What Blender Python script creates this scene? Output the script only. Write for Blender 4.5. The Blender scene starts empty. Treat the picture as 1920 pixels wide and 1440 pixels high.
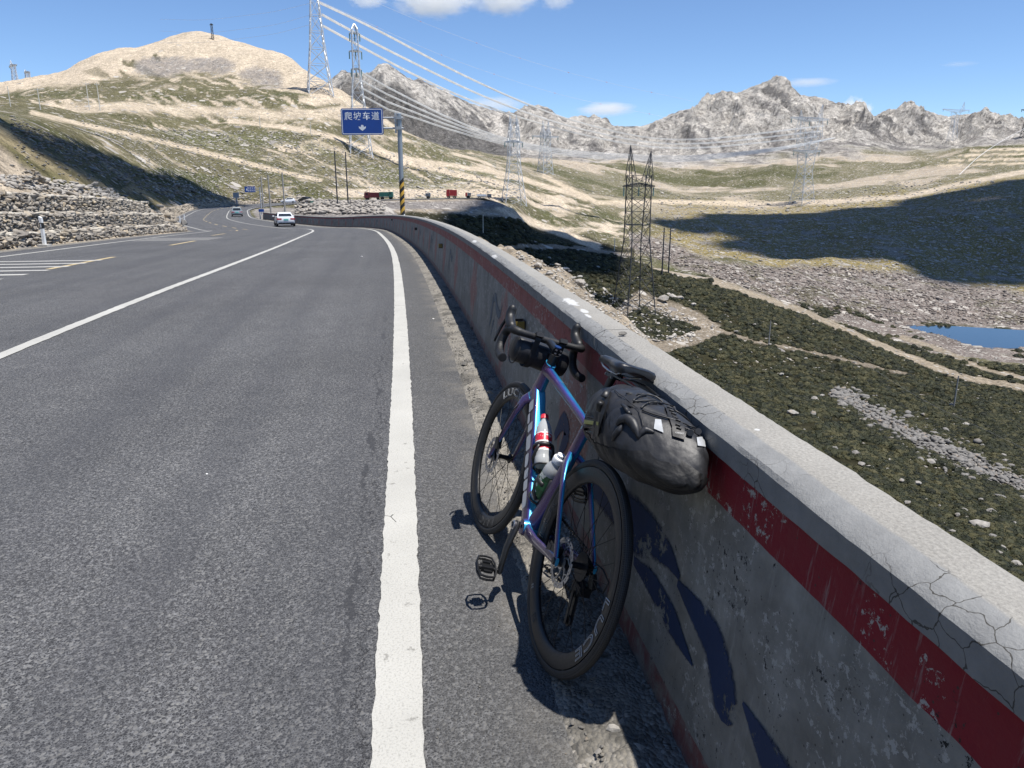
import bpy, bmesh, math, random
import numpy as np
from mathutils import Vector, Matrix

random.seed(7)
RNG = np.random.default_rng(11)
SC = bpy.context.scene
COL = SC.collection

# ------------------------------------------------------------------ camera
CAM_H = 1.55
PITCH = math.radians(14.9)
FPX = 1400.0                      # focal length in pixels of a 1920 px wide picture
cam_data = bpy.data.cameras.new('camera')
cam_data.sensor_width = 36.0
cam_data.lens = FPX / 1920.0 * 36.0
cam_data.clip_start = 0.05
cam_data.clip_end = 30000.0
cam = bpy.data.objects.new('camera', cam_data)
COL.objects.link(cam)
cam.location = (0, 0, CAM_H)
cam.rotation_euler = (math.radians(90) - PITCH, 0, 0)
SC.camera = cam

# ------------------------------------------------------------------ sky, sun, exposure
SUN_VEC = Vector((0.255, -0.13, 1.0)).normalized()     # towards the sun
SUN_EL = math.asin(SUN_VEC.z)
SUN_AZ = math.atan2(SUN_VEC.x, SUN_VEC.y)
world = bpy.data.worlds.new('World')
SC.world = world
world.use_nodes = True
wn = world.node_tree
wn.nodes.clear()
w_out = wn.nodes.new('ShaderNodeOutputWorld')
w_bg = wn.nodes.new('ShaderNodeBackground')
w_sky = wn.nodes.new('ShaderNodeTexSky')
w_sky.sky_type = 'NISHITA'
w_sky.sun_disc = False
w_sky.sun_elevation = SUN_EL
w_sky.sun_rotation = SUN_AZ
w_sky.altitude = 3800.0
w_sky.air_density = 1.15
w_sky.dust_density = 0.1
w_sky.ozone_density = 6.0
w_bg.inputs['Strength'].default_value = 0.112
wn.links.new(w_sky.outputs[0], w_bg.inputs['Color'])
wn.links.new(w_bg.outputs[0], w_out.inputs['Surface'])

sun_data = bpy.data.lights.new('sun', 'SUN')
sun_data.energy = 4.8
sun_data.angle = math.radians(0.53)
sun_data.color = (1.0, 0.955, 0.89)
sun = bpy.data.objects.new('sun', sun_data)
COL.objects.link(sun)
sun.rotation_euler = SUN_VEC.to_track_quat('Z', 'Y').to_euler()
sun.location = (40, -60, 120)

SC.view_settings.view_transform = 'Standard'
SC.view_settings.look = 'None'
SC.view_settings.exposure = 0.52
SC.view_settings.gamma = 1.0
SC.view_settings.use_curve_mapping = False
SC.cycles.use_denoising = True
SC.cycles.max_bounces = 6
SC.cycles.diffuse_bounces = 3
SC.cycles.glossy_bounces = 3
SC.cycles.transmission_bounces = 6
SC.cycles.transparent_max_bounces = 10
SC.cycles.volume_bounces = 8
SC.cycles.caustics_reflective = False
SC.cycles.caustics_refractive = False

# ------------------------------------------------------------------ helpers
CP, SP = math.cos(PITCH), math.sin(PITCH)

def slope_of(py):
    """tan of the elevation angle (per metre of depth) for picture row py"""
    v = (720.0 - np.asarray(py, float)) / FPX
    return (-SP + v * CP) / (CP + v * SP)

def u_of(px, py):
    v = (720.0 - np.asarray(py, float)) / FPX
    return ((np.asarray(px, float) - 960.0) / FPX) / (CP + v * SP)

def at(px, py, Y):
    """world point seen at photograph pixel (px, py), Y metres deep"""
    return Vector((float(u_of(px, py)) * Y, Y, CAM_H + float(slope_of(py)) * Y))

def proj(X, Y, Z):
    Z = Z - CAM_H
    d = Y * CP - Z * SP
    up = Y * SP + Z * CP
    return 960 + FPX * X / d, 720 - FPX * up / d

def smooth(a, b, x):
    t = np.clip((np.asarray(x, float) - a) / (b - a), 0, 1)
    return t * t * (3 - 2 * t)

def tag(o, label=None, cat=None, group=None, kind=None):
    if label: o['label'] = label
    if cat: o['category'] = cat
    if group: o['group'] = group
    if kind: o['kind'] = kind
    return o

ORD = ['first', 'second', 'third', 'fourth', 'fifth', 'sixth', 'seventh', 'eighth', 'ninth', 'tenth', 'eleventh', 'twelfth', 'thirteenth', 'fourteenth', 'fifteenth', 'sixteenth', 'seventeenth', 'eighteenth', 'nineteenth', 'twentieth']
def empty(name, loc=(0, 0, 0), rz=0.0):
    o = bpy.data.objects.new(name, None)
    o.empty_display_size = 0.1
    COL.objects.link(o)
    o.location = loc
    o.rotation_euler = (0, 0, rz)
    return o

def link_obj(name, me, parent=None):
    o = bpy.data.objects.new(name, me)
    COL.objects.link(o)
    if parent is not None:
        o.parent = parent
    return o

def mesh_np(name, verts, faces, mat=None, parent=None, smooth_sh=False, uv=None):
    """verts (n,3) array, faces (m,k) array -> object"""
    me = bpy.data.meshes.new(name)
    verts = np.asarray(verts, np.float32)
    faces = np.asarray(faces, np.int32)
    k = faces.shape[1]
    me.vertices.add(len(verts)); me.vertices.foreach_set('co', verts.ravel())
    me.loops.add(faces.size); me.loops.foreach_set('vertex_index', faces.ravel())
    me.polygons.add(len(faces))
    me.polygons.foreach_set('loop_start', np.arange(0, faces.size, k, dtype=np.int32))
    me.polygons.foreach_set('loop_total', np.full(len(faces), k, np.int32))
    if uv is not None:
        l = me.uv_layers.new(name='UVMap')
        l.data.foreach_set('uv', np.asarray(uv, np.float32)[faces.ravel()].ravel())
    me.update(calc_edges=True)
    if smooth_sh:
        me.polygons.foreach_set('use_smooth', np.ones(len(faces), bool))
    if mat is not None:
        me.materials.append(mat)
    return link_obj(name, me, parent)

class MB:
    """collects shapes; build() links them as one mesh object"""
    def __init__(self):
        self.v = []; self.f = []; self.uv = []; self.has_uv = False
    def add(self, verts, faces, uv=None):
        b = len(self.v)
        self.v += [tuple(map(float, p)) for p in verts]
        self.f += [tuple(i + b for i in q) for q in faces]
        if uv is not None:
            self.has_uv = True
            self.uv += [tuple(map(float, q)) for q in uv]
        else:
            self.uv += [(0.0, 0.0)] * len(verts)
        return self
    def box(self, c, s, M=None):
        x, y, z = s[0] / 2, s[1] / 2, s[2] / 2
        p = [Vector((sx * x, sy * y, sz * z)) for sz in (-1, 1) for sx, sy in ((-1, -1), (1, -1), (1, 1), (-1, 1))]
        if M is not None: p = [M @ q for q in p]
        p = [q + Vector(c) for q in p]
        return self.add(p, [(3, 2, 1, 0), (4, 5, 6, 7), (0, 1, 5, 4), (1, 2, 6, 5), (2, 3, 7, 6), (3, 0, 4, 7)])
    def bar(self, a, b, w, h=None, n=4):
        """straight bar between two points, n-sided"""
        return self.tube([a, b], [w / 2, w / 2], n=n, ratio=(1.0 if h is None else h / w))
    def tube(self, pts, rad, n=8, ratio=1.0, cap=True, up=None):
        pts = [Vector(p) for p in pts]
        if not hasattr(rad, '__len__'): rad = [rad] * len(pts)
        rings = []
        t = (pts[1] - pts[0]).normalized()
        u0 = Vector(up) if up is not None else (Vector((0, 0, 1)) if abs(t.z) < .9 else Vector((1, 0, 0)))
        nrm = (u0 - t * u0.dot(t)).normalized()
        for i, p in enumerate(pts):
            a = pts[max(i - 1, 0)]; b = pts[min(i + 1, len(pts) - 1)]
            t = (b - a).normalized()
            nrm = (nrm - t * nrm.dot(t))
            if nrm.length < 1e-6: nrm = t.orthogonal()
            nrm.normalize()
            bi = t.cross(nrm)
            off = math.pi / n
            rings.append([p + nrm * (rad[i] * ratio * math.cos(2 * math.pi * k / n + off)) + bi * (rad[i] * math.sin(2 * math.pi * k / n + off)) for k in range(n)])
        return self.loft(rings, cap)
    def loft(self, rings, cap=True, closed=True):
        n = len(rings[0]); v = [p for r in rings for p in r]; f = []
        for i in range(len(rings) - 1):
            for k in range(n if closed else n - 1):
                k2 = (k + 1) % n
                f.append((i * n + k, i * n + k2, (i + 1) * n + k2, (i + 1) * n + k))
        if cap:
            f.append(tuple(range(n - 1, -1, -1)))
            f.append(tuple((len(rings) - 1) * n + k for k in range(n)))
        return self.add(v, f)
    def lathe(self, prof, n=24, axis='z', c=(0, 0, 0), a0=0.0, a1=2 * math.pi):
        """prof: (radius, height) list; full turn closes"""
        full = abs(a1 - a0 - 2 * math.pi) < 1e-6
        m = n if full else n + 1
        v = []
        for r, h in prof:
            for k in range(m):
                a = a0 + (a1 - a0) * k / n
                x, y = r * math.cos(a), r * math.sin(a)
                if axis == 'z': q = (x, y, h)
                elif axis == 'y': q = (x, h, y)
                else: q = (h, x, y)
                v.append((q[0] + c[0], q[1] + c[1], q[2] + c[2]))
        f = []
        for i in range(len(prof) - 1):
            for k in range(n):
                k2 = (k + 1) % m
                f.append((i * m + k, i * m + k2, (i + 1) * m + k2, (i + 1) * m + k))
        return self.add(v, f)
    def build(self, name, mat=None, parent=None, smooth_sh=False, fix=True, angle=None):
        me = bpy.data.meshes.new(name)
        me.from_pydata(self.v, [], self.f)
        if self.has_uv:
            l = me.uv_layers.new(name='UVMap')
            for lp in me.loops:
                l.data[lp.index].uv = self.uv[lp.vertex_index]
        if fix:
            bm = bmesh.new(); bm.from_mesh(me)
            bmesh.ops.recalc_face_normals(bm, faces=bm.faces)
            bm.to_mesh(me); bm.free()
        me.update()
        if smooth_sh:
            me.polygons.foreach_set('use_smooth', np.ones(len(me.polygons), bool))
            if angle is not None:
                me.set_sharp_from_angle(angle=math.radians(angle))
        if mat is not None: me.materials.append(mat)
        return link_obj(name, me, parent)

def copy_tree(o, parent=None):
    c = o.copy(); COL.objects.link(c)
    if parent is not None:
        c.parent = parent
    for ch in o.children:
        copy_tree(ch, c)
    return c

# ---- numpy gradient noise
_perm = np.random.default_rng(3).permutation(512).astype(np.int64)
_perm = np.concatenate([_perm, _perm, _perm])
_ang = np.random.default_rng(4).random(1536) * 2 * np.pi
_gx, _gy = np.cos(_ang), np.sin(_ang)

def gnoise(x, y):
    xi = np.floor(x).astype(np.int64); yi = np.floor(y).astype(np.int64)
    xf = x - xi; yf = y - yi
    u = xf * xf * xf * (xf * (xf * 6 - 15) + 10); v = yf * yf * yf * (yf * (yf * 6 - 15) + 10)
    def g(ix, iy, dx, dy):
        h = _perm[(_perm[ix & 511] + iy) & 511]
        return _gx[h] * dx + _gy[h] * dy
    n00 = g(xi, yi, xf, yf); n10 = g(xi + 1, yi, xf - 1, yf)
    n01 = g(xi, yi + 1, xf, yf - 1); n11 = g(xi + 1, yi + 1, xf - 1, yf - 1)
    return 1.5 * ((n00 * (1 - u) + n10 * u) * (1 - v) + (n01 * (1 - u) + n11 * u) * v)

def fbm(x, y, oct=5, gain=.5, lac=2.03):
    s = np.zeros_like(x); a = 1.0
    for i in range(oct):
        s += a * gnoise(x + 17.3 * i, y - 9.1 * i); a *= gain; x = x * lac; y = y * lac
    return s

def ridged(x, y, oct=5, gain=.55, lac=2.05):
    s = np.zeros_like(x); a = 1.0; w = np.ones_like(x)
    for i in range(oct):
        n = 1 - np.abs(gnoise(x + 31.7 * i, y + 5.3 * i)); n = n * n
        s += a * n * w; w = np.clip(n * 1.6, 0, 1); a *= gain; x = x * lac; y = y * lac
    return s

# ---- material helpers
def new_mat(name):
    m = bpy.data.materials.new(name); m.use_nodes = True
    nt = m.node_tree
    b = nt.nodes['Principled BSDF']
    return m, nt, b

def N(nt, typ, **kw):
    n = nt.nodes.new(typ)
    for k, v in kw.items():
        if k.startswith('i_'):
            key = k[2:]
            key = int(key) if key.isdigit() else key.replace('_', ' ')
            n.inputs[key].default_value = v
        else:
            setattr(n, k, v)
    return n

def L(nt, a, b): nt.links.new(a, b)

def ramp(nt, fac, stops, interp='LINEAR'):
    r = nt.nodes.new('ShaderNodeValToRGB')
    r.color_ramp.interpolation = interp
    e = r.color_ramp.elements
    while len(e) > 1: e.remove(e[-1])
    e[0].position = stops[0][0]; c = stops[0][1]
    e[0].color = (c, c, c, 1) if not hasattr(c, '__len__') else (*c, 1)
    for p, c in stops[1:]:
        x = e.new(p); x.color = (c, c, c, 1) if not hasattr(c, '__len__') else (*c, 1)
    if fac is not None: L(nt, fac, r.inputs[0])
    return r.outputs[0]

def mixc(nt, fac, a, b, blend='MIX'):
    m = nt.nodes.new('ShaderNodeMix'); m.data_type = 'RGBA'; m.blend_type = blend
    for sock, val in ((m.inputs['Factor'], fac), (m.inputs['A'], a), (m.inputs['B'], b)):
        pass
    fi = [s for s in m.inputs if s.name == 'Factor'][0]
    ai = [s for s in m.inputs if s.name == 'A' and s.type == 'RGBA'][0]
    bi = [s for s in m.inputs if s.name == 'B' and s.type == 'RGBA'][0]
    def put(s, val):
        if hasattr(val, 'is_linked'): L(nt, val, s)
        elif hasattr(val, '__len__'): s.default_value = (*val[:3], 1)
        else: s.default_value = val
    put(fi, fac); put(ai, a); put(bi, b)
    return [s for s in m.outputs if s.type == 'RGBA'][0]

def math_n(nt, op, a, b=None, c=None, clamp=False):
    m = nt.nodes.new('ShaderNodeMath'); m.operation = op; m.use_clamp = clamp
    for i, val in enumerate((a, b, c)):
        if val is None: continue
        if hasattr(val, 'is_linked'): L(nt, val, m.inputs[i])
        else: m.inputs[i].default_value = val
    return m.outputs[0]

def noise(nt, vec, scale, detail=4, rough=.55, dist=0.0, out=0):
    n = nt.nodes.new('ShaderNodeTexNoise')
    n.inputs['Scale'].default_value = scale; n.inputs['Detail'].default_value = detail
    n.inputs['Roughness'].default_value = rough; n.inputs['Distortion'].default_value = dist
    if vec is not None: L(nt, vec, n.inputs['Vector'])
    return n.outputs[out]

def voro(nt, vec, scale, feature='F1', rnd=1.0, out='Distance'):
    n = nt.nodes.new('ShaderNodeTexVoronoi'); n.feature = feature
    n.inputs['Scale'].default_value = scale; n.inputs['Randomness'].default_value = rnd
    if vec is not None: L(nt, vec, n.inputs['Vector'])
    return n.outputs[out]

def bump(nt, b, height, strength=.3, dist=.01, normal=None):
    n = nt.nodes.new('ShaderNodeBump')
    n.inputs['Strength'].default_value = strength; n.inputs['Distance'].default_value = dist
    L(nt, height, n.inputs['Height'])
    if normal is not None: L(nt, normal, n.inputs['Normal'])
    if b is not None: L(nt, n.outputs[0], b.inputs['Normal'])
    return n.outputs[0]

def objco(nt): return nt.nodes.new('ShaderNodeTexCoord').outputs['Object']
def geopos(nt): return nt.nodes.new('ShaderNodeNewGeometry').outputs['Position']
def uvco(nt): return nt.nodes.new('ShaderNodeTexCoord').outputs['UV']

_mcache = {}
def pm(name, color, rough=.5, metal=0.0, var=.12, vscale=8.0, bumpd=0.0, bscale=60.0, coat=0.0, spec=None, trans=0.0, ior=1.45, emis=None):
    """plain procedural paint/plastic/metal: colour with fine noise variation and optional relief"""
    if name in _mcache: return _mcache[name]
    m, nt, b = new_mat(name)
    co = objco(nt)
    c = noise(nt, co, vscale, 4)
    lo = tuple(max(0, x * (1 - var)) for x in color); hi = tuple(min(1, x * (1 + var)) for x in color)
    L(nt, ramp(nt, c, [(.3, lo), (.7, hi)]), b.inputs['Base Color'])
    rr = ramp(nt, noise(nt, co, vscale * 2.3, 3), [(.3, max(0, rough - .06)), (.7, min(1, rough + .06))])
    L(nt, rr, b.inputs['Roughness'])
    b.inputs['Metallic'].default_value = metal
    if coat: b.inputs['Coat Weight'].default_value = coat; b.inputs['Coat Roughness'].default_value = .08
    if spec is not None: b.inputs['Specular IOR Level'].default_value = spec
    if trans:
        b.inputs['Transmission Weight'].default_value = trans; b.inputs['IOR'].default_value = ior
    if bumpd: bump(nt, b, noise(nt, co, bscale, 5), .6, bumpd)
    _mcache[name] = m
    return m
# ================================================================== road path (the right-hand edge line, in plan)
_rp = np.array([(8.0, -58), (4.0, -29), (1.32, -10), (-0.08, 0), (-0.32, 1.75), (-.94, 6.25), (-1.51, 10), (-2.32, 15.25), (-3.23, 20.75), (-4.22, 26.25),
                (-6.3, 36.75), (-8.9, 49), (-13.0, 62), (-20.4, 77), (-28.8, 93), (-36.2, 109), (-44.5, 130), (-53.5, 155),
                (-60.5, 176), (-64.6, 194), (-66.2, 212), (-64.5, 231), (-57.5, 252), (-44, 275), (-21, 297), (14, 316), (60, 332)])
ZP = np.array([(-60, .6), (-20, .1), (0, 0), (8, 0), (14, -.12), (33, -.67), (61, -1.75), (72, -2.3), (105, -3.05), (140, -3.8), (200, -3.9), (255, -3.7), (300, -3.4), (340, -3.2)])

def pchip(x, y, xi):
    x = np.asarray(x, float); y = np.asarray(y, float)
    h = np.diff(x); d = np.diff(y) / h
    m = np.zeros(len(x))
    w1 = 2 * h[1:] + h[:-1]; w2 = h[1:] + 2 * h[:-1]
    ok = d[:-1] * d[1:] > 0
    with np.errstate(divide='ignore', invalid='ignore'):
        hm = (w1 + w2) / (w1 / d[:-1] + w2 / d[1:])
    m[1:-1] = np.where(ok, hm, 0)
    m[0] = d[0]; m[-1] = d[-1]
    xi = np.clip(xi, x[0], x[-1])
    k = np.clip(np.searchsorted(x, xi) - 1, 0, len(h) - 1)
    t = (xi - x[k]) / h[k]; hh = h[k]
    return (y[k] * (1 + 2 * t) * (1 - t) ** 2 + hh * m[k] * t * (1 - t) ** 2 + y[k + 1] * t * t * (3 - 2 * t) - hh * m[k + 1] * t * t * (1 - t))

def smooth_path(P, n=4000, sig=3.0):
    d = np.r_[0, np.cumsum(np.hypot(*np.diff(P, axis=0).T))]
    s = np.linspace(0, d[-1], n)
    X = pchip(d, P[:, 0], s); Y = pchip(d, P[:, 1], s)
    st = s[1] - s[0]; k = int(sig * 3 / st)
    ker = np.exp(-.5 * (np.arange(-k, k + 1) * st / sig) ** 2); ker /= ker.sum()
    Xp = np.pad(X, k, mode='reflect', reflect_type='odd'); Yp = np.pad(Y, k, mode='reflect', reflect_type='odd')
    return np.convolve(Xp, ker, 'valid'), np.convolve(Yp, ker, 'valid')

RX, RY = smooth_path(_rp)
RS = np.r_[0, np.cumsum(np.hypot(np.diff(RX), np.diff(RY)))]
RS -= np.interp(0.0, RY, RS)                         # s = 0 beside the camera
RTX = np.gradient(RX, RS); RTY = np.gradient(RY, RS)
_l = np.hypot(RTX, RTY); RTX /= _l; RTY /= _l
RZ = pchip(ZP[:, 0], ZP[:, 1], RY)
_k = 40; _ker = np.ones(2 * _k + 1) / (2 * _k + 1)
RZ = np.convolve(np.pad(RZ, _k, mode='edge'), _ker, 'valid')

def road_pt(s, off, dz=0.0):
    """world position at distance s along the edge line, off metres to its right"""
    s = np.asarray(s, float)
    x = np.interp(s, RS, RX); y = np.interp(s, RS, RY); z = np.interp(s, RS, RZ)
    tx = np.interp(s, RS, RTX); ty = np.interp(s, RS, RTY)
    return np.stack([x + ty * off, y - tx * off, z + dz + 0 * x], -1)

def road_s_of_Y(Y): return np.interp(Y, RY, RS)

def road_off(X, Y):
    """signed offset (right positive) and road height for plan points"""
    xr = np.interp(Y, RY, RX); ty = np.interp(Y, RY, RTY)
    o = (X - xr) * ty
    s = np.interp(Y, RY, RS)
    Yc = Y + o * np.interp(Y, RY, RTX)               # foot point, one correction step
    xr = np.interp(Yc, RY, RX); tx = np.interp(Yc, RY, RTX); ty = np.interp(Yc, RY, RTY)
    o = (X - xr) * ty - (Y - Yc) * tx
    return o, np.interp(Yc, RY, RZ)

OFF_E = -10.6       # left edge line
OFF_C = -7.2        # centre
OFF_L = -3.75       # lane line

# ================================================================== terrain ranks: (px, py, depth) lines read off the photograph
def rank(pts):
    a = np.array(pts, float)
    return u_of(a[:, 0], a[:, 1]), a[:, 2], CAM_H + slope_of(a[:, 1]) * a[:, 2]

RANKS = [
 rank([(-700, 60, 26), (-300, 150, 38), (0, 200, 50), (60, 231, 60), (130, 262, 74), (200, 290, 102), (230, 302, 132), (260, 313, 165), (330, 337, 214), (420, 368, 240), (480, 384, 250), (560, 392, 240),
       (640, 397, 210), (760, 425, 215), (900, 500, 225), (1000, 530, 230), (1150, 575, 235), (1240, 590, 240), (1440, 645, 215), (1790, 762, 165), (1920, 800, 155), (2300, 850, 150)]),
 rank([(-700, 200, 130), (-300, 200, 130), (0, 217, 125), (100, 235, 150), (200, 262, 190), (260, 275, 228), (300, 283, 256), (330, 290, 272), (400, 299, 286), (500, 322, 290), (590, 340, 290), (640, 360, 284), (700, 373, 282), (780, 376, 292),
       (920, 377, 312), (960, 392, 312), (1000, 432, 310), (1150, 472, 300), (1240, 512, 295), (1350, 540, 290), (1500, 592, 272), (1700, 650, 268), (1800, 656, 272), (1920, 660, 275), (2300, 670, 275)]),
 rank([(-700, 235, 300), (-300, 235, 300), (0, 190, 300), (200, 225, 310), (300, 240, 345), (400, 250, 372), (600, 292, 362), (700, 345, 350), (800, 368, 345), (920, 371, 345),
       (960, 378, 350), (1000, 404, 400), (1150, 460, 400), (1240, 475, 400), (1350, 508, 370), (1500, 558, 340), (1700, 613, 322), (1920, 612, 325), (2300, 612, 325)]),
 rank([(-700, 225, 480), (-300, 225, 480), (0, 177, 450), (200, 168, 480), (400, 163, 520), (520, 178, 500), (600, 212, 470), (700, 268, 460), (800, 312, 460), (920, 332, 500),
       (1000, 350, 580), (1150, 408, 580), (1250, 442, 560), (1350, 472, 480), (1500, 506, 440), (1700, 532, 430), (1920, 548, 420), (2300, 560, 420)]),
 rank([(-700, 260, 700), (-300, 220, 700), (-60, 172, 700), (0, 163, 700), (75, 151, 720), (120, 141, 740), (150, 126, 760), (200, 106, 780), (260, 97, 800), (300, 87, 800), (330, 77, 800), (370, 69, 800),
       (400, 72, 790), (440, 83, 760), (480, 95, 720), (540, 112, 650), (575, 135, 590), (605, 150, 560), (640, 168, 550), (700, 206, 560), (760, 245, 580), (800, 262, 590), (860, 284, 620),
       (900, 293, 660), (1000, 316, 800), (1150, 350, 900), (1300, 388, 850), (1450, 402, 750), (1600, 393, 760), (1700, 380, 790), (1800, 358, 810), (1920, 338, 830), (2300, 300, 850)]),
 rank([(-700, 290, 1100), (-300, 260, 1100), (0, 220, 1100), (370, 180, 1200), (600, 232, 1000), (700, 264, 1000), (800, 291, 1000), (900, 298, 1000), (1000, 302, 1050), (1150, 324, 1150),
       (1300, 352, 1150), (1500, 338, 1250), (1700, 317, 1250), (1920, 300, 1200), (2300, 280, 1200)]),
 rank([(-700, 290, 1800), (0, 260, 1800), (370, 240, 1750), (600, 245, 1600), (760, 268, 1500), (840, 290, 1500), (900, 291, 1550), (1000, 296, 1600), (1150, 300, 1650), (1300, 305, 1700),
       (1500, 289, 1700), (1600, 279, 1700), (1700, 281, 1750), (1920, 264, 1800), (2300, 260, 1800)]),
 rank([(-700, 250, 2300), (0, 250, 2300), (370, 200, 2200), (600, 170, 2100), (630, 143, 2100), (645, 136, 2100), (665, 146, 2080), (690, 143, 2050), (705, 131, 2050), (720, 121, 2050), (728, 124, 2050), (738, 131, 2050), (752, 139, 2050),
       (775, 153, 2080), (785, 150, 2100), (800, 159, 2100), (830, 172, 2150), (860, 186, 2200), (900, 203, 2300), (940, 213, 2400), (960, 216, 2450), (985, 209, 2500), (1008, 203, 2500), (1020, 208, 2500),
       (1050, 222, 2550), (1075, 229, 2600), (1100, 231, 2600), (1115, 228, 2600), (1132, 236, 2600), (1145, 243, 2600), (1170, 242, 2600), (1200, 240, 2550), (1240, 226, 2500), (1275, 210, 2450), (1300, 203, 2420),
       (1325, 186, 2400), (1340, 177, 2400), (1355, 174, 2400), (1375, 178, 2400), (1400, 171, 2400), (1430, 165, 2400), (1450, 156, 2400), (1460, 153, 2400), (1475, 158, 2400), (1490, 172, 2400), (1505, 184, 2420),
       (1530, 190, 2450), (1545, 194, 2450), (1570, 202, 2450), (1600, 213, 2500), (1630, 227, 2500), (1660, 221, 2550), (1680, 222, 2550), (1700, 211, 2550), (1720, 207, 2550), (1745, 212, 2560), (1780, 221, 2600),
       (1820, 219, 2600), (1850, 226, 2650), (1880, 236, 2650), (1920, 243, 2700), (2300, 262, 2800)]),
 rank([(-700, 330, 4500), (600, 330, 4500), (1000, 330, 4500), (1400, 330, 4500), (2300, 330, 4500)]),
]
# grid: screen-like density, real positions
_uc = np.r_[np.linspace(-2.2, -.86, 40, endpoint=False), np.linspace(-.86, .86, 1020), np.linspace(.86, 2.2, 41)[1:]]
_yr = np.r_[np.geomspace(1.2, 16, 60, endpoint=False), np.geomspace(16, 150, 150, endpoint=False), np.geomspace(150, 620, 200, endpoint=False),
            np.geomspace(620, 1450, 90, endpoint=False), np.geomspace(1450, 2850, 150, endpoint=False), np.geomspace(2850, 5200, 14)]
TNU, TNY = len(_uc), len(_yr)
RKY = np.stack([np.interp(_uc, u, y) for u, y, z in RANKS], 1)     # (cols, ranks)
RKZ = np.stack([pchip(u, z, _uc) for u, y, z in RANKS], 1)
TZ = np.zeros((TNU, TNY))
for i in range(TNU):
    TZ[i] = pchip(RKY[i], RKZ[i], _yr)
TX = _uc[:, None] * _yr[None, :]
TY = np.broadcast_to(_yr[None, :], TX.shape).copy()

# mountain and hill relief
foot = RKY[:, 6:7]; crest = RKY[:, 7:8]; hcrest = RKY[:, 4:5]
tm = np.clip((TY - foot) / (crest - foot), -2, 1.3)
mm = smooth(-.05, .35, tm) * (1 - .55 * smooth(.75, 1.0, tm)) * (1 - smooth(1.02, 1.3, tm))
rg = ridged(TX / 240 + .25 * fbm(TX / 300, TY / 300, 3), TY / 420, 6)
mr = np.clip((TX + 200) / 600, .55, 1.0)
TZ += mm * mr * (rg - .95) * 52 * (1 - .85 * smooth(.55, .98, tm))
TZ += mm * fbm(TX / 45, TY / 60, 5) * 7 * (1 - .6 * smooth(.7, 1.0, tm))
TZ += smooth(.86, .97, tm) * (1 - smooth(1.0, 1.1, tm)) * (ridged(TX / 34, TY / 80, 4) - .9) * 5
hm = smooth(170, 330, TY) * (1 - smooth(-.2, .25, tm)) * (.35 + .65 * (1 - smooth(.80, .99, TY / hcrest) * (1 - smooth(1.0, 1.15, TY / hcrest))))
TZ += hm * (fbm(TX / 130 + 3, TY / 150, 5) * 5.0 + fbm(TX / 14, TY / 22, 4) * .9)
TZ += smooth(950, 1250, TY) * (1 - smooth(-.1, .2, tm)) * fbm(TX / 200, TY / 160, 5) * 9
# right-hand roadside slope
OFF, ZRD = road_off(TX, TY)
bw = np.interp(TY, [0, 8, 15, 50, 62, 100, 150, 250], [1.25, 1.25, 3.2, 4.0, 6, 14, 26, 30])
o2 = OFF - bw
gR = np.interp(o2, [-50, 0, 2, 9, 19, 40, 75, 115, 165, 230, 400], [0, .12, 1.5, 8.0, 17.5, 33, 40, 45, 51, 55, 60])
zR = ZRD - .12 - gR * np.interp(TY, [0, 12, 60, 120], [1, 1, 1, 1])
zR += smooth(.3, 6, o2) * (fbm(TX / 9, TY / 9, 4) * .5 + fbm(TX / 40, TY / 40, 3) * 1.6)
berm = smooth(10, 14, TY) * (1 - smooth(40, 60, TY)) * smooth(1.3, 1.8, OFF) * (1 - smooth(4.0, 6.5, OFF))
zR += berm * (.28 + .25 * fbm(TX / 1.3, TY / 1.3, 4))
lot = smooth(125, 150, TY) * (1 - smooth(215, 240, TY)) * smooth(9, 13, OFF) * (1 - smooth(24, 34, OFF))
zR += lot * (1.1 + 1.6 * fbm(TX / 9, TY / 9, 4))
wR = (1 - smooth(175, 255, TY)) * (OFF > .2)
TZ = TZ * (1 - wR) + zR * wR
# left-hand side: shoulder, terraces behind the dry-stone wall, cut slope up to its crest
e = OFF_E - OFF
crestz = RKZ[:, 0:1]; cresty = RKY[:, 0:1]
TIER = np.interp(TY, [0, 14, 52, 64, 100], [1, 1, 1, .55, .5])
pl = np.interp(e, [-99, .9, 1.5, 1.9, 2.0, 2.5, 2.75, 3.4, 3.6, 4.6, 40], [-.06, -.06, -.04, 0, .25, .35, .95, 1.05, 1.6, 1.85, 28.0])
zL = ZRD + pl * np.where(e < 4.6, TIER, 1) - np.where(e >= 4.6, 1.85 * (1 - TIER), 0)
zL += smooth(3.6, 7, e) * (fbm(TX / 6, TY / 6, 4) * .35 + fbm(TX / 1.2, TY / 1.2, 3) * .08)
base_loft = np.where(TY < cresty, crestz + (TY - cresty) * .02, TZ)
base_loft += smooth(5, 12, e) * (1 - smooth(0, 40, TY - cresty)) * fbm(TX / 7, TY / 7, 4) * .35
k = .5
mnl = -k * np.logaddexp(-zL / k, -base_loft / k)
wL = smooth(-.5, .2, e) * (1 - smooth(215, 260, TY))
TZ = TZ * (1 - wL) + mnl * wL
# under the road
wroad = (1 - smooth(.7, 1.1, OFF)) * (1 - smooth(.8, 1.2, e)) * (1 - smooth(300, 318, TY)) * (1 - smooth(-25, 2, TX) * smooth(200, 220, TY))
far_w = smooth(235, 262, TY)
wroad = np.maximum(wroad, far_w * (1 - smooth(3, 12, OFF)) * (1 - smooth(2, 16, e)) * (1 - smooth(318, 335, TY)) * (1 - smooth(-25, 2, TX)))
TZ = TZ * (1 - wroad) + (ZRD - .14) * wroad
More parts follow.
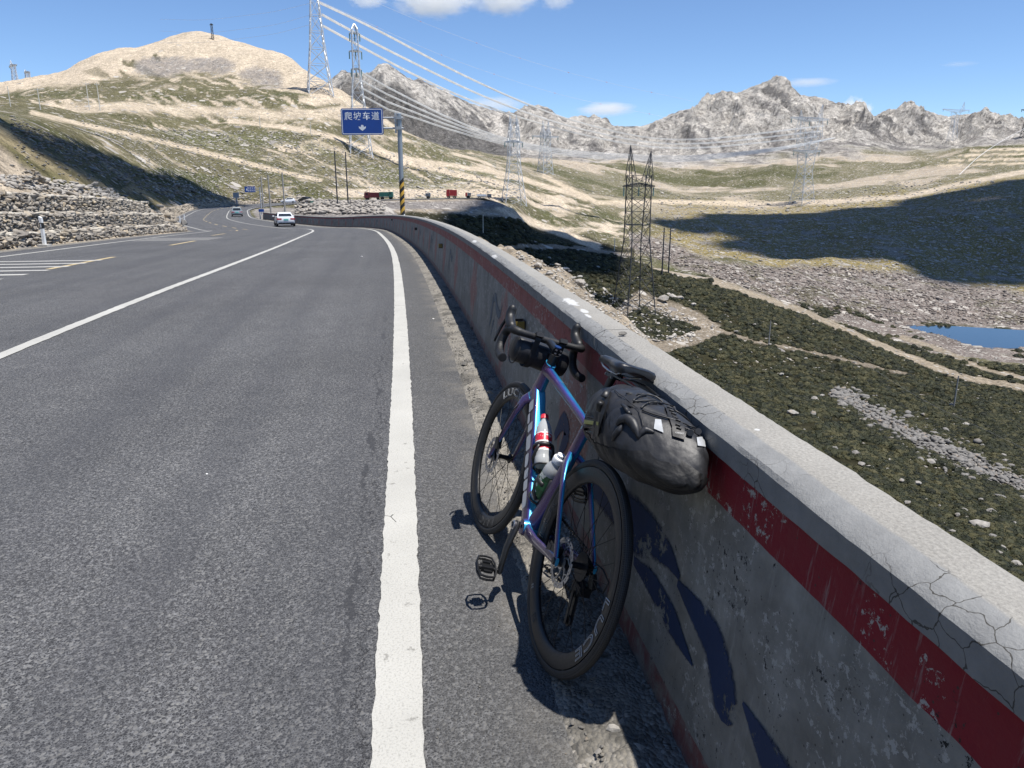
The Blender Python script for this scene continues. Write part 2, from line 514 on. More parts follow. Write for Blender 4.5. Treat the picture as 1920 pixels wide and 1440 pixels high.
# river / lake level
LAKE_Z = -58.2
_lk = [(1686, 609), (1740, 611), (1800, 614), (1920, 621), (2200, 624), (2550, 618), (2550, 638), (2200, 652), (1920, 650), (1850, 651), (1800, 646), (1760, 634), (1720, 621)]
_lkx = [(float(u_of(a, b)) * (CAM_H - LAKE_Z) / -float(slope_of(b)), (CAM_H - LAKE_Z) / -float(slope_of(b))) for a, b in _lk]
def _inside(px, py, poly):
    c = np.zeros(px.shape, bool)
    for i in range(len(poly)):
        x0, y0 = poly[i]; x1, y1 = poly[(i + 1) % len(poly)]
        if y0 != y1: c ^= ((y0 > py) != (y1 > py)) & (px < (x1 - x0) * (py - y0) / (y1 - y0) + x0)
    return c
TZ = np.where(_inside(TX, TY, _lkx), np.minimum(TZ, LAKE_Z - 1.2), TZ)
PXV, PYV = proj(TX, np.maximum(TY, 1.0), TZ)

def ground_z(x, y):
    """terrain height under a plan point"""
    u = x / y
    i = np.clip(np.searchsorted(_uc, u) - 1, 0, TNU - 2); j = np.clip(np.searchsorted(_yr, y) - 1, 0, TNY - 2)
    a = (u - _uc[i]) / (_uc[i + 1] - _uc[i]); b = (y - _yr[j]) / (_yr[j + 1] - _yr[j])
    return (TZ[i, j] * (1 - a) * (1 - b) + TZ[i + 1, j] * a * (1 - b) + TZ[i, j + 1] * (1 - a) * b + TZ[i + 1, j + 1] * a * b)

def on_ground(px, py, y0=8.0, y1=3000.0):
    """first terrain point along the photograph ray through (px, py)"""
    u = float(u_of(px, py)); t = float(slope_of(py))
    ys = np.geomspace(y0, y1, 1500)
    g = ground_z(u * ys, ys) - (CAM_H + t * ys)
    k = np.argmax(g > 0)
    if g[k] <= 0: k = len(ys) - 1
    y = ys[k]
    if k > 0:
        f = -g[k - 1] / (g[k] - g[k - 1] + 1e-9); y = ys[k - 1] + (ys[k] - ys[k - 1]) * np.clip(f, 0, 1)
    return Vector((u * y, y, float(ground_z(np.array(u * y), np.array(y)))))

# ---- ground cover painted as real albedo (vertex colours)
def seg_dist(px, py, line):
    d = np.full(px.shape, 1e9)
    for (x0, y0), (x1, y1) in zip(line[:-1], line[1:]):
        dx, dy = x1 - x0, y1 - y0
        t = np.clip(((px - x0) * dx + (py - y0) * dy) / (dx * dx + dy * dy), 0, 1)
        d = np.minimum(d, np.hypot(px - x0 - t * dx, py - y0 - t * dy))
    return d

def in_poly(px, py, poly):
    c = np.zeros(px.shape, bool); n = len(poly)
    for i in range(n):
        x0, y0 = poly[i]; x1, y1 = poly[(i + 1) % n]
        if y0 == y1: continue
        c ^= ((y0 > py) != (y1 > py)) & (px < (x1 - x0) * (py - y0) / (y1 - y0) + x0)
    return c

nA = fbm(TX / 60, TY / 60, 5); nB = fbm(TX / 18 + 9, TY / 18, 5); nC = fbm(TX / 5, TY / 5, 4); nD = fbm(TX / 240 + 4, TY / 240, 4)
wx = PXV + 9 * fbm(PXV / 60, PYV / 25, 4); wy = PYV + 4 * fbm(PXV / 50 + 7, PYV / 20, 4)
C_GRASS = np.array((.118, .108, .060)); C_GREEN = np.array((.082, .083, .038)); C_SOIL = np.array((.47, .395, .300)); C_SCREE = np.array((.245, .225, .210))
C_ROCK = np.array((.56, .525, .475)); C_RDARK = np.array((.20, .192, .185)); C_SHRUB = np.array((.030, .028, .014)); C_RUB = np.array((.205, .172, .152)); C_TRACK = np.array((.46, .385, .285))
TC = np.zeros(TX.shape + (3,)); TC[:] = C_GRASS
TS = np.full(TX.shape, .30)                       # amount of loose stone
def paint(mask, c, spk=None):
    m = np.clip(mask, 0, 1)[..., None]
    TC[:] = TC * (1 - m) + np.asarray(c) * m
    if spk is not None: TS[:] = TS * (1 - m[..., 0]) + spk * m[..., 0]
paint(smooth(-.1, .5, nA + .5 * nB), C_GREEN)
paint(.6 * smooth(.25, .6, nB + .4 * nC - .1), C_SOIL * .9, .45)
midz = smooth(180, 260, TY)
# left hill: olive below, bare pale scree above
isl = (PXV < 930) & (TY > 330) & (TY < 1000)
hillm = isl * smooth(.02, .16, .06 + .0)  # placeholder keeps shape
bare_line = np.interp(PXV, [-50, 0, 100, 200, 260, 330, 420, 500, 560, 600, 640], [166, 172, 166, 152, 150, 148, 146, 160, 182, 192, 175])
bare = isl * smooth(-6, 10, bare_line - PYV + 10 * nB + 8 * fbm(TX / 25, TY / 90, 4)) * (PXV < 660)
paint(bare, C_SOIL, .05)
gul = fbm((TX + .8 * TY) / 16, (TX - .5 * TY) / 110, 4)
paint(bare * smooth(.12, .4, gul + .3 * nB) * smooth(60, 280, PXV) * (PXV < 330), C_GRASS * .9, .05)
for cx, cy, rx, ry in ((310, 125, 62, 20), (395, 122, 46, 18), (480, 150, 55, 24)):
    q = ((wx - cx) / rx) ** 2 + ((wy - cy) / ry) ** 2
    paint(bare * (1 - smooth(.5, 1.15, q)) * (.75 + .3 * nC), C_SCREE * .86, .5)
ridge_d = np.interp(PXV, [0, 200, 260, 330, 400, 440, 480, 540, 580, 640], [163, 106, 97, 77, 72, 83, 95, 112, 138, 168])
paint(isl * smooth(-12, -6, ridge_d - PYV) * 0, C_GRASS)
paint(isl * (PYV < ridge_d + 14) * (TY < 1000), C_SOIL, .05)
st = fbm((TX + .9 * TY) / 9, (TX - .6 * TY) / 60, 4)
paint(isl * (1 - bare) * smooth(.34, .56, st + .25 * nA), C_SOIL * .95, .1)
paint(isl * (1 - smooth(4, 16, np.abs(PYV - np.interp(PXV, [0, 100, 250, 400, 520], [205, 206, 199, 208, 214]) + 8 * nB))) * .9, C_SOIL, .2)
spur = (PXV > 560) & (PXV < 1180) & (TY > 300) & (TY < 900)
paint(spur * smooth(.1, .45, fbm((TX - .5 * TY) / 20, (TX + .5 * TY) / 110, 4) + .02), C_SOIL, .35)
paint(isl * (PYV > 245) * .8 * smooth(-.2, .3, nA), C_GREEN * 1.25, .85)
# right and middle far slopes
farm = smooth(560, 900, TY) * (PXV > 900)
paint(farm * .8, C_GRASS * 1.2, .75)
paint(farm * smooth(.05, .5, nD + .5 * nA), C_SOIL * .8, .7)
paint(farm * smooth(.25, .5, -nD + .4 * nA) * .9, C_GREEN * .95, .2)
hs = smooth(1180, 1300, PXV + 25 * nB) * (TY > 400) * (TY < 1000)
paint(hs * (1 - smooth(820, 960, TY)) * .9, np.array((.215, .170, .066)), .75)  # grass warmed and lightened in the colour to lift its cloud shade
paint(hs * (1 - smooth(840, 960, TY)) * smooth(.3, .6, nB + .4 * nA) * .7, C_SCREE, .6)
# mountain rock
rockm = smooth(-.16, .04, tm + .08 * nA + .06 * nD)
strk = ridged(TX / 42 + .5 * nA + TZ / 90, TY / 170, 6, .62)
rc = C_RDARK[None, None, :] + (C_ROCK - C_RDARK) * smooth(.62, 1.22, strk + .30 * nB + .35 * nD)[..., None]
paint(rockm, rc, .45)
paint(rockm * smooth(.35, .62, fbm(TX / 70, TY / 260, 5) + .25 * nC), C_ROCK * 1.12, .1)
paint(rockm * (1 - smooth(.0, .45, tm)) * smooth(-.1, .3, nA) * .6, C_SCREE * .9, .6)
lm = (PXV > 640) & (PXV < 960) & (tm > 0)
paint(lm * smooth(-4, 14, wy - np.interp(wx, [640, 690, 745, 790, 850, 920], [150, 165, 150, 190, 225, 262])) * .9, C_RDARK * .62, .2)  # dark rock, with this face's cloud shade darkened into the colour
# valley floor: rubble bed, lake shore
rub = (PXV > 1180) & (TY > 255) & (TY < 560)
up_b = np.interp(PXV, [1180, 1260, 1340, 1450, 1560, 1700, 1800, 1920, 2100], [432, 455, 490, 500, 497, 510, 530, 545, 560])
lo_b = np.interp(PXV, [1180, 1260, 1330, 1400, 1500, 1640, 1760, 1920, 2100], [470, 500, 520, 545, 585, 625, 668, 690, 700])
paint(rub * smooth(-5, 8, wy - up_b) * smooth(-3, 6, lo_b - wy), C_RUB * (.85 + .3 * nB[..., None]), .95)
paint(rub * smooth(.1, .4, nB + .4 * nA) * smooth(-5, 8, wy - up_b) * smooth(-3, 6, lo_b - wy) * .75, C_SHRUB * 2, .7)
# right roadside: soil berm, dark shrub floor, trails
right = (OFF > .9) & (TY < 330) & (PXV > 640)
shr = right * smooth(0, 3, o2) * (1 - smooth(-3, 6, wy - lo_b + 6 > 0) * 0)
paint(shr * smooth(-2, 4, wy - lo_b), C_SHRUB, .12)
paint(right * (1 - smooth(.5, 3.5, o2 + 1.2 * nC)) * 1.0, C_SOIL * .62, .6)
dk = (PXV > 640) & (PXV < 1190) & (TY > 200) & (TY < 420)
paint(dk * smooth(0, 6, wy - np.interp(PXV, [640, 720, 800, 900, 1000, 1100, 1170], [396, 398, 395, 400, 415, 440, 462])), C_SHRUB * 1.15, .15)
def trail(line, w, c, spk=.25, ylo=0, yhi=9999):
    d = seg_dist(PXV + 2.5 * nC, PYV + 1.5 * nB, line)
    paint((1 - smooth(w * .6, w * 1.15, d)) * (TY > ylo) * (TY < yhi), c, spk)
trail([(1340, 528), (1400, 548), (1500, 583), (1600, 625), (1700, 668), (1800, 705), (1960, 735)], 7, C_TRACK * .58, .35, 150, 420)
trail([(1690, 632), (1760, 655), (1840, 690), (1930, 712)], 5, C_TRACK * .55, .35, 150, 420)
trail([(1200, 566), (1300, 605), (1420, 640), (1560, 668), (1700, 702)], 4, C_SOIL * .42, .3, 60, 340)
trail([(1150, 600), (1200, 560), (1290, 590), (1340, 620), (1250, 650), (1180, 640)], 15, C_SOIL * .45, .6, 60, 340)
trail([(940, 462), (1040, 462), (1130, 472), (1180, 480)], 5, C_SOIL * .5, .4, 180, 420)
trail([(1572, 738), (1600, 752), (1660, 790), (1730, 825), (1800, 858), (1870, 890), (1960, 930)], 15, C_SCREE * .62, .9, 30, 300)
trail([(60, 211), (150, 232), (300, 265), (400, 290), (500, 315), (600, 338)], 5, C_TRACK, .1, 90, 420)
trail([(430, 226), (520, 236), (600, 250), (640, 262), (690, 278), (780, 300), (900, 318), (960, 330), (1100, 372)], 5, C_SOIL, .1, 300, 900)
trail([(690, 270), (740, 298), (840, 322), (960, 350), (1030, 378)], 7, C_SOIL, .15, 300, 900)
trail([(1020, 330), (1120, 380), (1240, 378), (1400, 382)], 5, C_TRACK, .1, 400, 1200)
trail([(1400, 385), (1560, 378), (1700, 368), (1800, 345), (1920, 322)], 5, C_SOIL * .95, .4, 500, 1300)
trail([(930, 385), (980, 410), (1060, 440), (1120, 462)], 8, C_SOIL, .2, 280, 600)
trail([(560, 380), (700, 385), (800, 385), (940, 382)], 9, C_SCREE * .8, .4, 230, 330)
trail([(600, 362), (700, 362), (840, 362), (930, 360)], 9, C_SOIL * 1.0, .3, 285, 420)
for k in range(4): trail([(1820 - 20 * k, 283 + 9 * k), (1930, 279 + 9 * k)], 2.2, C_TRACK, 0, 700, 1700)
# left cut slope
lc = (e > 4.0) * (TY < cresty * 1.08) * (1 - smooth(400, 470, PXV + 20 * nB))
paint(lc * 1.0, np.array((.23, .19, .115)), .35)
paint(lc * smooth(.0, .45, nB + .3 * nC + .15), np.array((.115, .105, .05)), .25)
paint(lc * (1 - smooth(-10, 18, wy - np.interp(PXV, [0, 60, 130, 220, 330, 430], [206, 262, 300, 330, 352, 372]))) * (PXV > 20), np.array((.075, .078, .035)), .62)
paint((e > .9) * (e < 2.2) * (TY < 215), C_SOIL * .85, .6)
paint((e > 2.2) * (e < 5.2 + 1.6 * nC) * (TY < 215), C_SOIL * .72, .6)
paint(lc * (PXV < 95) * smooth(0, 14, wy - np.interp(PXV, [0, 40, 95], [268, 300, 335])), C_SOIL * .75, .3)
lotm = smooth(115, 125, TY) * (1 - smooth(215, 235, TY)) * smooth(.8, 1.5, OFF) * (1 - smooth(24, 34, OFF))
paint(lotm, C_SCREE * .85, .5)

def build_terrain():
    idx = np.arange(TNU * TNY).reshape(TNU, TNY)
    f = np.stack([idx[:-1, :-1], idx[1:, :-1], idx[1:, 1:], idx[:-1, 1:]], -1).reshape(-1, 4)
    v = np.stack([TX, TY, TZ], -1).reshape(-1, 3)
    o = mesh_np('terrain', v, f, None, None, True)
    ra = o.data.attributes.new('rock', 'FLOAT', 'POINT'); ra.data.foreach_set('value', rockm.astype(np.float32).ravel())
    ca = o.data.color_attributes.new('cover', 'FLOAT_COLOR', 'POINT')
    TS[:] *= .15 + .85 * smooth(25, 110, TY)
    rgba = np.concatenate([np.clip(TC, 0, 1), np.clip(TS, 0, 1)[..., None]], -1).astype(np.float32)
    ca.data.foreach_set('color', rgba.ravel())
    m, nt, b = new_mat('hillside_ground')
    at_ = N(nt, 'ShaderNodeAttribute', attribute_name='cover')
    pos = geopos(nt)
    n1 = noise(nt, pos, .35, 6, .65); n2 = noise(nt, pos, 2.2, 5, .65); n3 = noise(nt, pos, .07, 5, .6)
    var = math_n(nt, 'MULTIPLY', ramp(nt, n1, [(.25, .62), (.75, 1.36)]), ramp(nt, n2, [(.25, .70), (.75, 1.28)]))
    var = math_n(nt, 'MULTIPLY', var, ramp(nt, n3, [(.3, .82), (.7, 1.16)]))
    n5 = noise(nt, pos, .95, 6, .75)
    var = math_n(nt, 'MULTIPLY', var, ramp(nt, n5, [(.36, .55), (.5, 1.0), (.64, 1.35)]))
    col = mixc(nt, 1.0, at_.outputs['Color'], var, 'MULTIPLY')
    # loose stones: cells whose random number falls below the local density
    def stones(scale, lim):
        vd = nt.nodes.new('ShaderNodeTexVoronoi'); vd.inputs['Scale'].default_value = scale
        wv = nt.nodes.new('ShaderNodeVectorMath'); wv.operation = 'ADD'
        L(nt, pos, wv.inputs[0])
        nn = nt.nodes.new('ShaderNodeTexNoise'); nn.inputs['Scale'].default_value = scale * .9; L(nt, pos, nn.inputs['Vector'])
        sc = nt.nodes.new('ShaderNodeVectorMath'); sc.operation = 'SCALE'; sc.inputs['Scale'].default_value = .55 / scale
        L(nt, nn.outputs['Color'], sc.inputs[0]); L(nt, sc.outputs[0], wv.inputs[1]); L(nt, wv.outputs[0], vd.inputs['Vector'])
        sep = nt.nodes.new('ShaderNodeSeparateColor'); L(nt, vd.outputs['Color'], sep.inputs[0])
        thr = math_n(nt, 'MULTIPLY', at_.outputs['Alpha'], lim)
        on = math_n(nt, 'LESS_THAN', sep.outputs[0], thr)
        rad = math_n(nt, 'MULTIPLY_ADD', sep.outputs[1], .32, .16)
        ins = math_n(nt, 'LESS_THAN', vd.outputs['Distance'], rad)
        return math_n(nt, 'MULTIPLY', on, ins), sep.outputs[2], vd.outputs['Distance']
    m1, r1, d1 = stones(.55, .85)
    m2, r2, d2 = stones(.22, .55)
    m3, r3, d3 = stones(1.5, .8)
    stc = ramp(nt, r1, [(0, (.20, .185, .17)), (.5, (.34, .315, .28)), (1, (.46, .43, .385))])
    stc2 = ramp(nt, r2, [(0, (.20, .185, .175)), (.5, (.35, .325, .29)), (1, (.45, .42, .375))])
    col = mixc(nt, math_n(nt, 'MULTIPLY', m3, .7), col, stc2)
    col = mixc(nt, m1, col, stc)
    col = mixc(nt, m2, col, stc2)
    L(nt, col, b.inputs['Base Color'])
    b.inputs['Roughness'].default_value = .95
    b.inputs['Specular IOR Level'].default_value = .12
    h = math_n(nt, 'ADD', math_n(nt, 'MULTIPLY', n1, 1.0), math_n(nt, 'MULTIPLY', n2, .25))
    h = math_n(nt, 'ADD', h, math_n(nt, 'MULTIPLY', m1, .35))
    h = math_n(nt, 'ADD', h, math_n(nt, 'MULTIPLY', m2, .6))
    ra = N(nt, 'ShaderNodeAttribute', attribute_name='rock')
    crag = math_n(nt, 'MULTIPLY', noise(nt, pos, .05, 9, .72, .8), ra.outputs['Fac'])
    nb1 = bump(nt, None, crag, 1.0, 17.0)
    bump(nt, b, h, .75, 1.6, nb1)
    rk = mixc(nt, math_n(nt, 'MULTIPLY', ra.outputs['Fac'], .9), (1, 1, 1), ramp(nt, noise(nt, pos, .055, 8, .72, 1.2), [(.36, .42), (.5, .95), (.64, 1.45)]))
    col = mixc(nt, 1.0, col, rk, 'MULTIPLY'); L(nt, col, b.inputs['Base Color'])
    o.data.materials.append(m)
    tag(o, kind='structure')
    return o
terrain = build_terrain()

# ground behind and beside the camera and out to the horizon, lower than everything in view
g = MB()
ring_r = [0.5, 60, 400, 2500, 9000, 16000]
gz = [-90, -90, -90, -95, -110, -140]
vs = []; fs = []; nseg = 48
for r, z in zip(ring_r, gz):
    for k2 in range(nseg):
        a = 2 * math.pi * k2 / nseg; vs.append((r * math.cos(a), r * math.sin(a) + 40, z))
for i in range(len(ring_r) - 1):
    for k2 in range(nseg):
        fs.append((i * nseg + k2, i * nseg + (k2 + 1) % nseg, (i + 1) * nseg + (k2 + 1) % nseg, (i + 1) * nseg + k2))
fs.append(tuple(range(nseg)))
g.add(vs, fs)
tag(g.build('ground', pm('valley_ground', (.14, .13, .07), .95, vscale=.02, var=.35)), kind='structure')
# slope and road bench behind the camera, so that light bounces as it would
bb = MB()
sb = np.linspace(-56, 3, 24)
pr = [(-60, 26), (-16, 1.9), (-12.3, -.2), (.9, -.2), (1.4, -.6), (22, -12), (70, -30), (160, -62)]
rows = [[tuple(road_pt(s_, o_, z_)) for o_, z_ in pr] for s_ in sb]
bb.loft([[Vector(p) for p in r] for r in rows], cap=False, closed=False)
tag(bb.build('hillside_bench', pm('bench_ground', (.12, .11, .05), .95, vscale=.3, var=.35)), kind='structure')
# ================================================================== asphalt
def strip(name, s_arr, offs, mat, dz=0.0, parent=None, jit=None):
    """sheet along the road; offs = list of lateral offsets, jit(s, off)-> extra offset"""
    s_arr = np.asarray(s_arr, float)
    V = []; UV = []
    for o_ in offs:
        oo = np.full(s_arr.shape, float(o_)) if not callable(o_) else o_(s_arr)
        p = road_pt(s_arr, oo, dz); V.append(p); UV.append(np.stack([s_arr, oo], -1))
    V = np.stack(V, 1); UV = np.stack(UV, 1); n, m_ = V.shape[:2]
    idx = np.arange(n * m_).reshape(n, m_)
    f = np.stack([idx[:-1, :-1], idx[:-1, 1:], idx[1:, 1:], idx[1:, :-1]], -1).reshape(-1, 4)
    return mesh_np(name, V.reshape(-1, 3), f, mat, parent, True, UV.reshape(-1, 2))

def road_offset_at(px, py):
    """(s, off) of the road-surface point at a photograph pixel"""
    u = float(u_of(px, py)); t = float(slope_of(py))
    ys = np.linspace(.8, 320, 8000)
    o_, z_ = road_off(u * ys, ys)
    k = np.argmax(CAM_H + t * ys <= z_); y = ys[k]
    o_, z_ = road_off(np.array([u * y]), np.array([y]))
    Yc = y + o_[0] * np.interp(y, RY, RTX)
    return float(np.interp(Yc, RY, RS)), float(o_[0])

def asphalt_mat():
    m, nt, b = new_mat('asphalt')
    uv = uvco(nt)
    sep = nt.nodes.new('ShaderNodeSeparateXYZ'); L(nt, uv, sep.inputs[0])
    S_, O_ = sep.outputs[0], sep.outputs[1]
    # aggregate: chips of stone in dark binder, coarser patches
    wuv = nt.nodes.new('ShaderNodeVectorMath'); wuv.operation = 'ADD'; L(nt, uv, wuv.inputs[0])
    wn_ = nt.nodes.new('ShaderNodeTexNoise'); wn_.inputs['Scale'].default_value = 75; wn_.inputs['Detail'].default_value = 3; L(nt, uv, wn_.inputs['Vector'])
    wsc = nt.nodes.new('ShaderNodeVectorMath'); wsc.operation = 'SCALE'; wsc.inputs['Scale'].default_value = .012; L(nt, wn_.outputs['Color'], wsc.inputs[0]); L(nt, wsc.outputs[0], wuv.inputs[1])
    vd = nt.nodes.new('ShaderNodeTexVoronoi'); vd.inputs['Scale'].default_value = 112; L(nt, wuv.outputs[0], vd.inputs['Vector'])
    vs = nt.nodes.new('ShaderNodeSeparateColor'); L(nt, vd.outputs['Color'], vs.inputs[0])
    chip = ramp(nt, vs.outputs[0], [(0, (.026, .027, .030)), (.45, (.044, .045, .049)), (.82, (.070, .070, .072)), (.95, (.20, .197, .19))])
    ve = nt.nodes.new('ShaderNodeTexVoronoi'); ve.feature = 'DISTANCE_TO_EDGE'; ve.inputs['Scale'].default_value = 112; L(nt, wuv.outputs[0], ve.inputs['Vector'])
    gap = math_n(nt, 'MULTIPLY', ramp(nt, ve.outputs['Distance'], [(.06, 1), (.20, 0)]), ramp(nt, noise(nt, uv, 55, 3, .7), [(.36, .10), (.62, 1)]))
    c = mixc(nt, gap, chip, (.205, .207, .212))
    big = noise(nt, uv, .35, 5, .6); med = noise(nt, uv, 3.5, 4, .6); fine = noise(nt, uv, 40, 3, .7)
    c = mixc(nt, 1.0, c, ramp(nt, big, [(.3, .70), (.7, .92)]), 'MULTIPLY')
    c = mixc(nt, 1.0, c, ramp(nt, med, [(.3, .88), (.7, 1.10)]), 'MULTIPLY')
    c = mixc(nt, 1.0, c, ramp(nt, fine, [(.35, .78), (.65, 1.18)]), 'MULTIPLY')
    # wheel paths: polished and slightly bluish-dark, shoulder: dustier
    stretch = nt.nodes.new('ShaderNodeMapping'); stretch.inputs['Scale'].default_value = (.05, 1.5, 1); L(nt, uv, stretch.inputs[0])
    lanes = noise(nt, stretch.outputs[0], 1.3, 3, .5)
    c = mixc(nt, ramp(nt, lanes, [(.42, .0), (.66, .38)]), c, (.046, .048, .055))
    sh = ramp(nt, O_, [(0.02, 0), (.05, 0), (.12, 1)])
    c = mixc(nt, math_n(nt, 'MULTIPLY', sh, .30), c, (.085, .083, .078))
    dust = math_n(nt, 'MULTIPLY', ramp(nt, O_, [(.30, 0), (.52, 1)]), ramp(nt, med, [(.40, 0), (.66, .7)]))
    c = mixc(nt, dust, c, (.19, .175, .15))
    # bitumen that has bled along a seam left of the edge line
    w1 = noise(nt, S_, 1.1, 4, .6); n1 = N(nt, 'ShaderNodeTexNoise'); n1.noise_dimensions = '1D'; n1.inputs['Scale'].default_value = .9; L(nt, S_, n1.inputs['W'])
    n2 = N(nt, 'ShaderNodeTexNoise'); n2.noise_dimensions = '1D'; n2.inputs['Scale'].default_value = 2.7; n2.inputs['Detail'].default_value = 5; L(nt, S_, n2.inputs['W'])
    wob = math_n(nt, 'MULTIPLY_ADD', n1.outputs[0], .16, -.275)
    wob = math_n(nt, 'MULTIPLY_ADD', n2.outputs[0], .09, wob)
    wob = math_n(nt, 'ADD', wob, math_n(nt, 'MULTIPLY_ADD', noise(nt, uv, 26, 4, .7), .09, -.045))
    dist = math_n(nt, 'ABSOLUTE', math_n(nt, 'SUBTRACT', O_, math_n(nt, 'SUBTRACT', wob, .03)))
    n3 = N(nt, 'ShaderNodeTexNoise'); n3.noise_dimensions = '1D'; n3.inputs['Scale'].default_value = 1.7; n3.inputs['Detail'].default_value = 3; L(nt, S_, n3.inputs['W'])
    wid = math_n(nt, 'MULTIPLY_ADD', ramp(nt, n3.outputs[0], [(.50, 0), (.66, 1)]), .020, .003)
    tar = math_n(nt, 'LESS_THAN', dist, wid)
    tar = math_n(nt, 'MULTIPLY', tar, ramp(nt, math_n(nt, 'MULTIPLY', S_, .05), [(.0, .8), (.35, .7), (.6, 0)]))
    c = mixc(nt, tar, c, (.026, .027, .031))
    d2 = math_n(nt, 'ABSOLUTE', math_n(nt, 'SUBTRACT', O_, math_n(nt, 'MULTIPLY_ADD', noise(nt, uv, 9, 6, .75), .16, math_n(nt, 'SUBTRACT', wob, .055))))
    crk = math_n(nt, 'MULTIPLY', math_n(nt, 'LESS_THAN', d2, .0032), math_n(nt, 'GREATER_THAN', noise(nt, uv, 3.0, 2), .44))
    crk = math_n(nt, 'MULTIPLY', crk, ramp(nt, math_n(nt, 'MULTIPLY', S_, .05), [(.0, .9), (.35, .8), (.6, 0)]))
    c = mixc(nt, crk, c, (.014, .014, .016))
    L(nt, c, b.inputs['Base Color'])
    L(nt, ramp(nt, med, [(.3, .78), (.7, .90)]), b.inputs['Roughness'])
    b.inputs['Specular IOR Level'].default_value = .35
    h = math_n(nt, 'SUBTRACT', math_n(nt, 'MULTIPLY', fine, .5), math_n(nt, 'MULTIPLY', vd.outputs['Distance'], .9))
    h = math_n(nt, 'MULTIPLY', h, math_n(nt, 'SUBTRACT', 1.0, math_n(nt, 'MULTIPLY', tar, .7)))
    bump(nt, b, h, .85, .007)
    return m
M_ASPH = asphalt_mat()
s_end = float(np.interp(312, RY, RS))
s_road = np.r_[np.arange(-50, 0, 1.0), np.arange(0, 14, .12), np.arange(14, 60, .5), np.arange(60, s_end, 1.0)]
def asph_edge(s): return .535 + .030 * gnoise(s * 1.7, s * 0 + .3) + .022 * gnoise(s * 6.1, s * 0 + 4.3) + .012 * gnoise(s * 21, s * 0 + 1.3)
road = strip('road', s_road, [-11.7, -9, -6, -3, -1, 0, .3, asph_edge], M_ASPH, 0.0)
tag(road, kind='structure')

# shoulder strip of dirt and gravel between asphalt and barrier
def gravel_mat():
    m, nt, b = new_mat('shoulder_gravel')
    pos = geopos(nt)
    vd = nt.nodes.new('ShaderNodeTexVoronoi'); vd.inputs['Scale'].default_value = 70; L(nt, pos, vd.inputs['Vector'])
    sp = nt.nodes.new('ShaderNodeSeparateColor'); L(nt, vd.outputs['Color'], sp.inputs[0])
    c = ramp(nt, sp.outputs[0], [(0, (.06, .057, .05)), (.5, (.16, .148, .13)), (1, (.30, .28, .25))])
    c = mixc(nt, ramp(nt, noise(nt, pos, 9, 5, .65), [(.38, 0), (.6, 1)]), c, (.24, .222, .19))
    c = mixc(nt, ramp(nt, noise(nt, pos, 3.1, 5, .65), [(.5, 0), (.66, .8)]), c, (.05, .048, .043))
    L(nt, c, b.inputs['Base Color']); b.inputs['Roughness'].default_value = .95
    h = math_n(nt, 'SUBTRACT', noise(nt, pos, 30, 5, .7), vd.outputs['Distance'])
    bump(nt, b, h, .9, .012)
    return m
M_GRAV = gravel_mat()
def build_gravel():
    ss = np.r_[np.arange(-4, 12, .035), np.arange(12, 40, .2), np.arange(40, 112, 1.0)]
    oo = np.linspace(.47, .85, 16)
    Sg, Og = np.meshgrid(ss, oo, indexing='ij')
    p = road_pt(Sg.ravel(), Og.ravel()).reshape(len(ss), len(oo), 3)
    t = (Og - .47) / .36
    hgt = .018 * np.sin(np.clip(t, 0, 1) * math.pi) + .012 * fbm(p[..., 0] * 7, p[..., 1] * 7, 4) + .010 * fbm(p[..., 0] * 24, p[..., 1] * 24, 3)
    hgt = np.maximum(hgt, .0) * smooth(0, .16, t) + .004 - .012 * (1 - smooth(0, .1, t))
    p[..., 2] += hgt
    idx = np.arange(p.shape[0] * p.shape[1]).reshape(p.shape[:2])
    f = np.stack([idx[:-1, :-1], idx[:-1, 1:], idx[1:, 1:], idx[1:, :-1]], -1).reshape(-1, 4)
    o = mesh_np('gravel_verge', p.reshape(-1, 3), f, M_GRAV, None, True)
    tag(o, kind='structure')
build_gravel()
# left verge
tag(strip('gravel_verge', np.arange(4, 250, 1.5), [-12.9, -12.3, -11.55], M_GRAV, -.012), kind='structure')

# painted markings
def paint_mat(name, col, wear=.25):
    m, nt, b = new_mat(name)
    uv = uvco(nt)
    grit = noise(nt, uv, 120, 4, .7); med = noise(nt, uv, 14, 5, .65); big = noise(nt, uv, 1.7, 4)
    c = mixc(nt, ramp(nt, grit, [(.34, 0), (.5, 1)]), tuple(x * .72 for x in col), col)
    c = mixc(nt, 1.0, c, ramp(nt, big, [(.3, .88), (.7, 1.06)]), 'MULTIPLY')
    spot = ramp(nt, med, [(.66 - .14 * wear, 0), (.72 - .14 * wear, .75)])
    c = mixc(nt, spot, c, (.17, .165, .15))
    fl = ramp(nt, noise(nt, uv, 45, 3, .6), [(.70, 0), (.74, .8)])
    c = mixc(nt, fl, c, (.16, .155, .145))
    cr = voro(nt, uv, 3.0, 'DISTANCE_TO_EDGE')
    crk = math_n(nt, 'MULTIPLY', math_n(nt, 'LESS_THAN', cr, .006), math_n(nt, 'GREATER_THAN', noise(nt, uv, 1.1, 2), .60))
    c = mixc(nt, crk, c, (.07, .068, .06))
    L(nt, c, b.inputs['Base Color']); b.inputs['Roughness'].default_value = .8
    bump(nt, b, math_n(nt, 'ADD', grit, math_n(nt, 'MULTIPLY', med, .4)), .6, .004)
    return m
M_WHITE = paint_mat('white_road_paint', (.42, .415, .385))
M_YELL = paint_mat('yellow_road_paint', (.44, .355, .20), .5)
M_WORN = paint_mat('worn_white_road_paint', (.40, .395, .375), .7)
def wavy(o_, amp=.006):
    return lambda s: o_ + amp * gnoise(s * 9, s * 0 + o_ * 3) + amp * .8 * gnoise(s * 31, s * 0 + o_ * 5)
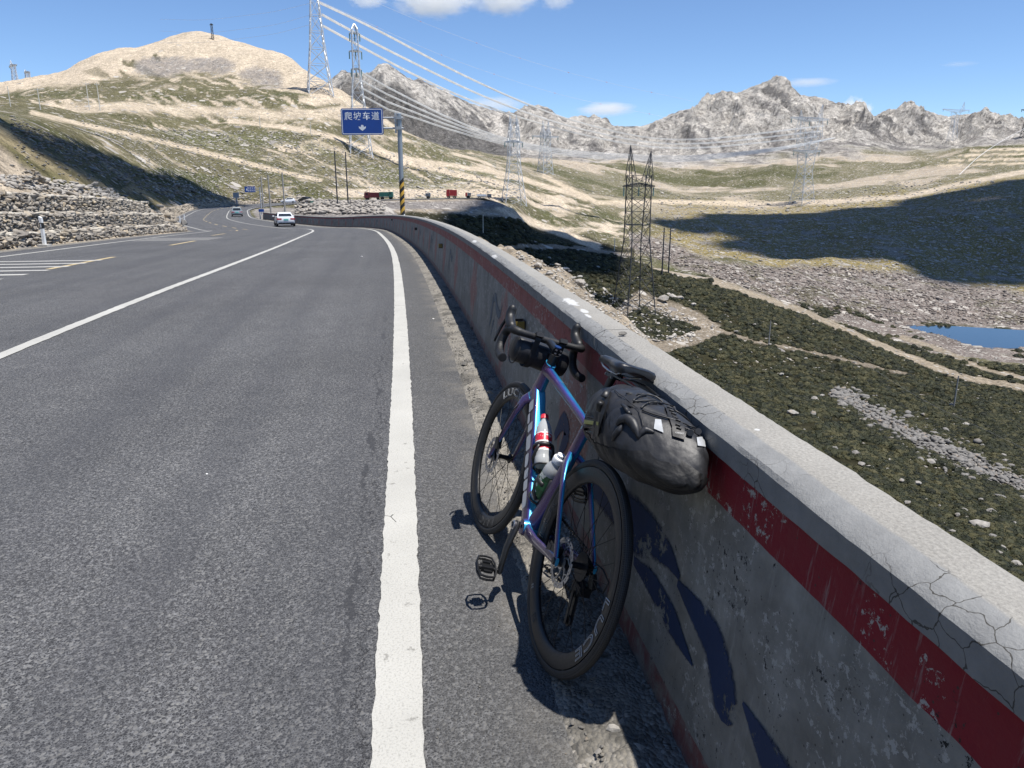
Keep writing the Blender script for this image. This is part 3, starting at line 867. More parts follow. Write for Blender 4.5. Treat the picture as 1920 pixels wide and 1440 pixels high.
def marking(s0, s1, a, b_, mat, step=.05, name='lane_marking', sk=0.0):
    far = s0 > 16
    ss = np.arange(s0, s1 + 1e-6, step if not far else max(step, .6)) if (s1 - s0) > .4 else np.linspace(s0, s1, 3)
    return strip(name, ss, [wavy(a), (a + b_) / 2, wavy(b_)], mat, .006, road)
ss1 = np.r_[np.arange(-3, 16, .03), np.arange(16, s_end - 30, .6)]
strip('edge_line', ss1, [wavy(-.076), 0.0, wavy(.076)], M_WHITE, .006, road)
ss2 = np.r_[np.arange(-1, 26, .12), np.arange(26, s_end - 40, .6)]
strip('lane_line', ss2, [wavy(OFF_L - .07, .01), OFF_L, wavy(OFF_L + .07, .01)], M_WHITE, .006, road)
strip('edge_line', np.arange(0, s_end - 60, .6), [OFF_E - .07, OFF_E, OFF_E + .07], M_WHITE, .006, road)
for (x0, y0), (x1, y1) in (((94, 505), (223, 480)), ((320, 460), (366, 451.7)), ((402, 441.7), (419, 438)), ((429, 433), (438, 431))):
    sa, oa = road_offset_at(x0, y0); sb_, ob = road_offset_at(x1, y1)
    marking(sa, sb_, (oa + ob) / 2 - .075, (oa + ob) / 2 + .075, M_YELL, .3, 'centre_dash')
s_c = float(np.interp(70, RY, RS))
while s_c < s_end - 70:
    marking(s_c, s_c + 3.2, OFF_C - .08, OFF_C + .08, M_YELL, .5, 'centre_dash'); s_c += 7.0
# transverse rumble bars in the oncoming lanes
for Yc, n_, gap_, w_ in ((14.9, 6, 1.05, .30), (33.5, 4, 1.0, .3), (64, 5, 1.2, .4), (122, 5, 1.5, .4)):
    for k in range(n_):
        s0 = float(np.interp(Yc, RY, RS)) + k * gap_
        p0, p1 = (OFF_E + .25, OFF_C - .10)
        marking(s0, s0 + w_, p0, p1, M_WORN if k > 1 or Yc > 20 else M_WHITE, .1, 'rumble_bar')

# litter and small stones lying on the asphalt
def hull_rock(seed, n=14, flat=.7):
    r = np.random.default_rng(seed)
    p = r.normal(size=(n, 3)); p /= np.linalg.norm(p, axis=1)[:, None]
    p *= (0.8 + .35 * r.random((n, 1))); p[:, 0] *= .8 + .5 * r.random(); p[:, 1] *= .75 + .4 * r.random(); p[:, 2] *= flat
    bm = bmesh.new()
    for q in p: bm.verts.new(q)
    res = bmesh.ops.convex_hull(bm, input=bm.verts)
    bmesh.ops.delete(bm, geom=[g_ for g_ in res['geom_interior'] if isinstance(g_, bmesh.types.BMVert)], context='VERTS')
    me = bpy.data.meshes.new('rock_shape')
    bm.to_mesh(me); bm.free()
    me.update()
    return me

def stone_mat(name, cols, scale=3.0, bd=.03):
    m, nt, b = new_mat(name)
    oi = nt.nodes.new('ShaderNodeObjectInfo'); pos = geopos(nt)
    base = ramp(nt, oi.outputs['Random'], [(i / (len(cols) - 1), c) for i, c in enumerate(cols)])
    n1 = noise(nt, pos, scale, 6, .65); n2 = noise(nt, pos, scale * 7, 4, .7)
    c = mixc(nt, 1.0, base, ramp(nt, n1, [(.28, .62), (.72, 1.28)]), 'MULTIPLY')
    c = mixc(nt, ramp(nt, n2, [(.56, 0), (.68, .55)]), c, (.12, .115, .10))
    c = mixc(nt, ramp(nt, noise(nt, pos, scale * .6, 3), [(.58, 0), (.7, .4)]), c, (.33, .23, .13))
    L(nt, c, b.inputs['Base Color']); b.inputs['Roughness'].default_value = .93
    bump(nt, b, math_n(nt, 'ADD', n1, math_n(nt, 'MULTIPLY', n2, .3)), .7, bd)
    return m
ROCKS = [hull_rock(s_, 16, .72) for s_ in range(10)]
ROCKS_R = [hull_rock(s_ + 50, 26, .8) for s_ in range(8)]
M_PALE = stone_mat('pale_granite', [(.25, .235, .215), (.36, .335, .30), (.44, .41, .365), (.32, .29, .255)], 2.0, .06)
M_PEB = stone_mat('pebble', [(.09, .086, .08), (.19, .178, .16), (.29, .275, .25), (.14, .132, .12)], 30, .004)
M_WALLST = stone_mat('dry_stone', [(.17, .155, .138), (.30, .27, .23), (.40, .36, .30), (.23, .21, .185), (.44, .37, .27)], 6, .03)
M_LITTER = pm('white_litter', (.75, .75, .73), .7, vscale=30)

def place_rock(me, name, p, sc, mat, parent=None, rz=None, tilt=.3):
    d = me
    o = bpy.data.objects.new(name, d)
    if not d.materials: d.materials.append(mat)
    COL.objects.link(o)
    o.location = p
    o.scale = sc if hasattr(sc, '__len__') else (sc, sc, sc)
    o.rotation_euler = (random.uniform(-tilt, tilt), random.uniform(-tilt, tilt), random.uniform(0, 6.28) if rz is None else rz)
    if parent is not None: o.parent = parent
    return o
def rockset(base, mat):
    out = []
    for me in base:
        m2 = me.copy(); m2.materials.clear(); m2.materials.append(mat); out.append(m2)
    return out
RS_PEB = rockset(ROCKS, M_PEB); RS_PALE = rockset(ROCKS_R, M_PALE); RS_WALL = rockset(ROCKS, M_WALLST); RS_LIT = rockset(ROCKS[:3], M_LITTER)

def road_point_px(px, py):
    s_, o_ = road_offset_at(px, py)
    return Vector(road_pt(np.array([s_]), np.array([o_]))[0])
p = road_point_px(813, 599); o = place_rock(RS_LIT[0], 'litter_scrap', p + Vector((0, 0, .008)), (.022, .014, .008), M_LITTER)
tag(o, 'white scrap of litter on the asphalt beside the gravel strip', 'litter')
p = road_point_px(388, 891); o = place_rock(RS_LIT[1], 'litter_scrap', p + Vector((0, 0, .004)), (.010, .007, .004), M_LITTER)
tag(o, 'tiny white scrap of litter in the middle of the lane', 'litter')
p = road_point_px(678, 482); o = place_rock(RS_LIT[2], 'litter_scrap', p + Vector((0, 0, .012)), (.05, .03, .02), M_LITTER)
tag(o, 'white scrap of litter on the lane near the bend', 'litter')
p = road_point_px(632, 424.6); o = place_rock(RS_LIT[2], 'litter_scrap', p + Vector((0, 0, .06)), (.30, .18, .10), M_LITTER)
tag(o, 'white bag of litter at the barrier foot on the far bend', 'litter')
# pebbles in the gravel strip: the big ones singly, the rest as one scatter
bigp = [(1130, 1248, .019), (1112, 1281, .017), (1148, 1285, .012), (1105, 1330, .014), (1150, 1398, .022), (893, 648, .03), (871, 690, .03), (905, 700, .03), (918, 745, .035), (899, 760, .022), (886, 620, .035), (845, 560, .04), (1195, 1432, .02), (1120, 1420, .012)]
for px_, py_, r_ in bigp:
    p = road_point_px(px_, py_)
    o = place_rock(random.choice(RS_PEB), 'pebble', p + Vector((0, 0, r_ * .5 + .012)), (r_ * 1.2, r_, r_ * .8), M_PEB)
    tag(o, 'loose grey stone in the gravel at the barrier foot, %s nearest to the camera' % ORD[sorted([-b_[1] for b_ in bigp]).index(-py_)], 'stone', 'loose stones at the barrier foot')
def scatter_mesh(name, pts, scs, shapes, mat, parent=None, kind='stuff', rough=.3):
    """many small stones as one mesh"""
    V = []; F = []; base = 0
    cache = []
    for me in shapes:
        v = np.array([q.co[:] for q in me.vertices]); f = np.array([pp.vertices[:] for pp in me.polygons if len(pp.vertices) == 3]); cache.append((v, f))
    for p, sc in zip(pts, scs):
        v, f = cache[random.randrange(len(cache))]
        a = random.uniform(0, 6.28); ca, sa = math.cos(a), math.sin(a)
        tx = random.uniform(-rough, rough)
        q = v * sc
        q = np.stack([q[:, 0] * ca - q[:, 1] * sa, q[:, 0] * sa + q[:, 1] * ca, q[:, 2] + q[:, 0] * tx], 1)
        V.append(q + np.asarray(p)); F.append(f + base); base += len(v)
    o = mesh_np(name, np.concatenate(V), np.concatenate(F), mat, parent)
    if kind: tag(o, kind=kind)
    return o
pts = []; scs = []
for k in range(2600):
    s_ = random.uniform(.6, 9) if random.random() < .75 else random.uniform(9, 30)
    o_ = .50 + .30 * random.betavariate(1.4, 1.6)
    r_ = random.uniform(.003, .008) * (1.8 if random.random() < .06 else 1)
    q = road_pt(np.array([s_]), np.array([o_]))[0]; pts.append(q + np.array([0, 0, .014 + r_ * .3])); scs.append(np.array([r_ * 1.2, r_, r_ * .8]))
for k in range(260):
    s_ = random.uniform(1.0, 12); o_ = random.uniform(.1, .52) if random.random() < .7 else random.uniform(-3, .1)
    r_ = random.uniform(.002, .005)
    q = road_pt(np.array([s_]), np.array([o_]))[0]; pts.append(q + np.array([0, 0, r_ * .5])); scs.append(np.array([r_ * 1.2, r_, r_ * .8]))
tag(scatter_mesh('gravel', pts, scs, RS_PEB, M_PEB), 'fine loose gravel along the foot of the barrier', 'gravel', kind='stuff')
# ================================================================== concrete barrier
def wall_o(z): return .79 + .094 * z
FASC_O = .853
def wall_hit(px, py):
    """(s, z) of the barrier's road face at a photograph pixel"""
    u = float(u_of(px, py)); t = float(slope_of(py))
    ys = np.linspace(.7, 110, 60000)
    o_, zr_ = road_off(u * ys, ys)
    z_ = CAM_H + t * ys - zr_
    k = np.argmax(o_ >= wall_o(z_)) if (o_ >= wall_o(z_)).any() else 0
    y = ys[k]; Yc = y + o_[k] * np.interp(y, RY, RTX)
    return float(np.interp(Yc, RY, RS)), float(z_[k])

def barrier_mat():
    m, nt, b = new_mat('painted_concrete')
    uv = uvco(nt)
    sep = nt.nodes.new('ShaderNodeSeparateXYZ'); L(nt, uv, sep.inputs[0])
    S_, Z_ = sep.outputs[0], sep.outputs[1]
    n_big = noise(nt, uv, 1.6, 6, .62); n_med = noise(nt, uv, 9, 6, .65); n_fin = noise(nt, uv, 55, 5, .65)
    strm = nt.nodes.new('ShaderNodeMapping'); strm.inputs['Scale'].default_value = (7, .55, 1); L(nt, uv, strm.inputs[0])
    n_str = noise(nt, strm.outputs[0], 1.6, 6, .6)
    c = ramp(nt, n_big, [(.28, (.145, .142, .128)), (.5, (.215, .212, .195)), (.72, (.285, .282, .262))])
    c = mixc(nt, 1.0, c, ramp(nt, n_med, [(.3, .66), (.7, 1.26)]), 'MULTIPLY')
    c = mixc(nt, ramp(nt, n_str, [(.52, 0), (.70, .55)]), c, (.105, .105, .095))
    c = mixc(nt, ramp(nt, n_str, [(.26, .5), (.40, 0)]), c, (.33, .33, .31))
    # worn red flames between the scrolls, in vertical streaks
    per = math_n(nt, 'FRACT', math_n(nt, 'MULTIPLY_ADD', S_, 1 / 2.55, .20))
    tri = math_n(nt, 'ABSOLUTE', math_n(nt, 'SUBTRACT', per, .5))
    zf = math_n(nt, 'ABSOLUTE', math_n(nt, 'SUBTRACT', Z_, .44))
    fl = math_n(nt, 'SUBTRACT', .17, math_n(nt, 'ADD', math_n(nt, 'MULTIPLY', tri, .9), math_n(nt, 'MULTIPLY', zf, .32)))
    fl = math_n(nt, 'ADD', fl, math_n(nt, 'MULTIPLY_ADD', n_str, .34, -.20))
    gate = math_n(nt, 'GREATER_THAN', S_, 3.0)
    flm = math_n(nt, 'MULTIPLY', ramp(nt, fl, [(.0, 0), (.03, .62)]), gate)
    c = mixc(nt, flm, c, (.30, .105, .085))
    # red bands with wandering painted edges
    zz = math_n(nt, 'ADD', Z_, math_n(nt, 'MULTIPLY_ADD', noise(nt, uv, 5, 4), .018, -.009))
    band = math_n(nt, 'MULTIPLY', math_n(nt, 'GREATER_THAN', zz, .748), math_n(nt, 'LESS_THAN', zz, .95))
    band2 = math_n(nt, 'LESS_THAN', zz, .098)
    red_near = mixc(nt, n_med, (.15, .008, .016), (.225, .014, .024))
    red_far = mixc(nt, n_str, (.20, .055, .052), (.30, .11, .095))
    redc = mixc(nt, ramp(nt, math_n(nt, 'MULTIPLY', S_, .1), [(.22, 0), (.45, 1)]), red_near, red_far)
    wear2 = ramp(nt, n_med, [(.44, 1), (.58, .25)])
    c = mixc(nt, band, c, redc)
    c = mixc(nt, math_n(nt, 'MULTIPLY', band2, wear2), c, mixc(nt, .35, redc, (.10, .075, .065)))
    # flaked paint: pale plaster, dark pits
    fz = ramp(nt, math_n(nt, 'ADD', noise(nt, uv, 5.0, 3), math_n(nt, 'MULTIPLY', noise(nt, uv, 58, 7, .8), .8)), [(.985, 0), (1.0, 1)])
    zg = ramp(nt, Z_, [(.30, .2), (.5, 1), (.735, .95), (.77, .35), (.85, .35)])
    fz = math_n(nt, 'MULTIPLY', math_n(nt, 'GREATER_THAN', noise(nt, uv, 30, 8, .78), .555), math_n(nt, 'GREATER_THAN', math_n(nt, 'ADD', noise(nt, uv, 3.2, 4, .6), math_n(nt, "MULTIPLY", zg, .10)), .575))
    c = mixc(nt, math_n(nt, 'MULTIPLY', fz, .9), c, (.37, .368, .35))
    scuff = ramp(nt, noise(nt, strm.outputs[0], 6, 7, .75), [(.56, 0), (.66, .5)])
    c = mixc(nt, scuff, c, (.30, .30, .285))
    pit = ramp(nt, math_n(nt, 'ADD', noise(nt, uv, 2.1, 3, .5), math_n(nt, 'MULTIPLY', noise(nt, uv, 30, 5, .7), .75)), [(1.0, 0), (1.015, 1)])
    pit = math_n(nt, 'MULTIPLY', math_n(nt, 'GREATER_THAN', noise(nt, uv, 36, 7, .78), .585), math_n(nt, "GREATER_THAN", noise(nt, uv, 4.3, 3, .5), .565))
    c = mixc(nt, pit, c, (.018, .017, .016))
    dots = math_n(nt, 'LESS_THAN', voro(nt, uv, 38), .10)
    c = mixc(nt, math_n(nt, 'MULTIPLY', dots, .8), c, (.03, .03, .028))
    # splash dirt at the foot
    foot_ = ramp(nt, Z_, [(.0, .75), (.14, .35), (.32, 0)])
    c = mixc(nt, math_n(nt, 'MULTIPLY', foot_, n_med), c, (.17, .15, .12))
    L(nt, c, b.inputs['Base Color'])
    L(nt, ramp(nt, n_med, [(.3, .62), (.7, .85)]), b.inputs['Roughness'])
    b.inputs['Specular IOR Level'].default_value = .3
    h = math_n(nt, 'ADD', math_n(nt, 'MULTIPLY', n_med, .7), math_n(nt, 'MULTIPLY', n_fin, .35))
    h = math_n(nt, 'SUBTRACT', h, math_n(nt, 'MULTIPLY', pit, .5)); h = math_n(nt, 'SUBTRACT', h, math_n(nt, 'MULTIPLY', fz, .18))
    h = math_n(nt, 'SUBTRACT', h, math_n(nt, 'MULTIPLY', dots, .4))
    bump(nt, b, h, .55, .012)
    return m
def cap_mat():
    m, nt, b = new_mat('cap_concrete')
    uv = uvco(nt)
    sep = nt.nodes.new('ShaderNodeSeparateXYZ'); L(nt, uv, sep.inputs[0])
    S_, W_ = sep.outputs[0], sep.outputs[1]      # W = distance along the cap's profile from its lower road edge
    n_big = noise(nt, uv, 2.2, 6, .6); n_med = noise(nt, uv, 14, 6, .65); n_fin = noise(nt, uv, 130, 4, .7)
    top = ramp(nt, n_fin, [(.3, (.205, .197, .180)), (.52, (.285, .274, .250)), (.72, (.36, .346, .315))])
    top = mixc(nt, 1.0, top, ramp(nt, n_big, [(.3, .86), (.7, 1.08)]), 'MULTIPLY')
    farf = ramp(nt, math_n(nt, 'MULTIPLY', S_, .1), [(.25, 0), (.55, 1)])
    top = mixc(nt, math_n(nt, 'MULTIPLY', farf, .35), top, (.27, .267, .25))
    pnt = ramp(nt, n_med, [(.3, (.185, .188, .188)), (.7, (.245, .248, .246))])
    chip = ramp(nt, math_n(nt, 'ADD', noise(nt, uv, 4, 3), math_n(nt, 'MULTIPLY', noise(nt, uv, 24, 5, .7), .8)), [(1.00, 0), (1.02, .8)])
    pnt = mixc(nt, chip, pnt, (.38, .37, .345))
    edge = math_n(nt, 'ADD', W_, math_n(nt, 'MULTIPLY_ADD', noise(nt, uv, 8, 5, .7), .03, -.015))
    onp = ramp(nt, edge, [(.116, 1), (.124, 0)])
    c = mixc(nt, onp, top, pnt)
    # hairline cracks, mostly in the painted arris
    wv = nt.nodes.new('ShaderNodeVectorMath'); wv.operation = 'ADD'; L(nt, uv, wv.inputs[0])
    nn = nt.nodes.new('ShaderNodeTexNoise'); nn.inputs['Scale'].default_value = 11; nn.inputs['Detail'].default_value = 4; L(nt, uv, nn.inputs['Vector'])
    sc = nt.nodes.new('ShaderNodeVectorMath'); sc.operation = 'SCALE'; sc.inputs['Scale'].default_value = .09; L(nt, nn.outputs['Color'], sc.inputs[0]); L(nt, sc.outputs[0], wv.inputs[1])
    ed = nt.nodes.new('ShaderNodeTexVoronoi'); ed.feature = 'DISTANCE_TO_EDGE'; ed.inputs['Scale'].default_value = 15; L(nt, wv.outputs[0], ed.inputs['Vector'])
    ck = math_n(nt, 'LESS_THAN', ed.outputs['Distance'], .016)
    where = math_n(nt, 'MULTIPLY', ramp(nt, noise(nt, uv, 1.9, 3), [(.47, 0), (.53, 1)]), onp)
    ck = math_n(nt, 'MULTIPLY', ck, where)
    c = mixc(nt, math_n(nt, 'MULTIPLY', ck, .9), c, (.055, .052, .045))
    scr = math_n(nt, 'MULTIPLY', ramp(nt, noise(nt, uv, 60, 5, .75), [(.60, 0), (.66, .7)]), ramp(nt, noise(nt, uv, 2.6, 3), [(.48, 0), (.6, 1)]))
    c = mixc(nt, math_n(nt, 'MULTIPLY', scr, onp), c, (.12, .115, .10))
    smear = ramp(nt, math_n(nt, 'ADD', noise(nt, uv, 3.3, 5), math_n(nt, 'MULTIPLY', noise(nt, uv, 22, 4), .35)), [(.86, 0), (.90, .55)])
    c = mixc(nt, smear, c, (.18, .187, .19))
    for px_, py_, rs, rw in ((1066, 565, .16, .035), (1092, 582, .07, .022), (1100, 592, .06, .012), (924, 477, .16, .03), (888, 451, .2, .03), (1413, 805, .010, .008)):
        s0, w0 = cap_uv(px_, py_)
        dx = math_n(nt, 'MULTIPLY', math_n(nt, 'SUBTRACT', S_, s0), 1 / rs); dy = math_n(nt, 'MULTIPLY', math_n(nt, 'SUBTRACT', W_, w0), 1 / rw)
        q = math_n(nt, 'SQRT', math_n(nt, 'ADD', math_n(nt, 'MULTIPLY', dx, dx), math_n(nt, 'MULTIPLY', dy, dy)))
        q = math_n(nt, 'ADD', q, math_n(nt, 'MULTIPLY_ADD', noise(nt, uv, 26, 5, .7), 2.2, -1.1))
        c = mixc(nt, ramp(nt, q, [(.72, .9), (.86, 0)]), c, (.50, .505, .50))
    L(nt, c, b.inputs['Base Color']); b.inputs['Roughness'].default_value = .88
    b.inputs['Specular IOR Level'].default_value = .25
    h = math_n(nt, 'ADD', math_n(nt, 'MULTIPLY', n_med, .8), math_n(nt, 'MULTIPLY', n_fin, .45)); h = math_n(nt, 'SUBTRACT', h, math_n(nt, 'MULTIPLY', ck, .8))
    bump(nt, b, h, .6, .010)
    return m
def cap_hit(px, py, z=.957):
    u = float(u_of(px, py)); t = float(slope_of(py))
    ys = np.linspace(.7, 60, 30000); o_, zr_ = road_off(u * ys, ys)
    k = np.argmax(CAM_H + t * ys <= zr_ + z); return Vector((u * ys[k], ys[k], CAM_H + t * ys[k]))
def cap_uv(px, py):
    p = cap_hit(px, py); o_, _ = road_off(np.array([p.x]), np.array([p.y]))
    return float(np.interp(p.y + o_[0] * np.interp(p.y, RY, RTX), RY, RS)), .12 + float(o_[0]) - (FASC_O + .046)
M_BARR = barrier_mat(); M_CAP = cap_mat()
barrier = empty('concrete_barrier', tuple(road_pt(np.array([0.0]), np.array([.9]))[0]))
tag(barrier, 'long grey concrete roadside barrier with red painted bands and pale cap', 'barrier')
BINV = barrier.location.copy()
def sweep(name, s0, s1, prof, mat, step, jitter, uvw, parent):
    ss = np.linspace(s0, s1, max(2, int(round((s1 - s0) / step)) + 1))
    m_ = len(prof); V = []; UV = []
    for j, (o_, z_) in enumerate(prof):
        jo, jz = jitter(ss, j)
        p = road_pt(ss, o_ + jo, z_ + 0.0); p[:, 2] += jz
        V.append(p - np.array(BINV)); UV.append(np.stack([ss, np.full(len(ss), uvw[j])], -1))
    V = np.stack(V, 1); UV = np.stack(UV, 1); n = len(ss)
    idx = np.arange(n * m_).reshape(n, m_)
    f = [(idx[i, j], idx[i, (j + 1) % m_], idx[i + 1, (j + 1) % m_], idx[i + 1, j]) for i in range(n - 1) for j in range(m_)]
    mb = MB(); mb.add(V.reshape(-1, 3), f, UV.reshape(-1, 2))
    mb.f.append(tuple(idx[0, ::-1])); mb.f.append(tuple(idx[-1]))
    return mb.build(name, mat, parent, True, True, 28)
def jit_body(ss, j):
    return (.0012 * gnoise(ss * 1.3, ss * 0 + j), 0 * ss)
def jit_cap(ss, j):
    a = .0025 * gnoise(ss * 3, ss * 0 + j) + .0018 * gnoise(ss * 13, ss * 0 + j + 3)
    if j in (4, 5, 6): a = a + .003 * gnoise(ss * 2.2, ss * 0 + 7.7) + .003 * gnoise(ss * 9, ss * 0 + 2.2) + .0035 * gnoise(ss * 27, ss * 0 + 5.2)
    return a, .0022 * gnoise(ss * 2.4, ss * 0 + j + 9) + .0015 * gnoise(ss * 11, ss * 0 + j)
zs = [-.35, 0, .10, .25, .40, .55, .70, .80, .905]
BODY = [(wall_o(max(z, 0)), z) for z in zs] + [(1.02, .905), (1.06, -.8)]
BUV = zs + [1.0, 2.0]
CAPP = [(FASC_O, .872), (FASC_O - .001, .928), (FASC_O + .008, .938), (FASC_O + .046, .955), (1.000, .957), (1.014, .950), (1.022, .87)]
_d = np.r_[0, np.cumsum([math.dist(CAPP[i], CAPP[i + 1]) for i in range(len(CAPP) - 1)])]
s_j = wall_hit(1118, 690)[0]
s_p = wall_hit(893, 610)[0]
PITCH_W = 5.0
s_wend = float(np.interp(111, RY, RS))
k = -2
edges_b = [s_p + PITCH_W * i for i in range(-3, 30)]; edges_c = [s_j + PITCH_W * i for i in range(-2, 30)]
for i in range(len(edges_b) - 1):
    a, b_ = edges_b[i] + .006, min(edges_b[i + 1] - .006, s_wend)
    if a > s_wend - .5: break
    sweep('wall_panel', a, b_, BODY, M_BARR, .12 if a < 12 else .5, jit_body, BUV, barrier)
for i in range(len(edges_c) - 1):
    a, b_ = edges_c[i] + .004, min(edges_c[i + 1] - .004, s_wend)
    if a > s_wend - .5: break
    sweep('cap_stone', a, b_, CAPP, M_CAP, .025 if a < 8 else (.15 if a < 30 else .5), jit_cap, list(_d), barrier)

# painted scrolls: strokes laid on the face
def spray_mat(name, col):
    m, nt, b = new_mat(name)
    uv = uvco(nt); pos = geopos(nt)
    n = noise(nt, pos, 9, 6, .7); f = noise(nt, pos, 45, 5, .7)
    c = mixc(nt, n, tuple(x * .7 for x in col), tuple(x * 1.25 for x in col))
    ch = ramp(nt, math_n(nt, 'ADD', noise(nt, pos, 7, 3), math_n(nt, 'MULTIPLY', noise(nt, pos, 42, 5, .7), .75)), [(.98, 0), (1.0, 1)])
    c = mixc(nt, ch, c, (.23, .235, .23))
    L(nt, c, b.inputs['Base Color']); b.inputs['Roughness'].default_value = .7
    b.inputs['Specular IOR Level'].default_value = .3
    sep = nt.nodes.new('ShaderNodeSeparateXYZ'); L(nt, uv, sep.inputs[0])
    edge = math_n(nt, 'ADD', math_n(nt, 'ABSOLUTE', sep.outputs[1]), math_n(nt, 'MULTIPLY_ADD', f, .5, -.25))
    a_ = ramp(nt, edge, [(.72, 1), (1.0, 0)])
    L(nt, math_n(nt, 'MULTIPLY', a_, math_n(nt, 'SUBTRACT', 1.0, math_n(nt, 'MULTIPLY', ch, .85))), b.inputs['Alpha'])
    bump(nt, b, f, .3, .004)
    return m
M_BLUE = spray_mat('navy_spray_paint', (.009, .026, .078))
M_FBLUE = spray_mat('faded_blue_paint', (.085, .110, .135))
def stroke(pts, mat, name='painted_scroll'):
    """pts: (s, z, width) along the brush stroke"""
    pts = np.array(pts, float)
    t = np.arange(len(pts)); tt = np.linspace(0, len(pts) - 1, (len(pts) - 1) * 7 + 1)
    P = np.stack([pchip(t, pts[:, i], tt) for i in range(3)], 1)
    d = np.gradient(P[:, :2], axis=0); d /= np.linalg.norm(d, axis=1)[:, None] + 1e-9
    nrm = np.stack([-d[:, 1], d[:, 0]], 1)
    V = []; UV = []
    for w in (-1, 0, 1):
        q = P[:, :2] + nrm * (P[:, 2:3] * .62 * w)
        p3 = road_pt(q[:, 0], wall_o(np.clip(q[:, 1], 0, .9)) - .0028, 0); p3[:, 2] += q[:, 1]
        V.append(p3 - np.array(BINV)); UV.append(np.stack([tt, np.full(len(tt), float(w))], 1))
    V = np.stack(V, 1); UV = np.stack(UV, 1); n = len(tt)
    idx = np.arange(n * 3).reshape(n, 3)
    f = np.stack([idx[:-1, :-1], idx[:-1, 1:], idx[1:, 1:], idx[1:, :-1]], -1).reshape(-1, 4)
    return mesh_np(name, V.reshape(-1, 3), f, mat, barrier, True, UV.reshape(-1, 2))
def stroke_px(lst, mat):
    out = []
    for x, y, w in lst:
        s_, z_ = wall_hit(x, y)
        s2, z2 = wall_hit(x + w * .5, y)
        s3, z3 = wall_hit(x - w * .5, y)
        out.append((s_, z_, max(.006, .8 * math.hypot(s2 - s3, z2 - z3) * .98)))
    return stroke(out, mat)
stroke_px([(1160, 960, 34), (1191, 985, 38), (1228, 1010, 30), (1255, 1043, 20), (1276, 1084, 5)], M_BLUE)
stroke_px([(1272, 1092, 6), (1305, 1145, 26), (1335, 1197, 40), (1351, 1255, 50), (1359, 1310, 52), (1361, 1340, 40), (1361, 1356, 14)], M_BLUE)
stroke_px([(1190, 1050, 6), (1228, 1101, 20), (1257, 1155, 24), (1282, 1209, 14), (1300, 1248, 2)], M_BLUE)
stroke_px([(1395, 1317, 4), (1420, 1372, 26), (1453, 1440, 50), (1490, 1510, 60)], M_BLUE)
stroke_px([(1040, 820, 4), (1058, 790, 10), (1063, 815, 12), (1050, 850, 4)], M_BLUE)
stroke_px([(1085, 905, 4), (1120, 905, 22), (1150, 935, 30), (1165, 960, 26)], M_BLUE)
for cx in (wall_hit(925, 620)[0], wall_hit(843, 512)[0], wall_hit(808, 466)[0], wall_hit(787, 447)[0], wall_hit(772, 438)[0], wall_hit(756, 431)[0], wall_hit(738, 425)[0], wall_hit(706, 420)[0]):
    sc_ = 1.0
    stroke([(cx - .42, .60, .02), (cx - .30, .50, .07), (cx - .12, .52, .08), (cx + .02, .60, .07), (cx + .16, .57, .08), (cx + .22, .42, .09), (cx + .30, .30, .03)], M_FBLUE)
    stroke([(cx + .02, .40, .02), (cx + .08, .34, .06), (cx + .15, .24, .02)], M_FBLUE)

# delineator brackets on the barrier's face
M_AMBER = pm('amber_reflector', (.20, .145, .035), .4, vscale=90, var=.3)
M_BRKT = pm('rusty_bracket', (.045, .032, .026), .75, vscale=60, var=.4)
def reflector(px, py, amber=True):
    s_, z_ = wall_hit(px, py)
    p = road_pt(np.array([s_]), np.array([wall_o(z_)]), 0)[0]; p[2] += z_
    tx, ty = np.interp(s_, RS, RTX), np.interp(s_, RS, RTY)
    M3 = Matrix(((ty, tx, 0), (-tx, ty, 0), (0, 0, 1)))     # columns: outward (right), along, up
    q = Vector(p) - BINV
    mb = MB(); mb.box((0, 0, 0), (.006, .10, .075)); mb.box((-.035, .048, 0), (.07, .005, .075)); mb.box((-.035, 0, -.036), (.07, .10, .004))
    for i, v in enumerate(mb.v): mb.v[i] = tuple(q + M3 @ (Vector(v) + Vector((-.006, 0, 0))))
    o = mb.build('reflector_bracket', M_BRKT, barrier)
    mb = MB(); mb.box((-.036, -.052, .006), (.062, .006, .060)); mb.box((-.070, -.005, .006), (.005, .086, .060))
    for i, v in enumerate(mb.v): mb.v[i] = tuple(q + M3 @ (Vector(v) + Vector((-.006, 0, 0))))
    mb.build('reflector_plate', M_AMBER if amber else M_BRKT, o)
reflector(984, 610); reflector(830, 461); reflector(782, 429, False); reflector(736, 412, False); reflector(664, 411, False)

# a small stone left on the cap, and white paint splashes on it
p = cap_hit(1168, 630)
o = place_rock(RS_PEB[1], 'pebble', p + Vector((0, 0, .011)), (.021, .015, .013), M_PEB, None, .2, .05)
tag(o, 'small grey stone lying on the barrier cap', 'stone')
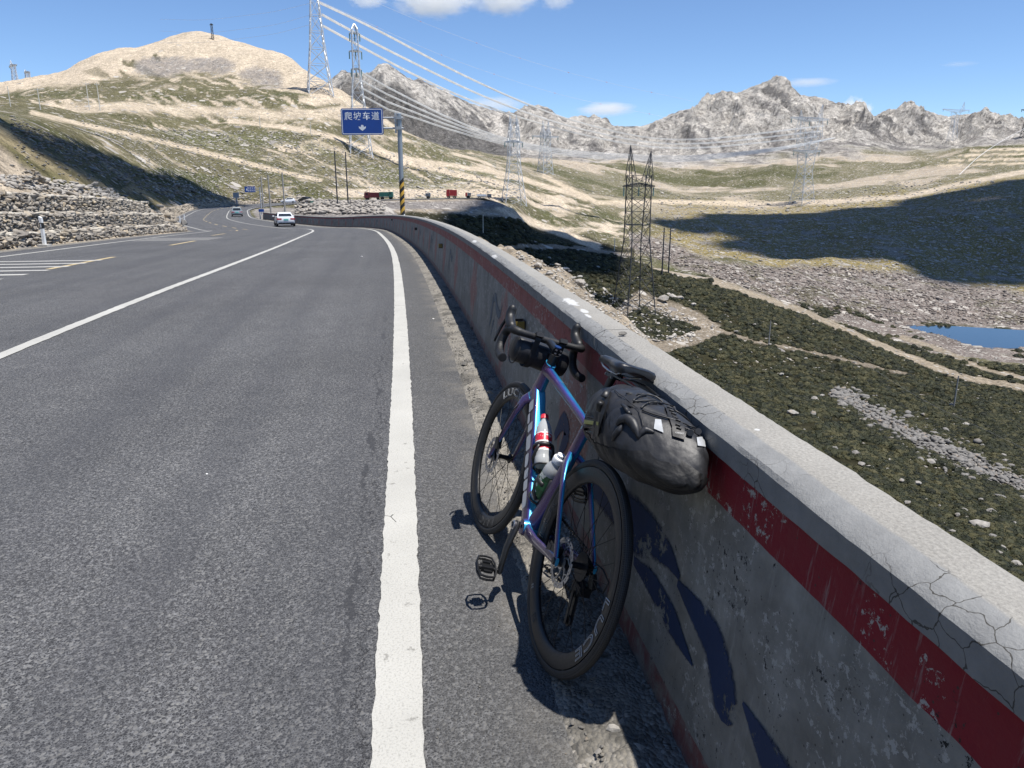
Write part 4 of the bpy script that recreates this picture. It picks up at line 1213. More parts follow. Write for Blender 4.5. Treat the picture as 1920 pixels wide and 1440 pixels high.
# ================================================================== dry-stone retaining wall on the left
swall = empty('dry_stone_wall', tuple(road_pt(np.array([20.0]), np.array([OFF_E - 2.2]))[0]))
tag(swall, 'terraced dry stone retaining wall along the left road edge', 'stone wall')
SWI = np.array(swall.location)
def swall_pt(s_, e_, z_): return road_pt(np.array([s_]), np.array([OFF_E - e_]), z_)[0]
cand = []; ledge = []
rr = random.Random(5)
tiers = [(1.95, 0.0, .40, .08), (2.50, .40, .70, .10), (3.16, 1.08, .76, .12)]     # set-back, base, height, batter
for ti, (e0, z0, h0, bt) in enumerate(tiers):
    send = float(np.interp(66 if ti else 60, RY, RS)); s_ = 3.0
    while s_ < send:
        fade = 1.0 if s_ < 46 else max(.0, 1 - (s_ - 46) / 16.0)
        z_ = rr.uniform(-.02, .06)
        while z_ < h0 * (.25 + .75 * fade) - .04:
            w_ = rr.uniform(.11, .36); ch = w_ * rr.uniform(.5, 1.05)
            cand.append((s_ + rr.uniform(-.10, .10), e0 + bt * (z_ / h0) + rr.uniform(-.04, .03), z0 * (1 if fade > .5 else .6) + z_ + ch / 2, w_ * .60, rr.uniform(.15, .24), ch * .62))
            z_ += ch * rr.uniform(.62, .9)
        s_ += rr.uniform(.14, .24)
    # loose pale stones along each ledge
    for k in range(330 if ti == 2 else 260):
        s_ = rr.uniform(4, 54); r_ = rr.uniform(.07, .20)
        ledge.append((s_, e0 + .16 + rr.uniform(-.14, .30), z0 + h0 + r_ * .25, r_ * 1.3, r_, r_ * .55))
P3 = [swall_pt(c[0], c[1], c[2]) for c in cand]
vis = []
for i, (c, p) in enumerate(zip(cand, P3)):
    x_, y_ = proj(p[0], p[1], p[2])
    vis.append((0 if (x_ < -30 or y_ > 1440) else c[3] * c[5] / max(p[1], 1) ** 2, i))
vis.sort(reverse=True)
single = set(i for _, i in vis[:300])
for i in single:
    c = cand[i]; p = P3[i]
    o = place_rock(rr.choice(RS_WALL), 'stone', tuple(p - SWI), (c[3], c[4], c[5]), M_WALLST, swall, math.atan2(*(road_pt(np.array([c[0] + .5]), np.array([0]))[0] - road_pt(np.array([c[0]]), np.array([0]))[0])[[1, 0]]) + rr.uniform(-.25, .25), .28)
rest = [i for i in range(len(cand)) if i not in single]
# the remaining stones keep their courses: rotate with the road
def wall_rest():
    V = []; F = []; base = 0
    shp = [(np.array([q.co[:] for q in me.vertices]), np.array([pp.vertices[:] for pp in me.polygons if len(pp.vertices) == 3])) for me in RS_WALL]
    CA = []
    for i in rest:
        c = cand[i]; v, f = shp[rr.randrange(len(shp))]
        a = math.atan2(np.interp(c[0], RS, RTY), np.interp(c[0], RS, RTX)) + rr.choice((0, math.pi)) + rr.uniform(-.2, .2)
        q = v * np.array([c[3], c[4], c[5]]); ca, sa = math.cos(a), math.sin(a)
        q = np.stack([q[:, 0] * ca - q[:, 1] * sa, q[:, 0] * sa + q[:, 1] * ca, q[:, 2]], 1) + P3[i] - SWI
        V.append(q); F.append(f + base); base += len(v)
        CA.append(np.full((len(v), 1), rr.random()))
    o = mesh_np('stone_courses', np.concatenate(V), np.concatenate(F), None, swall)
    a_ = o.data.attributes.new('tone', 'FLOAT', 'POINT'); a_.data.foreach_set('value', np.concatenate(CA).ravel().astype(np.float32))
    m, nt, b = new_mat('dry_stone_courses'); pos = geopos(nt)
    t = N(nt, 'ShaderNodeAttribute', attribute_name='tone')
    base_c = ramp(nt, t.outputs['Fac'], [(0, (.17, .155, .138)), (.25, (.30, .27, .23)), (.5, (.40, .36, .30)), (.75, (.23, .21, .185)), (1, (.44, .37, .27))])
    n1 = noise(nt, pos, 6, 6, .65); n2 = noise(nt, pos, 40, 4, .7)
    c = mixc(nt, 1.0, base_c, ramp(nt, n1, [(.28, .62), (.72, 1.28)]), 'MULTIPLY')
    c = mixc(nt, ramp(nt, n2, [(.56, 0), (.68, .55)]), c, (.12, .115, .10))
    L(nt, c, b.inputs['Base Color']); b.inputs['Roughness'].default_value = .93
    bump(nt, b, n1, .7, .03); o.data.materials.append(m)
    tag(o, kind='stuff')
wall_rest()
pts = [swall_pt(c[0], c[1], c[2]) - SWI for c in ledge]
scatter_mesh('ledge_stones', pts, [np.array(c[3:6]) for c in ledge], ROCKS, stone_mat('pale_ledge_stone', [(.42, .39, .33), (.54, .50, .43)], 5, .03), swall)
# earth and mortar packed behind the stones
mbw = MB(); ssw = np.arange(3, 60, .8)
prw = [(1.99, -.1), (2.03, .34), (2.30, .38), (2.55, .40), (2.63, 1.02), (2.95, 1.06), (3.21, 1.08), (3.32, 1.78), (3.9, 1.84)]
mbw.loft([[Vector(swall_pt(a, e_, z_ * (1 if a < 46 else max(.35, 1 - (a - 46) / 16.0))) - SWI) for e_, z_ in prw] for a in ssw], cap=False, closed=False)
mbw.build('mortar_core', pm('wall_mortar', (.22, .195, .155), .95, vscale=4, var=.4, bumpd=.05, bscale=9), swall, fix=False)
# far continuation of the wall round the bend
pts = []; scs = []
for k in range(1500):
    s_ = rr.uniform(60, 265); e_ = 2.0 + rr.uniform(0, .9); z_ = (e_ - 2.0) * 1.5 * rr.uniform(.4, 1)
    r_ = rr.uniform(.22, .5) * (1 + (s_ - 60) / 260)
    pts.append(swall_pt(s_, e_, z_)); scs.append(np.array([r_, r_ * .8, r_ * .65]))
tag(scatter_mesh('rubble_wall', pts, scs, ROCKS, M_WALLST), 'low rubble stone bank along the outside of the far bend', 'stone bank', kind='stuff')

# cairn of dark and pale stones on the top terrace
cairn = on_ground(66, 338, 12, 60)
cr_s = float(np.interp(cairn.y, RY, RS))
for k in range(34):
    r_ = rr.uniform(.09, .2)
    px_ = 66 + rr.gauss(0, 17); hgt = max(0, 1 - abs(px_ - 66) / 36.0)
    q = on_ground(px_, 350, 12, 60)
    dark = abs(px_ - 60) < 12 and rr.random() < .6
    o = place_rock(rr.choice(RS_PEB if dark else RS_WALL), 'boulder', (q.x, q.y + rr.uniform(-.2, .2), q.z + rr.uniform(0, .85) * hgt + .05), (r_ * 1.3, r_, r_ * .7), M_WALLST)
    tag(o, 'stone heaped on the top terrace of the dry stone wall', 'stone', 'stones heaped in the cairn on the terrace')

# white delineator post with a black band
M_POSTW = pm('white_post_plastic', (.78, .78, .76), .5, vscale=12)
M_BLACK = pm('black_plastic', (.014, .014, .015), .45, vscale=30)
M_RETRO = pm('retro_strip', (.62, .64, .66), .25, vscale=40)
_s, _o = road_offset_at(84, 453); _o = max(_o, OFF_E - 1.45); pb = Vector(road_pt(np.array([_s]), np.array([_o]))[0])
for _k in range(30):                                   # slide along the verge until it stands in its place
    _px = proj(pb.x, pb.y, pb.z)[0]; _s += (84 - _px) * .02; pb = Vector(road_pt(np.array([_s]), np.array([_o]))[0])
q = empty('delineator_post', tuple(pb))
tag(q, 'white roadside delineator post with black band before the dry stone wall', 'post')
mb = MB(); mb.box((0, 0, .02), (.34, .30, .10)); mb.build('footing', pm('post_concrete', (.46, .44, .40), .9, bumpd=.01), q)
def post_sec(z, k): return [Vector((x * k, y * k, z)) for x, y in ((-.065, .03), (-.045, -.045), (.045, -.045), (.065, .03), (.03, .055), (-.03, .055))]
mb = MB(); mb.loft([post_sec(.05, 1), post_sec(.62, 1)]); mb.loft([post_sec(.82, 1), post_sec(1.0, 1), [v + Vector((0, 0, -.045 * (v.x > 0))) for v in post_sec(1.04, .98)]]); mb.build('shaft', M_POSTW, q)
mb = MB(); mb.loft([post_sec(.62, 1.01), post_sec(.82, 1.01)]); bnd = mb.build('black_band', M_BLACK, q)
mb = MB(); mb.box((0, -.048, .72), (.035, .006, .13)); mb.build('reflector', M_RETRO, bnd)
# short posts further along the left edge
for (px_, py_, _n) in ((332, 424, 'nearest'), (338, 420, 'middle'), (346, 414, 'farthest')):
    b0 = on_ground(px_, py_, 20, 120)
    mb = MB(); mb.loft([[Vector(p_) * 1.3 for p_ in post_sec(0, 1)], [Vector(p_) * 1.3 for p_ in post_sec(.75, 1)]])
    o = mb.build('kerb_post', M_POSTW); o.location = b0 - Vector((0, 0, .05))
    tag(o, _n + ' of three short white posts at the left road edge where the stone wall ends', 'post', 'short white posts at the end of the stone wall')

# ================================================================== water
lk = MB()
ring = [at(px_, py_, (CAM_H - LAKE_Z) / -float(slope_of(py_))) for px_, py_ in
        ((1680, 608), (1740, 609), (1800, 612), (1920, 619), (2200, 622), (2560, 616), (2560, 640), (2200, 655), (1920, 653), (1850, 654), (1797, 649), (1755, 637), (1715, 623))]
for v in ring: v.z = LAKE_Z
lk.add(ring, [tuple(range(len(ring)))])
m, nt, b = new_mat('river_water')
b.inputs['Base Color'].default_value = (.012, .030, .052, 1); b.inputs['Roughness'].default_value = .08
bump(nt, b, noise(nt, geopos(nt), 1.2, 4), .10, .12)
tag(lk.build('river_water', m, fix=False), kind='structure')

# ================================================================== shrubs and boulders on the valley slope
def leaf_clump(seed, n=46, R=.5, leaf=.042, flat=.62):
    r = np.random.default_rng(seed); V = []; F = []
    for i in range(n):
        d = r.normal(size=3); d /= np.linalg.norm(d); d[2] = abs(d[2])
        c = d * R * (.45 + .55 * r.random() ** .5) * np.array([1, 1, flat])
        nn = d + .45 * r.normal(size=3); nn /= np.linalg.norm(nn); a = np.cross(nn, r.normal(size=3)); a /= np.linalg.norm(a) + 1e-6; b_ = np.cross(nn, a)
        l_ = leaf * (.7 + .8 * r.random()); k = len(V)
        V += [c - a * l_, c + b_ * l_ * .55, c + a * l_, c - b_ * l_ * .55]; F.append((k, k + 1, k + 2, k + 3))
    # lumpy woody core under the leaves
    bm = bmesh.new(); bmesh.ops.create_icosphere(bm, subdivisions=2, radius=R * .84)
    base = len(V)
    for v in bm.verts:
        q = v.co / R; k_ = 1 + .22 * float(gnoise(np.array([q.x * 2.3 + seed]), np.array([q.y * 2.3 + q.z * 1.7]))[0]) + .10 * r.normal()
        V.append(np.array([v.co.x * k_, v.co.y * k_, v.co.z * k_ * flat]))
    bm.verts.index_update()
    F += [tuple(base + v.index for v in f.verts) for f in bm.faces if f.calc_center_median().z > -.25 * R]
    bm.free()
    me = bpy.data.meshes.new('shrub_shape'); me.from_pydata([tuple(v) for v in V], [], F); me.update()
    return me
def leaf_mat(name, c0, c1, c2):
    m, nt, b = new_mat(name)
    oi = nt.nodes.new('ShaderNodeObjectInfo'); pos = geopos(nt)
    n = noise(nt, pos, .12, 4); n2 = noise(nt, pos, 3.5, 3)
    f = math_n(nt, 'ADD', math_n(nt, 'MULTIPLY', oi.outputs['Random'], .62), math_n(nt, 'MULTIPLY', n, .42))
    c = ramp(nt, f, [(.22, c0), (.5, c1), (.82, c2)])
    c = mixc(nt, 1.0, c, ramp(nt, n2, [(.3, .7), (.7, 1.3)]), 'MULTIPLY')
    L(nt, c, b.inputs['Base Color']); b.inputs['Roughness'].default_value = .7
    b.inputs['Specular IOR Level'].default_value = .25
    return m
M_LEAF = leaf_mat('shrub_leaves', (.010, .0125, .0055), (.025, .028, .011), (.062, .057, .024))
SHRUB = []
for s_ in range(5):
    me = leaf_clump(s_ + 20, 90 + 10 * s_, .5, .055, .95); me.materials.append(M_LEAF); SHRUB.append(me)

def gn_scatter(name, pts, scl, meshes, parent=None):
    """points + one geometry-nodes instancer picking among shapes; one object"""
    me = bpy.data.meshes.new(name)
    me.from_pydata([tuple(p) for p in pts], [], [])
    a = me.attributes.new('size', 'FLOAT_VECTOR', 'POINT'); a.data.foreach_set('vector', np.asarray(scl, np.float32).ravel())
    r = np.random.default_rng(len(pts)); n = len(pts)
    a = me.attributes.new('turn', 'FLOAT_VECTOR', 'POINT')
    rot = np.stack([r.uniform(-.25, .25, n), r.uniform(-.25, .25, n), r.uniform(0, 6.28, n)], 1).astype(np.float32); a.data.foreach_set('vector', rot.ravel())
    a = me.attributes.new('pick', 'INT', 'POINT'); a.data.foreach_set('value', r.integers(0, len(meshes), n).astype(np.int32))
    o = link_obj(name, me, parent)
    src = bpy.data.collections.new(name + '_shapes')
    holders = []
    for q_ in meshes:
        h = bpy.data.objects.new('shape', q_); holders.append(h)
    ng = bpy.data.node_groups.new(name, 'GeometryNodeTree')
    ng.interface.new_socket('Geometry', in_out='INPUT', socket_type='NodeSocketGeometry'); ng.interface.new_socket('Geometry', in_out='OUTPUT', socket_type='NodeSocketGeometry')
    gi = ng.nodes.new('NodeGroupInput'); go = ng.nodes.new('NodeGroupOutput')
    iop = ng.nodes.new('GeometryNodeInstanceOnPoints'); jg = ng.nodes.new('GeometryNodeGeometryToInstance')
    for h in reversed(holders):
        oi = ng.nodes.new('GeometryNodeObjectInfo'); oi.inputs['Object'].default_value = h; oi.inputs['As Instance'].default_value = True
        ng.links.new(oi.outputs['Geometry'], jg.inputs[0])
    def attr(nm, typ):
        q_ = ng.nodes.new('GeometryNodeInputNamedAttribute'); q_.data_type = typ; q_.inputs['Name'].default_value = nm; return q_.outputs['Attribute']
    ng.links.new(gi.outputs[0], iop.inputs['Points'])
    ng.links.new(jg.outputs[0], iop.inputs['Instance'])
    iop.inputs['Pick Instance'].default_value = True
    ng.links.new(attr('pick', 'INT'), iop.inputs['Instance Index'])
    e2r = ng.nodes.new('FunctionNodeEulerToRotation'); ng.links.new(attr('turn', 'FLOAT_VECTOR'), e2r.inputs[0])
    ng.links.new(e2r.outputs[0], iop.inputs['Rotation']); ng.links.new(attr('size', 'FLOAT_VECTOR'), iop.inputs['Scale'])
    ng.links.new(iop.outputs[0], go.inputs[0])
    md = o.modifiers.new('scatter', 'NODES'); md.node_group = ng
    return o

def cover_at(x, y):
    u = x / y; i = np.clip(np.searchsorted(_uc, u), 0, TNU - 1); j = np.clip(np.searchsorted(_yr, y), 0, TNY - 1)
    return TC[i, j], TS[i, j], PXV[i, j], PYV[i, j]
r = np.random.default_rng(21)
n = 82000
yy = np.sqrt(r.uniform(25 ** 2, 330 ** 2, n)); yy = np.where(r.random(n) < .45, r.uniform(25, 170, n), yy)
uu = r.uniform(-.08, .80, n); xx = uu * yy
cc, ssx, pxx, pyy = cover_at(xx, yy)
oo, _z = road_off(xx, yy)
lum = cc.sum(1)
dens = np.interp(yy, [9, 100, 180, 330], [1, 1, .8, .6])
keep = (lum < .26) & (oo > 3.0) & (r.random(n) < dens) & (fbm(xx / 7, yy / 7, 3) > -.42)
xx, yy = xx[keep], yy[keep]
zz = ground_z(xx, yy)
sc = r.uniform(.45, 1.25, len(xx)) * np.interp(yy, [9, 60, 120, 330], [1.0, 1.35, 1.8, 2.8])
SC3 = np.stack([sc, sc * r.uniform(.8, 1.2, len(xx)), sc * r.uniform(.6, 1.05, len(xx))], 1)
sh = gn_scatter('shrub_cover', np.stack([xx, yy, zz - .05 * sc], 1), SC3, SHRUB)
tag(sh, 'dense low dark green shrubs covering the valley slope', 'shrubs', kind='stuff')
print('shrubs', len(xx))

M_SLOPE = stone_mat('slope_granite', [(.17, .162, .15), (.25, .236, .215), (.33, .312, .282)], 2.0, .06)
RS_SLOPE = rockset(ROCKS_R, M_SLOPE)
# boulders: the large ones singly
def boulder(px_, py_, size_px, lab, grp=None, mat_set=None, flat=.75, y0=9.0):
    q_ = on_ground(px_, py_, y0, 700); r_ = size_px / FPX * q_.y * .5
    o = place_rock(random.choice(mat_set or RS_PALE), 'boulder', q_ + Vector((0, 0, r_ * .25 + .002 * q_.y)), (r_ * random.uniform(1, 1.3), r_, r_ * flat), M_PALE, None, None, .2)
    tag(o, lab, 'boulder', grp); return o
for _k, a in enumerate(((1082, 533, 15), (1098, 540, 12), (1075, 525, 10), (1060, 508, 12), (1012, 500, 12), (1045, 500, 10), (1030, 488, 9), (1068, 512, 8), (1115, 556, 9))):
    boulder(a[0], a[1], a[2], 'small pale boulder on the soil bank beyond the barrier, %s from the left' % ORD[sorted([1082, 1098, 1075, 1060, 1012, 1045, 1030, 1068, 1115]).index(a[0])], 'pale boulders on the soil bank behind the barrier')
boulder(1009, 503, 18, 'white boulder on the soil bank beyond the barrier, nearest the bend')
boulder(1088, 536, 24, 'large pale square-topped boulder on the soil bank beyond the barrier')
for a in ((1243, 565, 22), (1262, 560, 15), (1275, 563, 14), (1254, 556, 10), (1300, 575, 11)):
    boulder(a[0], a[1], a[2], 'white boulder in the cluster right of the dark pylon, %s from the left' % ORD[sorted([1243, 1262, 1275, 1254, 1300]).index(a[0])], 'white boulders in the cluster beside the dark pylon')
near_b = [(1485, 778, 20), (1524, 780, 17), (1579, 764, 22), (1565, 845, 16), (1604, 854, 18), (1615, 873, 12), (1630, 879, 12), (1720, 910, 16), (1690, 905, 14), (1745, 870, 18), (1700, 945, 14), (1760, 952, 12),
          (1835, 990, 34), (1862, 1010, 16), (1870, 1040, 16), (1905, 1062, 26), (1808, 960, 14), (1858, 963, 20), (1785, 1000, 13), (1900, 985, 14), (1640, 800, 12), (1527, 752, 16), (1444, 650, 9), (1350, 660, 8), (1465, 705, 9),
          (1880, 1030, 14), (1795, 968, 12), (1667, 866, 10), (1558, 823, 9), (1735, 940, 10), (1680, 880, 9), (1885, 868, 16), (1810, 800, 15), (1783, 762, 10), (1540, 745, 9), (1380, 625, 8), (1335, 616, 7), (1415, 612, 7), (1770, 985, 9), (1912, 1010, 12), (1840, 940, 10)]
for a in near_b:
    _b = 'upper' if a[1] < 770 else ('middle' if a[1] < 900 else 'lower'); _r = sorted([q_[0] for q_ in near_b if (q_[1] < 770, 770 <= q_[1] < 900, q_[1] >= 900) == (a[1] < 770, 770 <= a[1] < 900, a[1] >= 900)])
    boulder(a[0], a[1], a[2], 'pale boulder among the shrubs, %s from the left on the %s slope' % (ORD[_r.index(a[0])], _b), 'pale boulders scattered among the shrubs', RS_SLOPE)
# stone stream
pts = []; scs = []
ln = [(1565, 735), (1600, 752), (1660, 790), (1730, 825), (1800, 858), (1870, 890), (1960, 930)]
for k in range(1500):
    t = random.random() ** .9 * (len(ln) - 1); i = int(t); f = t - i
    cx = ln[i][0] * (1 - f) + ln[i + 1][0] * f; cy = ln[i][1] * (1 - f) + ln[i + 1][1] * f
    w_ = 5 + 17 * min(1, t / 2)
    q_ = on_ground(cx + random.gauss(0, w_), cy + random.gauss(0, w_ * .55), 15, 330)
    s_ = random.uniform(4, 10) * (1.7 if random.random() < .12 else 1) / FPX * q_.y * .5
    pts.append(np.array(q_) + np.array([0, 0, s_ * .4 + .1])); scs.append(np.array([s_ * 1.25, s_, s_ * .8]))
M_STREAM = stone_mat('stream_stone', [(.105, .10, .095), (.22, .21, .195)], 1.5, .05)
tag(scatter_mesh('stone_stream', pts, scs, ROCKS_R, M_STREAM), 'stream of grey boulders running down through the shrubs', 'rubble', kind='stuff')
# rubble of the river bed, bank behind the barrier, and the left slope
def px_scatter(name, label, cat, n, region, size, mat, shapes, y0, y1, cond=None, flat=.75):
    pts = []; scs = []
    x0, y0p, x1, y1p = region; tries = 0
    while len(pts) < n and tries < n * 8:
        tries += 1
        a = random.uniform(x0, x1); b_ = random.uniform(y0p, y1p)
        if cond and not cond(a, b_): continue
        q_ = on_ground(a, b_, y0, y1)
        if q_.y > y1 * .98: continue
        s_ = random.uniform(*size) / FPX * q_.y * .5 * (1.8 if random.random() < .05 else 1)
        pts.append(np.array(q_) + np.array([0, 0, s_ * .3])); scs.append(np.array([s_ * 1.25, s_, s_ * flat]))
    tag(scatter_mesh(name, pts, scs, shapes, mat), label, cat, kind='stuff')
up_line = lambda x: np.interp(x, [1180, 1260, 1340, 1450, 1560, 1700, 1800, 1920], [440, 462, 494, 503, 500, 515, 535, 548])
lo_line = lambda x: np.interp(x, [1180, 1260, 1330, 1400, 1500, 1640, 1700, 1920], [466, 496, 516, 540, 575, 605, 604, 610])
px_scatter('riverbed_rubble', 'grey rubble filling the river bed beyond the track', 'rubble', 2800, (1200, 440, 1920, 612), (1.6, 6.5), stone_mat('riverbed_stone', [(.14, .12, .108), (.25, .215, .19)], .6, .1), ROCKS, 200, 650, lambda x, y: up_line(x) < y < lo_line(x))
px_scatter('bank_rubble', 'broken stone and soil spilling down behind the barrier', 'rubble', 1100, (960, 470, 1300, 640), (2, 8), M_PALE, ROCKS, 9, 330, lambda x, y: y < 470 + (x - 960) * .72 + 20 and y > 468 + (x - 960) * .38)
px_scatter('slope_stones', 'pale stones strewn through the shrubs of the valley slope', 'rubble', 380, (1180, 560, 1920, 1080), (2.0, 7.0), M_SLOPE, ROCKS, 10, 330, lambda x, y: y < 590 + (x - 1180) * .66)
px_scatter('cut_slope_stones', 'grey blocks strewn down the shaded cut slope', 'rubble', 1000, (20, 210, 470, 392), (3, 9), stone_mat('slope_block', [(.17, .163, .152), (.28, .266, .24)], 1.2, .05), ROCKS, 22, 260, lambda x, y: y > np.interp(x, [0, 60, 200, 330, 430], [206, 238, 295, 342, 370]) and (random.random() < .25 or abs(y - np.interp(x, [20, 120, 200, 300, 420], [230, 275, 312, 345, 378])) < 22), .6)
px_scatter('terrace_stones', 'pale stones lying on the terrace above the dry stone wall', 'rubble', 420, (0, 330, 330, 395), (4, 13), M_PALE, ROCKS, 14, 90, lambda x, y: abs(y - np.interp(x, [0, 100, 200, 330], [338, 350, 366, 384])) < 12)
px_scatter('worksite_rubble', 'heap of broken stone beside the far lay-by', 'rubble', 500, (556, 372, 720, 402), (4, 12), M_PALE, ROCKS, 100, 270)
px_scatter('hill_stones', 'pale stones strewn over the green hillside behind the road', 'rubble', 3200, (150, 215, 980, 372), (1.8, 4.6), M_PALE, ROCKS, 200, 620, lambda x, y: y > np.interp(x, [150, 300, 600, 760, 980], [225, 240, 250, 300, 345]))
px_scatter('far_hillside_stones', 'pale stones strewn over the far right hillside', 'rubble', 2600, (1230, 340, 1920, 545), (2.0, 5.0), M_PALE, ROCKS, 380, 1000, lambda x, y: y < up_line(x))
# ================================================================== lattice pylons
M_GALV = pm('galvanised_steel', (.62, .64, .66), .45, .35, vscale=.4)
M_DSTEEL = pm('weathered_steel', (.055, .057, .064), .6, .3, vscale=.4)
M_INSUL = pm('insulator_glass', (.18, .30, .28), .3, vscale=3)
def lattice(name, label, base, H, levels, leg_w, br_w, mat, rz=0.0, arms=(), horns=(), panels=None, cat='pylon', grp=None):
    """levels: (height fraction, half width x, half depth y); arms: (height fraction, half length, rise); horns: (x at foot, x at tip, height fractions)"""
    root = empty(name, tuple(base), rz); tag(root, label, cat, grp)
    hf = [l[0] for l in levels]
    def corner(h, sx, sy): return Vector((sx * np.interp(h, hf, [l[1] for l in levels]), sy * np.interp(h, hf, [l[2] for l in levels]), h * H))
    for sx, sy in ((-1, -1), (1, -1), (1, 1), (-1, 1)):
        mb = MB(); mb.tube([corner(h, sx, sy) for h in hf], [leg_w / 2] * len(hf), n=4); mb.build('leg', mat, root)
    hs = panels or list(np.linspace(0, hf[-1], 11))
    mb = MB()
    for a, b_ in zip(hs[:-1], hs[1:]):
        for (c0, c1) in (((-1, -1), (1, -1)), ((1, -1), (1, 1)), ((1, 1), (-1, 1)), ((-1, 1), (-1, -1))):
            mb.bar(corner(a, *c0), corner(b_, *c1), br_w); mb.bar(corner(a, *c1), corner(b_, *c0), br_w)
            mb.bar(corner(b_, *c0), corner(b_, *c1), br_w * .9)
    mb.build('bracing', mat, root)
    for h, hl, rise in arms:
        mb = MB(); n = 8; d0 = np.interp(h, hf, [l[2] for l in levels]) * .8; dp = hl * .12 + .4
        prev = None
        for i in range(-n, n + 1):
            t = i / n; x = t * hl; k = 1 - .75 * abs(t)
            c = [Vector((x, s_ * d0 * k, h * H + rise * abs(t) + z_ * dp * k)) for s_ in (-1, 1) for z_ in (0, 1)]
            if prev:
                for q in range(4): mb.bar(prev[q], c[q], br_w * 1.15)
                mb.bar(prev[0], c[1], br_w * .8); mb.bar(prev[2], c[3], br_w * .8); mb.bar(prev[0], c[2], br_w * .8); mb.bar(prev[1], c[3], br_w * .8)
            for q in ((0, 1), (2, 3), (0, 2), (1, 3)): mb.bar(c[q[0]], c[q[1]], br_w * .8)
            prev = c
        arm = mb.build('crossarm', mat, root)
        for x in (-hl * .96, 0, hl * .96):
            mb = MB(); z_ = h * H + rise * abs(x / hl)
            mb.tube([(x, 0, z_ - .2), (x, 0, z_ - .055 * H)], br_w * 1.2, n=6); mb.build('insulator', M_INSUL, arm)
    for x0, x1, h0, h1 in horns:
        mb = MB(); yb = np.interp(h0, hf, [l[2] for l in levels]) * .8
        tip = Vector((x1, 0, h1 * H)); wq = abs(levels[-1][1]) * .38
        ft = [Vector((x0 + sx * wq, sy * yb, h0 * H)) for sx in (-1, 1) for sy in (-1, 1)]
        for f_ in ft: mb.bar(f_, tip, br_w * 1.3)
        for t0, t1 in ((0, .25), (.25, .5), (.5, .75)):
            for i, j in ((0, 1), (1, 3), (3, 2), (2, 0)): mb.bar(ft[i].lerp(tip, t0), ft[j].lerp(tip, t1), br_w * .8)
        mb.build('peak', mat, root)
    return root
def gpt(px, py, y0, y1): return on_ground(px, py, y0, y1)
b1 = gpt(600, 172, 380, 620); k1 = b1.y / FPX
lattice('lattice_pylon', 'tall white lattice pylon cut off by the picture top, standing on the hill shoulder', b1 - Vector((0, 0, 3)), 262 * k1,
        [(0, 21 * k1, 18 * k1), (.33, 11.5 * k1, 11 * k1), (.62, 6 * k1, 6.5 * k1), (1, 3 * k1, 3.5 * k1)], 2.3 * k1, 1.25 * k1, M_GALV, .35, arms=((.99, 16 * k1, 0),))
b2 = gpt(676, 290, 300, 520); k2 = b2.y / FPX
lattice('lattice_pylon', 'white lattice pylon behind the blue road sign with dark upper body', b2 - Vector((0, 0, 2)), 222 * k2,
        [(0, 20 * k2, 18 * k2), (.45, 10 * k2, 10 * k2), (.68, 5.5 * k2, 6 * k2), (.96, 5 * k2, 5 * k2), (1, .6 * k2, .6 * k2)], 1.8 * k2, .9 * k2, M_GALV, .3, arms=((.93, 9 * k2, 0), (.80, 11 * k2, 0), (.67, 9 * k2, 0)))
b3 = gpt(650, 172, 500, 900); k3 = b3.y / FPX
lattice('lattice_pylon', 'small pale lattice pylon on the skyline between the two tall ones', b3 - Vector((0, 0, 2)), 56 * k3,
        [(0, 5 * k3, 5 * k3), (.5, 3.4 * k3, 3.4 * k3), (.9, 2 * k3, 2 * k3), (1, .4 * k3, .4 * k3)], 1.2 * k3, .7 * k3, M_GALV, .2, panels=list(np.linspace(0, .95, 7)))
b4 = gpt(963, 383, 300, 480); k4 = b4.y / FPX
lattice('lattice_pylon', 'white lattice pylon on the bank right of the parked trucks', b4 - Vector((0, 0, 1)), 150 * k4,
        [(0, 20 * k4, 19 * k4), (.42, 11 * k4, 11 * k4), (.60, 9 * k4, 9 * k4), (.8, 9 * k4, 8 * k4), (1, 6 * k4, 6 * k4)], 1.4 * k4, .75 * k4, M_GALV, .25, arms=((.74, 17 * k4, 0),), horns=((-6 * k4, -7 * k4, .8, 1.05), (6 * k4, 5 * k4, .8, 1.05)))
b5 = gpt(1022, 326, 420, 1000); k5 = b5.y / FPX
lattice('lattice_pylon', 'pale lattice pylon with a slanting crossarm half way up the far slope', b5 - Vector((0, 0, 1)), 92 * k5,
        [(0, 11 * k5, 10 * k5), (.55, 7 * k5, 6 * k5), (.8, 7 * k5, 6 * k5)], 1.2 * k5, .7 * k5, M_GALV, .55, arms=((.68, 28 * k5, 3 * k5),), horns=((-5 * k5, -6 * k5, .72, 1.0), (5 * k5, 6 * k5, .72, 1.0)), panels=list(np.linspace(0, .8, 8)))
b6 = gpt(1188, 586, 120, 330); k6 = b6.y / FPX
lattice('lattice_pylon', 'dark lattice pylon with two peaks standing on the slope beyond the barrier', b6 - Vector((0, 0, .4)), 304 * k6,
        [(0, 31 * k6, 27 * k6), (.22, 25 * k6, 21 * k6), (.45, 19 * k6, 14 * k6), (.62, 20 * k6, 11 * k6), (.83, 21 * k6, 9 * k6)], 2.1 * k6, .95 * k6, M_DSTEEL, .42,
        arms=((.765, 33 * k6, 0),), horns=((-18 * k6, -21 * k6, .80, 1.0), (18 * k6, 23 * k6, .80, .97)), panels=[0, .10, .22, .33, .45, .54, .62, .70, .765, .83])
b7 = gpt(1503, 384, 600, 1100); k7 = b7.y / FPX
